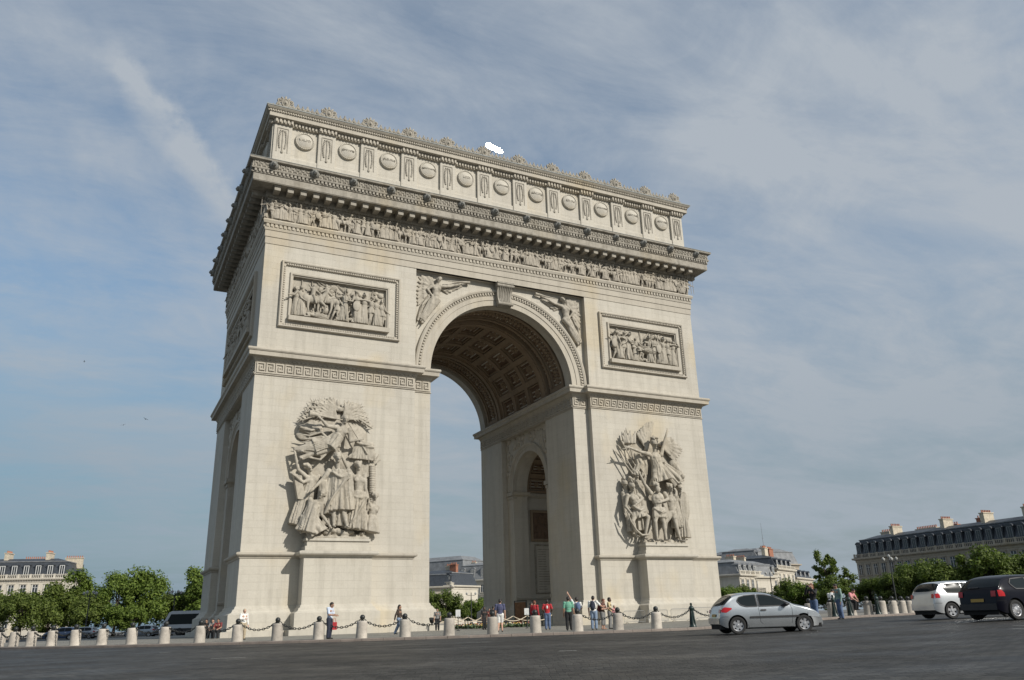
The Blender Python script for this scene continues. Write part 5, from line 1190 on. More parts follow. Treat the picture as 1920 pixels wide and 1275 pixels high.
def building(label, p0, p1, depth, wallH, roofH, ncol, facade, roofm, rows=3, chim=(), slope=1.3, base=.14, balustrade=True, win=(1.25, 2.2), gable=False, dormers=True, roof2=.9, pots=True, joinery=True, balc=False, djm=None):
    p0, p1 = Vector(p0), Vector(p1); L = (p1 - p0).length; d = (p1 - p0).normalized()
    e = empty('building', ((p0.x + p1.x) / 2, (p0.y + p1.y) / 2, base), math.atan2(d.y, d.x)); tag(e, label, 'building', 'buildings behind the trees')
    q = MB().box(-L / 2, L / 2, 0, depth, -.5, wallH); q.build('wall', facade, e)
    loop = [(-L / 2, 0), (L / 2, 0), (L / 2, depth), (-L / 2, depth)]
    c = MB().sweep(loop, [(-.05, wallH - .95), (.10, wallH - .93), (.12, wallH - .5), (.3, wallH - .42), (.62, wallH - .3), (.68, wallH), (.6, wallH + .06), (-.3, wallH + .1)])
    c.sweep(loop, [(-.05, wallH - 4.7), (.2, wallH - 4.66), (.26, wallH - 4.45), (-.05, wallH - 4.4)])
    for k in range(int(L / .55)): x = -L / 2 + .3 + k * .55; c.box(x - .1, x + .1, -.5, -.28, wallH - .46, wallH - .31)
    c.build('cornice', facade, e)
    if balustrade:
        b = MB().box(-L / 2, L / 2, -.34, -.18, wallH + .72, wallH + .85)
        for k in range(int(L / .4)): x = -L / 2 + .2 + k * .4; b.box(x - .07, x + .07, -.32, -.2, wallH + .06, wallH + .72)
        for k in range(ncol + 1): x = -L / 2 + L * k / ncol; b.box(x - .22, x + .22, -.36, -.14, wallH + .06, wallH + .95)
        b.build('balustrade', facade, e)
    r = MB(); s = slope; r0 = [(-L / 2, 0), (L / 2, 0), (L / 2, depth), (-L / 2, depth)]; r1 = [(-L / 2 + s * .6, s), (L / 2 - s * .6, s), (L / 2 - s * .6, depth - s), (-L / 2 + s * .6, depth - s)]
    m_ = min(depth / 2 - .2, 4.0); r2 = [(-L / 2 + m_ * .9, m_), (L / 2 - m_ * .9, m_), (L / 2 - m_ * .9, depth - m_), (-L / 2 + m_ * .9, depth - m_)]
    vs = [(x, y, wallH + .05) for x, y in r0] + [(x, y, wallH + roofH) for x, y in r1] + [(x, y, wallH + roofH + roof2) for x, y in r2]
    fs = [(3, 2, 1, 0), (8, 9, 10, 11)] + [(i + j, i + (j + 1) % 4, i + 4 + (j + 1) % 4, i + 4 + j) for i in (0, 4) for j in range(4)]
    r.add(vs, fs); rf = r.build('roof', roofm, e)
    MB().sweep(r1, [(-.1, wallH + roofH - .1), (.16, wallH + roofH - .08), (.16, wallH + roofH + .12), (-.1, wallH + roofH + .16)]).build('roof_curb', M_ZINC, rf)
    if balc:
        for row in range(rows):
            z = wallH - 4.0 - row * 3.7; b = MB().box(-L / 2, L / 2, -.75, .0, z - .16, z); b.box(-L / 2, L / 2, -.75, -.70, z + .9, z + .96)
            for k in range(int(L / .28)): x = -L / 2 + .14 + k * .28; b.box(x - .03, x + .03, -.74, -.71, z, z + .9)
            b.build('balcony', M_DARK, e)
    fr, pn, jo = win_mesh(*win); fme, pme, jme = fr.mesh('window', facade), pn.mesh('pane', M_GLASS_B), jo.mesh('casement', M_WHITE)
    for row in range(rows):
        z = wallH - 3.7 - row * 3.7
        for k in range(ncol):
            x = -L / 2 + L * (k + .5) / ncol; o = link('window', fme, e, (x, 0, z)); link('pane', pme, o)
            if joinery: link('casement', jme, o)
    if dormers:
        dm = dormer_mesh(1.1, roofH * .62, s + .3).mesh('dormer', roofm); dp = MB().box(-.5, .5, -.05, -.015, .25, roofH * .62).mesh('pane', M_GLASS_B); dj = MB().box(-.55, -.42, -.09, -.05, .2, roofH * .64).box(.42, .55, -.09, -.05, .2, roofH * .64).box(-.05, .05, -.09, -.05, .2, roofH * .64).box(-.42, .42, -.085, -.052, roofH * .58, roofH * .64).mesh('casement', djm or M_WHITE)
        for k in range(ncol): o = link('dormer', dm, e, (-L / 2 + L * (k + .5) / ncol, s * .22, wallH + roofH * .14)); link('pane', dp, o); link('casement', dj, o)
    for (x, y, wx, wy, h, mt) in chim:
        q = MB().box(x - wx / 2, x + wx / 2, y - wy / 2, y + wy / 2, wallH + roofH - 1.2, wallH + roofH + h); q.box(x - wx / 2 - .12, x + wx / 2 + .12, y - wy / 2 - .12, y + wy / 2 + .12, wallH + roofH + h, wallH + roofH + h + .2)
        ch = q.build('chimney', mt, e); q = MB(); n = max(2, int(max(wx, wy) / .45))
        for k in range(n):
            t = (k + .5) / n - .5; q.lathe([(.14, 0), (.12, .45), (.15, .5)], (x + (t * wx if wx > wy else 0), y + (t * wy if wy >= wx else 0), wallH + roofH + h + .2), 8)
        if pots: q.build('chimney_pots', M_POT, ch)
    return e
def facade_pts(pxa, da, pxb, db): return spot(pxa, da), spot(pxb, db)
# left: cream hotel with dark mansard
a, b = facade_pts(-190, 238, 112, 226)
building('cream stone building with dark mansard on the far left', a, b, 16, 13.2, 3.9, 13, M_CREAM, M_SLATE, 3, [(x, y, .9, 3.2, 2.1, M_PLAST) for x, y in ((2, 4.5), (11.2, 4.5), (-9, 4.5), (-18, 4.5))] + [(15.5, 9, 4, .8, 1.2, M_PLAST), (7, 8, 5.0, .8, 1.0, M_PLAST)])
# through the arch
a, b = facade_pts(770, 222, 846, 214); building('corner building with slate dormers and white balustrade, seen through the arch', a, b, 12, 9.4, 3.2, 5, M_CREAM, M_SLATE, 3, [(2.5, 5, 2.2, .9, 1.8, M_PLAST), (4.4, 4.2, 2.0, 1.0, 2.0, M_BRICK)])
a, b = facade_pts(846.5, 214, 884, 232); building('receding side wing with pilasters, seen through the arch', a, b, 8, 9.2, 3.0, 6, M_CREAM, M_SLATE, 3, [], pots=False)
a, b = facade_pts(858, 262, 935, 256); building('taller pale building with grey roof beside the right pier, seen through the arch', a, b, 14, 12.6, 4.4, 4, M_CREAM, M_ZINC, 3, [(-4, 6, 1.5, .9, 1.2, M_PLAST)], balustrade=False)
a, b = facade_pts(770, 285, 868, 272); building('tall grey roofed building farthest back, seen through the arch', a, b, 16, 15.4, 4.4, 7, M_GREYF, M_ZINC, 2, [], balustrade=False, dormers=False, roof2=1.6)
# right of the arch
a, b = facade_pts(1290, 216, 1392, 205); building('grey roofed apartment block touching the right edge of the arch', a, b, 14, 8.8, 2.7, 7, M_CREAM, M_ZINC, 3, [(3, 5, 2.6, .9, 2.2, M_PLAST), (-3, 6, 2.6, .9, 1.8, M_PLAST)])
a, b = facade_pts(1396, 202, 1468, 222); building('cream corner block with long balconies behind the silver car', a, b, 12, 9.2, 2.8, 8, M_CREAM, M_ZINC, 3, [(1, 5, .8, 3.0, 1.5, M_PLAST)], win=(1.3, 2.5), balc=True)
a, b = facade_pts(1330, 262, 1436, 248); building('tall pale gabled block with broad grey roof behind the arch edge', a, b, 18, 13.8, 3.5, 6, M_GREYF, M_ZINC, 2, [(8, 6, 2.0, .9, 1.2, M_PLAST)], balustrade=False, dormers=False, roof2=1.2)
a, b = facade_pts(1436.5, 248, 1466, 262); building('narrow tall cream house with many windows behind the corner block', a, b, 12, 15.0, 2.6, 4, M_CREAM, M_ZINC, 3, [], balc=True, balustrade=True, dormers=True)
a, b = facade_pts(1469, 224, 1502, 240); building('pale house with brick chimney stack, right of the corner block', a, b, 12, 11.2, 2.8, 4, M_CREAM, M_SLATE, 3, [(1.5, 4, 3.6, .9, 2.6, M_BRICK), (-3, 4, 2.8, .9, 2.6, M_PLAST)])
a, b = facade_pts(1503, 242, 1535, 262); building('low distant pale house left of the tall thin tree', a, b, 12, 9.4, 2.2, 4, M_CREAM, M_SLATE, 2, [], balustrade=False)
a, b = facade_pts(1624, 206, 2010, 176); L_ = (Vector(b) - Vector(a)).length
building('long grey stone building with dark mansard and chimneys on the right', a, b, 15, 11.6, 4.0, 21, M_GREYF, M_SLATE, 3, [(-L_ / 2 + x, y, wx, wy, h, mt) for x, y, wx, wy, h, mt in ((4.5, 6, 2.6, .9, 1.5, M_PLAST), (9.2, 4, .9, 2.8, 2.2, M_PLAST), (14, 8, 5.4, .9, 1.3, M_PLAST), (22.5, 4, .9, 2.8, 2.2, M_PLAST), (20, 8, 4, .9, 1.3, M_BRICK), (32, 4, .9, 2.8, 2.3, M_PLAST), (29, 7, 3, .9, 1.8, M_BRICK), (41, 4, .9, 2.8, 2.3, M_PLAST), (53, 4, .9, 2.8, 2.4, M_PLAST), (62, 4, .9, 2.8, 2.4, M_PLAST))], djm=M_ZINC)
# mast on the roofs
x, y = spot(1450, 255); q = MB().tube([(0, 0, 16), (0, 0, 21), (0, 0, 26)], [.10, .07, .04], 6)
for zz in (19, 21.5): q.tube([(-.4, 0, zz), (.4, 0, zz)], .04, 5)
o = q.build('antenna_mast', simple('mast_steel', (.25, .26, .28), .5, .5)); o.location = (x, y, 0); tag(o, 'thin tall antenna mast above the roofs right of the arch', 'antenna')

# ------------------------------------------------------------------ street lamps
M_GLOBE = simple('frosted_globe', (.38, .38, .36), .25, 0, .05)
M_IRON = simple('lamp_iron', (.03, .032, .03), .5)
def lamp(px, d_, h, kind, label):
    x, y = spot(px, d_); e = empty('street_lamp', (x, y, .0 + (road_z(x, y) if math.hypot(x, y) < 112 else .14))); tag(e, label, 'street lamp', 'street lamps round the place')
    MB().lathe([(.30, 0), (.28, .5), (.18, .7), (.13, 1.0), (.09, 2.0), (.075, h * .8), (.06, h - .35), (.10, h - .3), (.05, h - .1), (.03, h)], n=12).build('lamp_post', M_IRON, e, 50)
    arms = MB(); gl = []
    if kind == 'multi': offs = [(.95 * math.cos(2 * math.pi * k / 5 + .3), .95 * math.sin(2 * math.pi * k / 5 + .3), -.15) for k in range(5)] + [(0, 0, .25)]
    elif kind == 'double': offs = [(-.85, .0, -.25), (.85, 0, -.25)]
    else: offs = [(-.8, 0, -.1), (.8, 0, -.1), (-.4, 0, .05), (.4, 0, .05)]
    for ox, oy, oz in offs: arms.tube([(0, 0, h - .5), (ox * .6, oy * .6, h - .55), (ox, oy, h + oz - .2)], .035, 6); gl.append((ox, oy, h + oz))
    arms.build('lamp_arms', M_IRON, e)
    for g in gl:
        b = MB().lathe([(0, -.20), (.12, -.17), (.20, 0), (.17, .14), (.06, .22), (0, .3)], n=10).build('lamp_globe', M_GLOBE, e, True, g)
lamp(323, 132, 6.0, 'row', 'lamp with a row of pale globes left of the arch'); lamp(162, 136, 6.2, 'row', 'thin lamp post in front of the dark left trees')
lamp(884, 150, 5.6, 'double', 'dark two armed lamp seen through the arch'); lamp(1688, 132, 7.4, 'multi', 'tall lamp with a cluster of globes before the right building'); lamp(1455, 140, 6.6, 'double', 'dark lamp with two lanterns before the apartment block')

# ------------------------------------------------------------------ things on and round the plaza
M_BRZ = simple('weathered_bronze', (.045, .06, .05), .5, .3)
M_ROPE = simple('white_rope', (.55, .47, .36), .85)
# enclosure under the vault: posts and rope, flower bed
posts = [(-6.2, -9.2), (-3.4, -9.6), (-.6, -9.8), (2.2, -9.6), (5.0, -9.0), (-6.0, -6.0), (-3, -5.2), (0, -5), (3, -5.2), (5.6, -6)]
for i, (x, y) in enumerate(posts):
    z = plaza_z(x, y); o = MB().lathe([(.2, 0), (.2, .03), (.04, .06), (.035, .95), (.06, .98), (.05, 1.06), (0, 1.1)], n=10).build('rope_post', M_BRZ, None, 50, (x, y, z)); tag(o, 'thin rope post under the arch, %s from the left in the %s row' % (ordn[i % 5], 'front' if i < 5 else 'back'), 'post', 'rope posts under the arch')
for row, rown in ((posts[:5], 'front'), (posts[5:], 'back')):
    for i in range(4):
        a = Vector(row[i] + (plaza_z(*row[i]) + .95,)); b = Vector(row[i + 1] + (plaza_z(*row[i + 1]) + .95,)); P = [a.lerp(b, t / 10) - Vector((0, 0, .42 * (1 - (t / 5 - 1) ** 2))) for t in range(11)]
        o = MB().tube(P, .035, 6).build('rope', M_ROPE, None, 'all'); tag(o, 'pale sagging rope, %s span of the %s row under the arch' % (ordn[i], rown), 'rope', 'ropes under the arch')
rnd = random.Random(3); q = MB(); q2 = MB()
for k in range(420):
    x = rnd.uniform(-4.6, 3.6); y = rnd.uniform(-8.9, -7.6); z = plaza_z(x, y); q.ell((x, y, z + rnd.uniform(.05, .3)), rnd.uniform(.06, .14), .1, rnd.uniform(.05, .12), None, 6, 4)
    if k % 2: q2.ell((x, y - .05, z + rnd.uniform(.2, .42)), .06, .06, .05, None, 6, 4)
fl = q.build('flower_bed', simple('flower_leaves', (.05, .08, .03), .7, 0, .4, 5)); tag(fl, 'low bed of yellow and white flowers laid under the arch', 'flowers'); struct(fl, 'stuff')
def petals():
    m, t, b = newmat('petals', .7); g = t.nodes.new('ShaderNodeNewGeometry'); c = t.nodes.new('ShaderNodeValToRGB'); c.color_ramp.interpolation = 'CONSTANT'
    e = c.color_ramp.elements; e[0].color = (.6, .42, .1, 1); e[1].position = .35; e[1].color = (.6, .55, .45, 1); n = e.new(.7); n.color = (.35, .12, .10, 1); t.links.new(g.outputs['Random Per Island'], c.inputs[0]); t.links.new(c.outputs[0], b.inputs['Base Color']); return m
q2.build('blossoms', petals(), fl)
# notice boards on thin posts
for px, d_, lab in ((859, 60, 'small white notice on a post, left under the arch'), (988, 63, 'small white notice on a post, right under the arch')):
    x, y = spot(px, d_); e = empty('notice_board', (x, y, plaza_z(x, y)), R(-25)); tag(e, lab, 'sign', 'notices under the arch')
    MB().lathe([(.14, 0), (.14, .03), (.025, .05), (.025, 1.05)], n=8).build('sign_post', M_DARK, e); MB().box(-.17, .17, -.02, .02, .95, 1.42).build('sign_plate', M_WHITE, e)
# wooden door leaf at the foot of the passage
x, y = spot(988, 88); e = empty('wooden_door', (6.55, .2, plaza_z(6.55, .2)), R(-62)); e.scale = (.78, .78, .78); tag(e, 'tall brown wooden door leaf standing open at the right pier', 'door')
q = MB().box(-.85, .85, -.05, .05, .05, 2.9)
for a, b in ((.15, 1.2), (1.4, 2.7)):
    for s in (-1, 1): q.box(s * .08, s * .75, -.08, -.05, a, b)
q.build('door_leaf', simple('brown_wood', (.16, .075, .03), .5, 0, .3, 3), e); MB().box(-.95, -.86, -.08, .08, 0, 3.0).box(.86, .95, -.08, .08, 0, 3.0).box(-.95, .95, -.08, .08, 3.0, 3.1).build('door_frame', M_DARK, e)
# crowd barriers along the right pier
M_GALV = simple('galvanised_steel', (.36, .36, .35), .4, .7, .1)
def barrier_mesh():
    q = MB().tube([(-1.1, 0, .15), (-1.1, 0, .95), (-1.0, 0, 1.05), (1.0, 0, 1.05), (1.1, 0, .95), (1.1, 0, .15)], .02, 6); q.tube([(-1.1, 0, .18), (1.1, 0, .18)], .016, 6)
    for k in range(17): q.tube([(-1 + k * .125, 0, .18), (-1 + k * .125, 0, 1.05)], .008, 5)
    for s in (-1, 1): q.tube([(s * .8, -.3, .0), (s * .8, 0, .16), (s * .8, .3, 0)], .018, 6)
    return q.mesh('crowd_barrier', M_GALV)
BAR = barrier_mesh()
for i in range(5):
    x = 9.4 + i * 2.35; y = -15.4 - .12 * i; o = link('crowd_barrier', BAR, None, (x, y, plaza_z(x, y))); o.rotation_euler = (0, 0, R(2 + 3 * (i % 2))); tag(o, 'grey steel crowd barrier at the right pier foot, %s from the left' % ordn[i], 'barrier', 'crowd barriers at the right pier')
# floodlights on the base steps
for i, (x, lab) in enumerate(((-13.2, 'small dark floodlight on the left pier base'), (-7.6, 'small dark floodlight at the corner of the left pier base'), (19.6, 'small dark floodlight on the right pier base'), (10.2, 'small dark floodlight by the strip of the right pier'))):
    e = MB().lathe([(.0, -.2), (.14, -.18), (.24, .08), (.25, .12), (.2, .12)], (0, 0, 0), 14, Matrix.Translation((0, 0, .38)) @ Matrix.Rotation(R(28), 4, 'X')).box(-.05, .05, -.05, .05, 0, .25).build('floodlight', M_DARK, None, 40, (x, -HY - .82, .53)); tag(e, lab, 'floodlight', 'floodlights on the pier bases')
    MB().lathe([(0, .10), (.19, .105), (0, .125)], (0, 0, 0), 14, Matrix.Translation((0, 0, .38)) @ Matrix.Rotation(R(28), 4, 'X')).build('lens', M_GLASS_B, e)
# glint on the roof edge: two polished panels tilted so that they catch the sun
M_MIRR, _, _ = newmat('polished_steel', .10, (.85, .85, .83), 1.0)
v = ray(927, 279); t = (-HY - .05 - CAM.y) / v.y; P = CAM + v * t; nrm = (SUNDIR + (CAM - P).normalized()).normalized(); q = MB()
MT = nrm.to_track_quat('Z', 'X').to_matrix(); MI = MT.inverted()
for k, (dx, dz, a_, b_) in enumerate(((-.62, .22, .34, .30), (-.18, .05, .42, .24), (.34, -.06, .34, .30), (.66, -.15, .26, .22))):
    c = MI @ (Vector((1, 0, 0)) * dx + Vector((0, 0, 1)) * dz); q.lathe([(0, -.012), (1, -.012), (1, .012), (0, .012)], (0, 0, 0), 20, Matrix.Translation((c.x, c.y, .004 * k)) @ Matrix.Rotation(.3, 4, 'Z') @ Matrix.Diagonal((b_, a_, 1, 1)))
o = q.build('roof_panel', M_MIRR); o.matrix_world = Matrix.Translation(P) @ MT.to_4x4(); o.rotation_mode = 'XYZ'
MB().tube([(0, 0, -.02), (0, .0, -.9)], .03, 6).build('bracket', M_DARK, o); tag(o, 'small polished panel flashing in the sun on the roof edge', 'roof panel')
# birds
def bird_mesh():
    q = MB().ell((0, 0, 0), .16, .06, .055); q.cap((.14, 0, .02), .04, (.22, 0, .02), .02, 6); q.cap((-.14, 0, 0), .035, (-.28, 0, 0), .03, 6)
    w_ = MB()
    for s in (-1, 1): w_.add([(.08, s * .03, .02), (-.08, s * .03, .02), (-.05, s * .3, .14), (.07, s * .28, .15), (-.10, s * .58, .06), (-.02, s * .56, .08)], [(0, 1, 2, 3), (3, 2, 4, 5)] if s > 0 else [(3, 2, 1, 0), (5, 4, 2, 3)])
    return q.mesh('bird', M_DARK, 'all'), w_.mesh('wings', M_DARK)
B1, B2 = bird_mesh()
for px, py, d_, lab in ((273, 786, 105, 'small dark bird in flight, rightmost of three left of the arch'), (231, 797, 120, 'small dark bird in flight, lowest of three left of the arch'), (158, 678, 150, 'tiny distant bird, highest of three left of the arch')):
    v = ray(px, py).normalized(); o = link('bird', B1, None, tuple(CAM + v * d_)); o.rotation_euler = (.3, .2, px * .1); o.scale = (.6, .6, .6); tag(o, lab, 'bird', 'birds left of the arch'); link('wings', B2, o)
# ------------------------------------------------------------------ vehicles
M_TYRE = simple('tyre_rubber', (.018, .018, .018), .8, 0, .1)
M_ALLOY = simple('alloy_wheel', (.46, .46, .47), .3, .7, .05)
M_CARGL, _, _ = newmat('car_glass', .04, (.015, .02, .022), 0, .15)

M_PLAST_B = simple('black_plastic', (.02, .02, .022), .55, 0, .1)
M_TAIL, _, _b = newmat('tail_lamp_red', .15, (.42, .012, .015)); M_PLATE = simple('yellow_plate', (.36, .22, .035), .5, 0, .05)
M_TAILW, _, _ = newmat('lamp_clear', .08, (.26, .28, .30)); M_WELL = simple('wheel_well', (.008, .008, .008), .9, 0, 0)
def paint(name, col, metal, rough, coat=1.0):
    m, t, b = newmat(name, rough, col, metal); b.inputs['Coat Weight'].default_value = coat; b.inputs['Specular IOR Level'].default_value = .5 * coat; b.inputs['Coat Roughness'].default_value = .06
    c = mixc(t, 1, col, ramp(t, noise(t, 3, 4), [(.3, .93), (.7, 1.04)]), 'MULTIPLY'); t.links.new(c, b.inputs['Base Color']); return m
def interp(P, x):
    if x <= P[0][0]: return P[0][1]
    for (a, b), (c, d) in zip(P, P[1:]):
        if x <= c: return b + (d - b) * (x - a) / (c - a)
    return P[-1][1]
def smooth_interp(P, x):
    """Catmull-Rom style (monotone enough) interpolation"""
    n = len(P)
    if x <= P[0][0]: return P[0][1]
    if x >= P[-1][0]: return P[-1][1]
    for i in range(n - 1):
        if x <= P[i + 1][0]:
            x0, y0 = P[i]; x1, y1 = P[i + 1]; h = x1 - x0; t = (x - x0) / h
            def sl(j):
                if j == 0 or j == n - 1: k = min(max(j, 0), n - 2); return (P[k + 1][1] - P[k][1]) / (P[k + 1][0] - P[k][0])
                a = (P[j][1] - P[j - 1][1]) / (P[j][0] - P[j - 1][0]); b = (P[j + 1][1] - P[j][1]) / (P[j + 1][0] - P[j][0])
                return 0 if a * b <= 0 else 2 * a * b / (a + b)
            m0, m1 = sl(i) * h, sl(i + 1) * h
            return (2 * t**3 - 3 * t**2 + 1) * y0 + (t**3 - 2 * t**2 + t) * m0 + (-2 * t**3 + 3 * t**2) * y1 + (t**3 - t**2) * m1
class Car:
    def __init__(s, L, W, top, belt, rw, xr, xf, tumble=.27, zb=.21, rcut=.16):
        s.L, s.W, s.top, s.belt, s.rw, s.xr, s.xf, s.tumble, s.zb = L, W, top, belt, rw, xr, xf, tumble, zb
        s.rear_r, s.front_r = rcut, .42
    def hw(s, x, z):
        w_ = s.W / 2; L = s.L
        if x < .5: t = (.5 - x) / .5; w_ *= 1 - .16 * t ** 3.2
        if x > L - .95: t = (x - L + .95) / .95; w_ *= 1 - .30 * t ** 2.6
        zz = (z - .62) / .42
        if z < .62: w_ *= 1 - .055 * zz * zz
        elif z < s.belt: w_ *= 1 - .035 * ((z - .62) / (s.belt - .62)) ** 2
        else: t = (z - s.belt) / (1.44 - s.belt); w_ *= (1 - .035) * (1 - s.tumble * (.82 * t + .18 * t * t))
        return w_
    def bot(s, x): return s.zb + .14 * max(0, (.35 - x) / .35) ** 2 + .04 * max(0, (x - s.L + .5) / .5) ** 2
    def sec(s, x, t):
        zt = smooth_interp(s.top, x); zb = min(s.bot(x), zt - .05); rc = min(.115, (zt - zb) * .42); zs = zt - rc
        if t <= .62:
            z = zb + (zs - zb) * t / .62; return Vector((x, s.hw(x, z), z))
        a = (t - .62) / .38 * math.pi / 2; yw = s.hw(x, zs); c, sn = max(math.cos(a), 0), math.sin(a)
        return Vector((x, yw * c ** .62, zs + rc * sn ** .70))
    def body_mesh(s, mat):
        xs = [0, .012, .03, .06, .1, .15, .2] + [.2 + (s.L - .4) * k / 62 for k in range(1, 62)] + [s.L - .2, s.L - .13, s.L - .08, s.L - .04, s.L - .015, s.L]
        ts = [k / 16 * .62 for k in range(17)] + [.62 + .38 * k / 14 for k in range(1, 15)]; q = MB(); n = 2 * len(ts) - 1
        for x in xs:
            R_ = [s.sec(x, t) for t in ts]; row = [(p.x, p.y, p.z) for p in R_] + [(p.x, -p.y, p.z) for p in reversed(R_[:-1])]; q.v += row
        for i in range(len(xs) - 1):
            for k in range(n): k2 = (k + 1) % n; q.f.append((i * n + k, (i + 1) * n + k, (i + 1) * n + k2, i * n + k2))
        q.f += [tuple(range(n)), tuple(reversed([(len(xs) - 1) * n + k for k in range(n)]))]
        q = fixn(q); me = q.mesh('body'); cs = []
        for x in (s.xr, s.xf):
            for e in (-1, 1):
                c = MB(); pr = [(0, 0), (s.rw + .055, 0), (s.rw + .055, .7), (0, .7)]
                c.lathe(pr, (0, 0, 0), 30, Matrix.Translation((x, e * (s.W / 2 - .24), s.rw + .01)) @ Matrix.Rotation(-e * math.pi / 2, 4, 'X')); cs.append(fixn(c))
        me = boolean(me, cs); me.materials.clear(); me.materials.append(mat); me.materials.append(M_WELL)
        for p in me.polygons:
            p.use_smooth = True; c = p.center
            for x in (s.xr, s.xf):
                d = math.hypot(c.x - x, c.z - s.rw - .01)
                if d < s.rw + .052 or (d < s.rw + .075 and abs(c.y) < s.W / 2 - .03 and abs(p.normal.y) < .35): p.material_index = 1
        me.set_sharp_from_angle(angle=R(38)); return me
    def side(s, lower, upper, x0, x1, e, off=.006, n=18, m=5):
        """a panel lying on the flank between two outlines z(x)"""
        q = MB()
        for i in range(n + 1):
            x = x0 + (x1 - x0) * i / n; a, b = interp(lower, x), interp(upper, x)
            for j in range(m + 1): z = a + (b - a) * j / m; q.v.append((x, e * (s.surf_y(x, z) + off), z))
        for i in range(n):
            for j in range(m):
                f = (i * (m + 1) + j, (i + 1) * (m + 1) + j, (i + 1) * (m + 1) + j + 1, i * (m + 1) + j + 1); q.f.append(f if e < 0 else f[::-1])
        return q
    def surf_y(s, x, z):
        zt = smooth_interp(s.top, x); zb = min(s.bot(x), zt - .05); rc = min(.115, (zt - zb) * .42); zs = zt - rc
        if z <= zs: return s.hw(x, z)
        sn = min(1, (z - zs) / rc) ** (1 / .70); return s.hw(x, zs) * max(.62, max(0, 1 - sn * sn) ** .31)
    def over(s, x0f, x1f, t0, off=.006, n=10, m=12):
        """a panel wrapped over the top surface (screens); x range may vary with the side position"""
        q = MB(); T = [t0 + (1 - t0) * k / m for k in range(m + 1)]; S = [(t, 1) for t in T] + [(t, -1) for t in reversed(T[:-1])]
        for i in range(n + 1):
            for t, e in S:
                u = (t - t0) / (1 - t0); x = x0f(u) + (x1f(u) - x0f(u)) * i / n; p = s.sec(x, t); p2 = s.sec(x + .01, t); d = (p2 - p); nr = Vector((-d.z, 0, d.x)).normalized()
                nr = (nr + Vector((0, .35 * (1 - u), 0))).normalized() if nr.z > -.2 else nr
                q.v.append((p.x + nr.x * off, e * (p.y + nr.y * off), p.z + nr.z * off))
        c = len(S)
        for i in range(n):
            for k in range(c - 1): q.f.append((i * c + k, (i + 1) * c + k, (i + 1) * c + k + 1, i * c + k + 1))
        return q
def wheel(car, parent, x, e, spokes, style):
    r = car.rw; w_ = empty('wheel', (x, e * (car.W / 2 - .10), r), 0, parent)
    M = Matrix.Rotation(-e * math.pi / 2, 4, 'X')
    MB().lathe([(r * .64, -.09), (r * .8, -.10), (r * .95, -.09), (r, -.06), (r, .06), (r * .95, .085), (r * .8, .09), (r * .66, .075), (r * .64, .05), (r * .64, -.09)], n=40, M=M, caps=False).build('tyre', M_TYRE, w_, 40)
    q = MB().lathe([(r * .655, .06), (r * .65, .075), (r * .60, .065), (r * .57, -.02), (r * .655, -.05)], n=36, caps=False)
    if style == 'spoke':
        for k in range(spokes):
            a = 2 * math.pi * k / spokes + .3; c, s_ = math.cos(a), math.sin(a); wd = .036
            vs = [(-s_ * wd * f + c * rr, c * wd * f + s_ * rr, z) for rr, f, z in ((.03, -1.3, .055), (.03, 1.3, .055), (r * .62, 1.35, .06), (r * .62, -1.35, .06), (.03, -1.3, .01), (.03, 1.3, .01), (r * .62, 1.35, .02), (r * .62, -1.35, .02))]
            q.add(vs, [(0, 1, 2, 3), (7, 6, 5, 4), (0, 4, 5, 1), (1, 5, 6, 2), (2, 6, 7, 3), (3, 7, 4, 0)])
        q.lathe([(.065, .0), (.065, .06), (.05, .075), (0, .078)], n=20)
    else:
        q.lathe([(r * .6, .03), (r * .52, .055), (r * .3, .065), (.06, .07), (0, .085)], n=36)
        for k in range(spokes):
            a = 2 * math.pi * k / spokes; c, s_ = math.cos(a), math.sin(a); q.ell((c * r * .5, s_ * r * .5, .06), .012, .012, .01, None, 6, 4); q.tube([(c * r * .36, s_ * r * .36, .07), (c * r * .57, s_ * r * .57, .062)], .011, 5)
    q.xf(M).build('rim', M_ALLOY, w_, 35)
    MB().lathe([(0, -.03), (r * .58, -.03), (r * .58, -.01), (0, -.01)], n=24, M=M).build('brake_disc', M_WELL, w_)
    return w_
def ribbon_on(car, pts, e, w_=.008, off=.003):
    """thin dark joint line on the flank following (x,z) points"""
    q = MB(); P = []
    for (a, b), (c, d) in zip(pts, pts[1:]):
        n = max(2, int(math.hypot(c - a, d - b) / .06))
        for i in range(n): P.append((a + (c - a) * i / n, b + (d - b) * i / n))
    P.append(pts[-1])
    for i, (x, z) in enumerate(P):
        x2, z2 = P[min(i + 1, len(P) - 1)]; x1, z1 = P[max(i - 1, 0)]; dx, dz = x2 - x1, z2 - z1; l = math.hypot(dx, dz) or 1; nx, nz = -dz / l * w_ / 2, dx / l * w_ / 2
        for s in (-1, 1): q.v.append((x + s * nx, e * (car.surf_y(x + s * nx, z + s * nz) + off), z + s * nz))
    for i in range(len(P) - 1): f = (2 * i, 2 * i + 2, 2 * i + 3, 2 * i + 1); q.f.append(f if e < 0 else f[::-1])
    return q
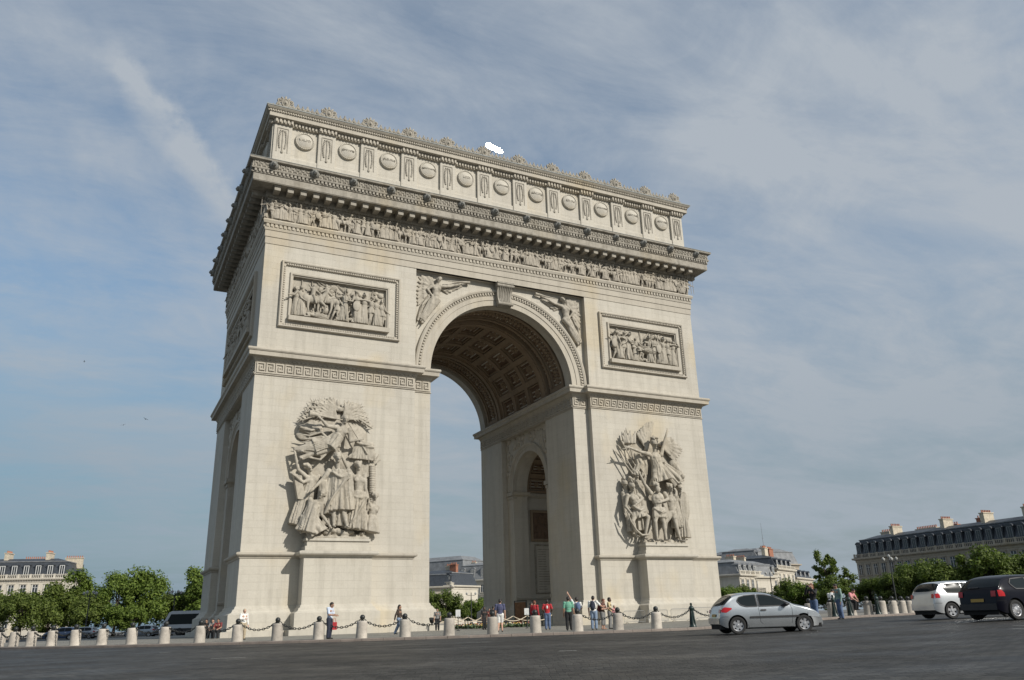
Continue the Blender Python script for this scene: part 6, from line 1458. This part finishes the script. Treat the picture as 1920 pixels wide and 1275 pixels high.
def rear_patch(car, ya, yb, za, zb_, off=.012, th=.0):
    """panel on the tail between heights: finds x on the tail outline"""
    def x_at(z):
        for k in range(400):
            x = k * .0025
            if smooth_interp(car.top, x) >= z + .0: return x
        return 0
    q = MB(); n, m = 8, 5
    for i in range(n + 1):
        y = ya + (yb - ya) * i / n
        for j in range(m + 1):
            z = za + (zb_ - za) * j / m; x = max(0, x_at(z)); bow = .0 * (abs(y) / (car.W / 2)) ** 4
            q.v.append((x - off + bow, y, z))
    for i in range(n):
        for j in range(m): q.f.append((i * (m + 1) + j, i * (m + 1) + j + 1, (i + 1) * (m + 1) + j + 1, (i + 1) * (m + 1) + j))
    return q
def make_car(car, spec, label, loc, head, pm, wheels):
    e = empty('car', loc, head); tag(e, label, 'car')
    b = link('body', car.body_mesh(pm), e)
    for sd in (-1, 1):
        for w_ in spec['windows']: car.side(w_[0], w_[1], w_[2], w_[3], sd, .018).build('side_window', M_CARGL, e, 'all')
        for w_ in spec['windows']:
            lo, up, x0, x1 = w_; xs = [x0 + (x1 - x0) * k / 16 for k in range(17)]; loop = [(x, interp(lo, x)) for x in xs] + [(x, interp(up, x)) for x in reversed(xs)]; loop.append(loop[0])
            ribbon_on(car, loop, sd, .028, .021).build('window_seal', M_PLAST_B, e)
        for l in spec['lines']: ribbon_on(car, l, sd, .010, .003).build('door_gap', M_WELL, e)
        x, z = spec['handle']; car.side([(x - .11, z - .03), (x + .11, z - .03)], [(x - .11, z + .025), (x + .11, z + .025)], x - .10, x + .10, sd, .030, 4, 2).build('door_handle', spec.get('hmat', M_PLAST_B), e)
        if 'strip' in spec:
            x0, x1, z = spec['strip']; car.side([(x0, z - .035), (x1, z - .035)], [(x0, z + .03), (x1, z + .03)], x0, x1, sd, .022, 14, 2).build('side_strip', spec['stripm'], e, 'all')
        car.side(spec['tail'][0], spec['tail'][1], spec['tail'][2], spec['tail'][3], sd, .012, 8, 5).build('tail_lamp', M_TAIL, e, 'all')
        (ya, yb, za, zb_) = spec['tailr']; rear_patch(car, sd * ya, sd * yb, za, zb_, .022).build('tail_lamp', M_TAIL, e, 'all')
        mx, mz = spec['mirror']; y = car.surf_y(mx, mz); M = Matrix.Rotation(.25 * sd, 3, 'Z')
        m_ = MB().ell((mx, sd * (y + .14), mz + .03), .09, .11, .075, M); m_.cap((mx + .03, sd * (y - .02), mz - .02), .03, (mx + .01, sd * (y + .1), mz), .03, 8); m_.build('door_mirror', spec.get('mirm', pm), e, True)
        car.side([(car.L - .62, .56), (car.L - .12, .50)], [(car.L - .62, .70), (car.L - .3, .68), (car.L - .12, .58)], car.L - .60, car.L - .14, sd, .01, 8, 3).build('headlight', M_TAILW, e, 'all')
        car.side([(car.xr + car.rw + .12, car.zb + .02), (car.xf - car.rw - .12, car.zb + .02)], [(car.xr + car.rw + .12, car.zb + .12), (car.xf - car.rw - .12, car.zb + .12)], car.xr + car.rw + .1, car.xf - car.rw - .1, sd, .014, 10, 2).build('sill', spec.get('sillm', pm), e, 'all')
        for x in (car.xr, car.xf): wheel(car, e, x, sd, *wheels)
    a, b_ = spec['rearw']; car.over(lambda u: a + .10 * (1 - u) ** 2, lambda u: b_ - .03 * (1 - u), .66).build('rear_window', M_CARGL, e, 'all')
    a2, b2 = spec['windscreen']; car.over(lambda u: a2, lambda u: b2 - .30 * (1 - u) ** 1.5, .66).build('windscreen', M_CARGL, e, 'all')
    rear_patch(car, -.26, .26, *spec['plate'], .022).build('number_plate', M_PLATE, e)
    rear_patch(car, -car.W / 2 + .12, car.W / 2 - .12, *spec['bumper'], .03).build('bumper', spec.get('bumpm', pm), e, 'all')
    MB().box(.05, car.L - .1, -car.W / 2 + .16, car.W / 2 - .16, car.zb - .04, car.zb + .1).build('underbody', M_WELL, e)
    if spec.get('wiper'): q = rear_patch(car, -.05, .35, *spec['wiper'], .03); q.build('rear_wiper', M_PLAST_B, e)
    return e
SILVER = paint('silver_paint', (.43, .45, .465), .72, .26); WHITEP = paint('white_silver_paint', (.54, .555, .56), .5, .3); NAVY = paint('dark_navy_paint', (.003, .0033, .008), .0, .3, .22)
# --- silver three-door hatchback
c1 = Car(3.83, 1.66, [(0, .60), (.02, .68), (.05, .80), (.10, .95), (.22, 1.09), (.40, 1.25), (.58, 1.36), (.80, 1.405), (1.2, 1.43), (1.6, 1.425), (1.95, 1.375), (2.3, 1.245), (2.62, 1.08), (2.80, 1.0), (3.05, .945), (3.35, .865), (3.58, .765), (3.72, .66), (3.80, .54), (3.83, .42)], .90, .298, .62, 3.06)
s1 = dict(windows=[([(.70, 1.12), (.80, .99), (1.0, .93), (1.42, .93)], [(.70, 1.16), (.78, 1.26), (1.0, 1.315), (1.42, 1.335)], .70, 1.40), ([(1.46, .93), (2.45, .94), (2.62, .98)], [(1.46, 1.335), (1.75, 1.325), (2.05, 1.25), (2.4, 1.09), (2.62, .99)], 1.47, 2.60)],
    lines=[[(1.42, 1.34), (1.43, .93), (1.46, .40), (1.58, .30)], [(2.62, .97), (2.66, .8), (2.64, .5), (2.6, .30), (1.58, .30)], [(.02, .60), (.3, .60)], [(2.66, .98), (3.1, .90), (3.5, .78)]], handle=(1.60, .80), strip=(1.08, 2.9, .565), stripm=M_PLAST_B,
    tail=([(.07, .76), (.24, .74), (.46, .86)], [(.07, .86), (.2, .93), (.46, .90)], .075, .45), tailr=(.58, .72, .74, .86), mirror=(2.42, .95), rearw=(.13, .55), windscreen=(2.0, 2.72), plate=(.60, .70), bumper=(.36, .56), mirm=M_PLAST_B)
# --- white five-door hatchback
TOPG = [(0, .58), (.015, .66), (.03, .80), (.07, .96), (.16, 1.12), (.28, 1.28), (.42, 1.39), (.62, 1.435), (1.1, 1.465), (1.7, 1.46), (2.1, 1.40), (2.5, 1.25), (2.85, 1.07), (3.05, 1.0), (3.35, .95), (3.65, .86), (3.85, .74), (3.93, .58), (3.95, .42)]
c2 = Car(3.95, 1.68, TOPG, .95, .305, .70, 3.17, .22, rcut=.1)
s2 = dict(windows=[([(.52, 1.16), (.62, 1.0), (1.3, .98)], [(.52, 1.20), (.66, 1.34), (1.3, 1.365)], .52, 1.30), ([(1.38, .98), (2.1, .97)], [(1.38, 1.367), (2.1, 1.32)], 1.38, 1.95), ([(2.02, .97), (2.75, .98)], [(2.02, 1.33), (2.3, 1.22), (2.75, 1.0)], 2.02, 2.72)],
    lines=[[(1.34, 1.36), (1.34, .98), (1.30, .75), (1.16, .55), (1.16, .3), (2.0, .3)], [(1.98, 1.33), (1.98, .3)], [(2.74, .98), (2.76, .3), (1.98, .3)], [(.02, .60), (.3, .60)]], handle=(1.20, .84), tail=([(.09, .80), (.26, .80)], [(.09, .96), (.22, .98), (.26, .92)], .09, .26), tailr=(.60, .735, .80, .96), mirror=(2.6, 1.0), rearw=(.12, .40), windscreen=(2.2, 2.9), plate=(.46, .57), bumper=(.34, .60), hmat=WHITEP)
# --- dark navy hatchback
TOPN = [(0, .56), (.015, .64), (.03, .80), (.06, .95), (.15, 1.07), (.30, 1.22), (.47, 1.34), (.70, 1.40), (1.1, 1.43), (1.8, 1.435), (2.2, 1.37), (2.6, 1.22), (2.95, 1.05), (3.15, .99), (3.55, .94), (3.9, .84), (4.08, .70), (4.14, .54), (4.15, .42)]
c3 = Car(4.15, 1.70, TOPN, .94, .31, .70, 3.22, .31, rcut=.1)
s3 = dict(windows=[([(.72, 1.12), (.85, .97), (1.5, .96)], [(.72, 1.16), (.86, 1.29), (1.5, 1.335)], .72, 1.50), ([(1.56, .96), (2.78, .96)], [(1.56, 1.337), (2.1, 1.28), (2.78, .98)], 1.56, 2.74)],
    lines=[[(1.53, 1.33), (1.53, .4), (1.62, .3), (2.7, .3), (2.78, .6), (2.78, .96)], [(.02, .60), (.3, .60)]], handle=(1.70, .86), strip=(1.2, 3.0, .55), stripm=M_PLAST_B, tail=([(.08, .74), (.30, .74)], [(.09, .93), (.22, .95), (.30, .85)], .09, .30), tailr=(.56, .745, .74, .92), mirror=(2.62, .99), rearw=(.11, .42), windscreen=(2.28, 3.0), plate=(.58, .68), bumper=(.32, .52), bumpm=M_PLAST_B, wiper=(1.02, 1.06))
def put_car(pxr, pxf, dist, wb, xr, W):
    """stand the near-side (right hand) wheels under two surveyed points"""
    a = Vector(spot(pxr, dist)); best = None
    for k in range(400):
        d2 = dist - .2 + k * .012; b = Vector(spot(pxf, d2)); er = abs((b - a).length - wb)
        if d2 > dist and (best is None or er < best[0]): best = (er, b)
    b = best[1]; d = (b - a).normalized(); n = Vector((-d.y, d.x)); o = a - d * xr + n * (W / 2 - .1)
    z = road_z(*(a + (b - a) / 2)); return (o.x, o.y, z), math.atan2(d.y, d.x)
loc, hd_ = put_car(1382, 1507, 31.6, c1.xf - c1.xr, c1.xr, c1.W); make_car(c1, s1, 'silver three door hatchback driving past the right pier', loc, hd_, SILVER, (6, 'spoke'))
loc, hd_ = put_car(1788, 1892, 38.2, c2.xf - c2.xr, c2.xr, c2.W); make_car(c2, s2, 'white hatchback partly hidden behind the dark car', loc, hd_, WHITEP, (5, 'spoke'))
loc, hd_ = put_car(1908, 2014, 32.2, c3.xf - c3.xr, c3.xr, c3.W); make_car(c3, s3, 'dark navy hatchback cut off by the right edge of the frame', loc, hd_, NAVY, (18, 'disc'))
# --- coach behind the left bollards
def coach():
    x, y = spot(392, 122); e = empty('coach', (x, y, road_z(x, y)), R(180 - 20)); tag(e, 'white and dark glazed coach behind the left edge of the arch', 'bus')
    L, W, H = 11.5, 2.5, 3.15; M_BUS = simple('coach_paint', (.55, .57, .60), .3, 0, .05); pr = [(-L / 2, .35), (L / 2 - .15, .35), (L / 2, .9), (L / 2 - .08, 1.5), (L / 2 - .75, 2.95), (L / 2 - 1.1, H), (-L / 2 + .15, H), (-L / 2, H - .2)]
    MB().prism(pr, lambda a, b: (a, W / 2, b), lambda a, b: (a, -W / 2, b)).build('body', M_BUS, e, 30)
    for s in (-1, 1):
        q = MB().prism([(-L / 2 + .3, 1.45), (L / 2 - .45, 1.45), (L / 2 - 1.05, 2.75), (-L / 2 + .3, 2.75)], lambda a, b: (a, s * (W / 2 - .01), b), lambda a, b: (a, s * (W / 2 + .012), b))
        q.build('side_windows', M_CARGL, e); MB().box(-L / 2 + .2, L / 2 - .3, s * (W / 2), s * (W / 2 + .011), .42, .95).build('skirt', M_PLAST_B, e)
        for x in (-L / 2 + 2.6, L / 2 - 2.3): MB().lathe([(0, -.15), (.48, -.15), (.5, -.1), (.5, .1), (.44, .13), (.25, .1), (0, .1)], n=22, M=Matrix.Translation((x, s * (W / 2 - .1), .5)) @ Matrix.Rotation(-s * math.pi / 2, 4, 'X')).build('wheel', M_TYRE, e, 40)
    MB().add([(L / 2 - .05, -W / 2 + .12, 1.5), (L / 2 - .05, W / 2 - .12, 1.5), (L / 2 - .71, W / 2 - .15, 2.9), (L / 2 - .71, -W / 2 + .15, 2.9)], [(0, 1, 2, 3)]).build('windscreen', M_CARGL, e)
coach()
# --- cars parked under the left trees
FARB = paint('far_blue_paint', (.06, .10, .20), .3, .3); FARG = paint('far_grey_paint', (.30, .33, .36), .5, .3)
for px, d_, pm, lab, hd_ in ((150, 118, FARB, 'blue car behind the left bollards under the dark trees', 160), (185, 121, FARG, 'grey car behind the left bollards next to the blue car', 162), (296, 120, FARG, 'pale grey car just left of the coach', 155)):
    x, y = spot(px, d_); make_car(c2, s2, lab, (x, y, road_z(x, y)), R(hd_), pm, (5, 'spoke'))
# ------------------------------------------------------------------ people
def cloth(name, c, var=.12): return simple('cloth_' + name, c, .85, 0, var, 5)
SKIN_L = simple('skin_light', (.46, .27, .19), .55, 0, .06); SKIN_D = simple('skin_dark', (.10, .055, .035), .5, 0, .06); SKIN_M = simple('skin_tan', (.33, .19, .125), .55, 0, .06)
HAIR_D = simple('hair_dark', (.014, .010, .008), .6); HAIR_R = simple('hair_red_brown', (.14, .045, .02), .6); HAIR_G = simple('hair_pale', (.42, .34, .24), .7)
SHOE = simple('shoe_dark', (.02, .018, .016), .6)
EYE = simple('eye_dark', (.02, .015, .012), .3)
def body_joints(h, pose):
    """joints in metres, standing at the origin facing -Y; pose overrides by fraction of height"""
    J = dict(hip=(0, .0, .53), neck=(0, .005, .83), head=(0, -.015, .905), sl=(-.115, .0, .80), sr=(.115, .0, .80), el=(-.145, .01, .63), hl=(-.15, -.04, .475), er=(.145, .01, .63), hr=(.15, -.04, .475), kl=(-.055, -.012, .285), fl=(-.06, .01, .045), kr=(.055, -.012, .285), fr=(.06, .01, .045))
    J.update(pose); return {k: Vector(v) * h for k, v in J.items()}
def person(label, loc, face, h, pose, skin, hair, top, legs, sleeves='short', leglen='long', topm=None, extras=None, hairlong=False, shoe=SHOE, bare=False):
    J = body_joints(h, pose); e = empty('person', loc, face); tag(e, label, 'person', 'visitors round the arch')
    JJ = {k: tuple(v) for k, v in J.items()}
    link('body', remesh(fig_prims(JJ, h, dirn=None), .011, skin, 'body', 1), e)
    V = J; ax = (V['sr'] - V['sl']); sw = ax.length; ax.normalize(); mid = (V['sl'] + V['sr']) / 2; sp_ = (V['neck'] - V['hip']).normalized(); fw = ax.cross(sp_).normalized(); fw = fw if fw.y < .3 else -fw; B = Matrix((ax, fw, sp_)).transposed()
    g = .012 * h
    q = MB(); q.ell(mid.lerp(V['hip'], .30), sw * .47 + g, .075 * h, .135 * h, B); q.ell(mid.lerp(V['hip'], .66), .082 * h + g * .5, .066 * h, .12 * h, B); q.ell(V['hip'] + sp_ * .015 * h, .096 * h + g * .4, .076 * h, .075 * h, B); q.cap(V['neck'] - sp_ * .045 * h, .05 * h, mid - sp_ * .04 * h, .06 * h)
    for a, b, c in (('sl', 'el', 'hl'), ('sr', 'er', 'hr')):
        q.ell(V[a], .049 * h, .048 * h, .047 * h); f = .75 if sleeves == 'short' else 1
        if sleeves != 'none': q.cap(V[a], .045 * h, V[a].lerp(V[b], f), .041 * h if f < 1 else .036 * h)
        if sleeves == 'long': q.cap(V[b], .037 * h, V[b].lerp(V[c], .92), .028 * h)
    link('shirt', remesh(q, .012, top, 'shirt', 1), e)
    q = MB(); q.ell(V['hip'] - sp_ * .01 * h, .10 * h, .078 * h, .072 * h, B)
    for s, k, f in ((-1, 'kl', 'fl'), (1, 'kr', 'fr')):
        a = V['hip'] + ax * s * .05 * h - sp_ * .02 * h; b, c = V[k], V[f]; q.cap(a, .074 * h, a.lerp(b, .5), .066 * h)
        if leglen == 'shorts': q.cap(a.lerp(b, .5), .066 * h, a.lerp(b, .9), .055 * h)
        else:
            q.cap(a.lerp(b, .5), .066 * h, b, .054 * h); t = .95 if leglen == 'long' else .5; q.cap(b, .054 * h, b.lerp(c, .35), .055 * h); q.cap(b.lerp(c, .35), .055 * h, b.lerp(c, t), .043 * h if leglen == 'long' else .05 * h)
    link('trousers', remesh(q, .012, legs, 'trousers', 1), e)
    q = MB()
    for f, k in (('fl', 'kl'), ('fr', 'kr')):
        p = V[f]; d = Vector((p.x - V[k].x, 0, 0)) * 0 + Vector((0, -1, 0)); q.ell(p + Vector((0, .01, -.015 * h)), .026 * h, .034 * h, .028 * h); q.cap(p + Vector((0, -.01 * h, -.021 * h)), .023 * h, p + d * .09 * h + Vector((0, 0, -.027 * h)), .017 * h, 8)
    link('shoes', remesh(q, .012, shoe, 'shoes', 1), e)
    hd = V['head']; up = (hd - V['neck']).normalized(); hf = (fw - up * fw.dot(up)).normalized()
    q = MB(); q.ell(hd + up * .030 * h - hf * .012 * h, .053 * h, .060 * h, .056 * h); q.ell(hd + up * .005 * h - hf * .030 * h, .050 * h, .040 * h, .055 * h)
    if hairlong: q.ell(hd - up * .04 * h - hf * .035 * h, .05 * h, .032 * h, .08 * h)
    link('hair', remesh(q, .011, hair, 'hair', 1), e)
    q = MB()
    for s in (-1, 1): q.ell(hd + hf * .053 * h + ax * s * .02 * h + up * .008 * h, .006 * h, .004 * h, .004 * h, None, 8, 5)
    q.build('eyes', EYE, e, True)
    if extras:
        for nm, mb, mt in extras(V, h): mb.build(nm, mt, e, 40)
    return e
def backpack(mt):
    def f(V, h):
        q = MB(); c = (V['sl'] + V['sr']) / 2; b = V['hip']; m = c.lerp(b, .38); q.ell((m.x, m.y + .115 * h, m.z), .085 * h, .06 * h, .145 * h, None, 14, 8); q.ell((m.x, m.y + .165 * h, m.z - .04 * h), .06 * h, .03 * h, .07 * h)
        for s in (-1, 1): q.tube([(m.x + s * .06 * h, m.y + .08 * h, m.z + .11 * h), (m.x + s * .075 * h, m.y - .03 * h, m.z + .14 * h), (m.x + s * .085 * h, m.y - .075 * h, m.z + .03 * h), (m.x + s * .08 * h, m.y + .05 * h, m.z - .09 * h)], .012 * h, 6)
        return [('backpack', q, mt)]
    return f
def tocam(x, y): return math.atan2(CAM.y - y, CAM.x - x) + math.pi / 2      # turn that makes -Y look at the camera
C = dict(blue=cloth('pale_blue', (.50, .56, .66)), navyt=cloth('navy', (.022, .026, .045)), brown=cloth('brown', (.055, .038, .028)), jean=cloth('light_denim', (.19, .25, .34)), jeand=cloth('denim', (.09, .13, .22)), red=cloth('red', (.36, .022, .028)), white=cloth('white', (.66, .65, .62)),
         green=cloth('mint_green', (.14, .34, .24)), black=cloth('black', (.014, .014, .015)), beige=cloth('beige', (.40, .33, .23)), tan=cloth('yellow_tan', (.50, .40, .22)), grey=cloth('grey', (.17, .17, .165)), purple=cloth('blue_violet', (.065, .07, .13)), pink=cloth('pink', (.60, .25, .26)), teal=cloth('grey_green', (.20, .28, .25)), dkred=cloth('dark_red', (.16, .03, .03)))
down = dict(head=(.0, -.045, .893), neck=(0, -.01, .83)); walk = dict(kl=(-.05, -.09, .29), fl=(-.05, -.11, .05), kr=(.05, .05, .29), fr=(.05, .16, .07), el=(-.15, .07, .64), hl=(-.15, .10, .50), er=(.15, -.03, .64), hr=(.14, -.12, .52))
def P_(label, px, d_, turn, h, pose, *a, base=None, **k):
    x, y = spot(px, d_); z = plaza_z(x, y) if base is None else base
    return person(label, (x, y, z), tocam(x, y) + R(turn), h, pose, *a, **k)
def redbag(V, h):
    q = MB(); p = V['hr']; q.box(p.x - .04, p.x + .06, p.y - .16, p.y + .12, p.z - .52, p.z - .2); q.tube([(p.x, p.y - .1, p.z - .2), (p.x, p.y - .02, p.z), (p.x, p.y + .08, p.z - .2)], .01, 5)
    return [('red_bag', q, C['red'])]
P_('man in pale blue shirt looking down at his hands by the chain', 618, 42.6, 62, 1.76, dict(**down, el=(-.14, -.05, .64), hl=(-.06, -.2, .62), er=(.14, -.05, .64), hr=(.06, -.19, .62)), SKIN_M, HAIR_D, C['blue'], C['navyt'], extras=None)
x, y = spot(627, 42.9); o = MB().box(-.10, .12, -.06, .06, .0, .36).build('shopping_bag', C['red'], None, None, (x, y, plaza_z(x, y) + .42)); tag(o, 'red bag held at the side of the man in pale blue', 'bag'); MB().tube([(-.06, 0, .35), (-.03, 0, .54), (.05, 0, .54), (.07, 0, .35)], .012, 5).build('bag_handle', C['red'], o)
P_('woman in brown top and light jeans walking behind the chain', 748, 48.5, 70, 1.66, walk, SKIN_M, HAIR_D, C['brown'], C['jean'], sleeves='long', hairlong=True)
P_('stout visitor in pale top standing at the shaded arch corner', 457, 51, 30, 1.70, dict(el=(-.16, -.05, .66), hl=(-.05, -.14, .66)), SKIN_L, HAIR_G, C['white'], C['beige'], sleeves='long')
sit = dict(hip=(0, .05, .30), neck=(0, .0, .60), head=(0, -.03, .675), sl=(-.115, 0, .57), sr=(.115, 0, .57), el=(-.15, -.08, .42), hl=(-.08, -.2, .36), er=(.15, -.08, .42), hr=(.08, -.2, .36), kl=(-.07, -.20, .30), fl=(-.08, -.19, .05), kr=(.07, -.20, .30), fr=(.08, -.2, .05))
for px, d_, lab, t, m in ((388, 62, 'person in dark clothes sitting on the arch step at far left', C['black'], SKIN_M), (400, 61.5, 'person in grey top sitting on the arch step, middle of three', C['grey'], SKIN_L), (410, 61, 'person in dark red top sitting on the arch step by the corner', C['dkred'], SKIN_M)): P_(lab, px, d_, -20, 1.7, sit, m, HAIR_D, t, C['black'])
P_('person in black crouched at the left pier under the arch', 820, 66, 0, 1.65, {}, SKIN_M, HAIR_D, C['grey'], C['black'])
P_('person in black standing in the shade under the arch', 908, 62, 30, 1.62, {}, SKIN_D, HAIR_D, C['black'], C['black'])
P_('person in dark red, shortest of the group under the arch', 918, 63, 0, 1.52, {}, SKIN_M, HAIR_D, C['dkred'], C['black']); P_('person with dark hair and dark top next to the man in navy', 925, 62, 160, 1.66, {}, SKIN_M, HAIR_D, C['black'], C['grey'])
P_('man in blue violet top and pale shorts with his back to us', 938, 47, 175, 1.78, dict(kl=(-.04, -.05, .29), fr=(.06, .08, .05)), SKIN_L, HAIR_D, C['purple'], C['white'], leglen='shorts')
P_('person in red hooded top left under the right pier', 1003, 53, 150, 1.76, {}, SKIN_M, HAIR_R, C['red'], C['black'], sleeves='long'); P_('person in dark teal beside the red hooded person', 996, 55, 100, 1.70, {}, SKIN_M, HAIR_D, C['navyt'], C['navyt'], sleeves='long')
P_('man in red and white football top with his back to us', 1027, 51, 178, 1.76, dict(el=(-.17, .02, .66), er=(.17, .02, .66), hl=(-.12, -.08, .57), hr=(.12, -.08, .57)), SKIN_D, HAIR_D, C['red'], C['jeand'], extras=lambda V, h: [('back_panel', MB().ell(((V['sl'] + V['sr']) / 2).lerp(V['hip'], .3) + Vector((0, .058 * h, .01 * h)), .035 * h, .022 * h, .06 * h), C['white'])])
P_('man in mint green shirt and black trousers with his back to us', 1067, 45.5, 185, 1.76, dict(hl=(-.16, .0, .48)), SKIN_M, HAIR_D, C['green'], C['black'])
P_('man in white with blue backpack pointing up to the left', 1083, 46, 200, 1.72, dict(er=(.16, -.06, .93), hr=(.22, -.12, 1.08), el=(-.17, -.02, .66), hl=(-.10, -.12, .6)), SKIN_L, HAIR_D, C['white'], C['beige'], extras=backpack(C['jeand']))
P_('man in white shirt and jeans with dark rucksack facing the pier', 1114, 45.6, 170, 1.76, dict(el=(-.22, .0, .70), hl=(-.26, -.1, .66)), SKIN_L, HAIR_D, C['white'], C['jean'], extras=backpack(C['navyt']))
P_('woman in brown top and grey cropped trousers with red rucksack', 1131, 46.2, 60, 1.62, dict(**down, el=(-.14, -.06, .64), hl=(-.03, -.18, .66), er=(.14, -.06, .64), hr=(.03, -.18, .66)), SKIN_L, HAIR_R, C['brown'], C['grey'], leglen='cropped', extras=backpack(C['dkred']), shoe=SKIN_L)
P_('man in tan shirt and grey trousers holding a bag', 1144, 46.8, 80, 1.68, dict(el=(-.14, -.05, .64), hl=(-.06, -.17, .56)), SKIN_D, HAIR_D, C['tan'], C['grey'])
P_('child in pink and pale trousers behind the man in tan', 1153, 50, 40, 1.30, walk, SKIN_L, HAIR_G, C['pink'], C['tan'])
P_('person in black with red hair holding a camera up, right of the silver car', 1531, 42.0, -35, 1.72, dict(el=(-.16, -.10, .72), hl=(-.05, -.16, .88), er=(.16, -.10, .72), hr=(.05, -.16, .88)), SKIN_L, HAIR_R, C['black'], C['jeand'], sleeves='long', hairlong=True, extras=lambda V, h: [('camera', MB().box(-.06, .06, -.34, -.24, .88 * h, .93 * h), M_DARK)])
onb = dict(hip=(0, .03, .49), neck=(0, -.07, .74), head=(0, -.14, .80), sl=(-.115, -.06, .71), sr=(.115, -.06, .71), el=(-.15, -.12, .58), hl=(-.08, -.22, .5), er=(.15, -.12, .58), hr=(.08, -.22, .5), kl=(-.07, -.2, .44), fl=(-.07, -.16, .2), kr=(.07, -.2, .44), fr=(.07, -.16, .2))
def on_boll(k, turn, *a, **kw):
    p = ring(ANG(k), RB + .05); return person(a[0], (p[0], p[1], p[2] + .02), tocam(p[0], p[1]) + R(turn), *a[1:], **kw)
on_boll(16, 150, 'person in white top bent forward on the first right hand bollard', 1.72, onb, SKIN_M, HAIR_D, C['white'], C['black']); on_boll(17, 60, 'person in red and white bent forward on the second right hand bollard', 1.70, onb, SKIN_L, HAIR_D, C['pink'], C['black'])
P_('person in grey green leaning between the two seated people', 1579, 43, -60, 1.66, dict(down), SKIN_M, HAIR_D, C['teal'], C['jeand'], sleeves='long')
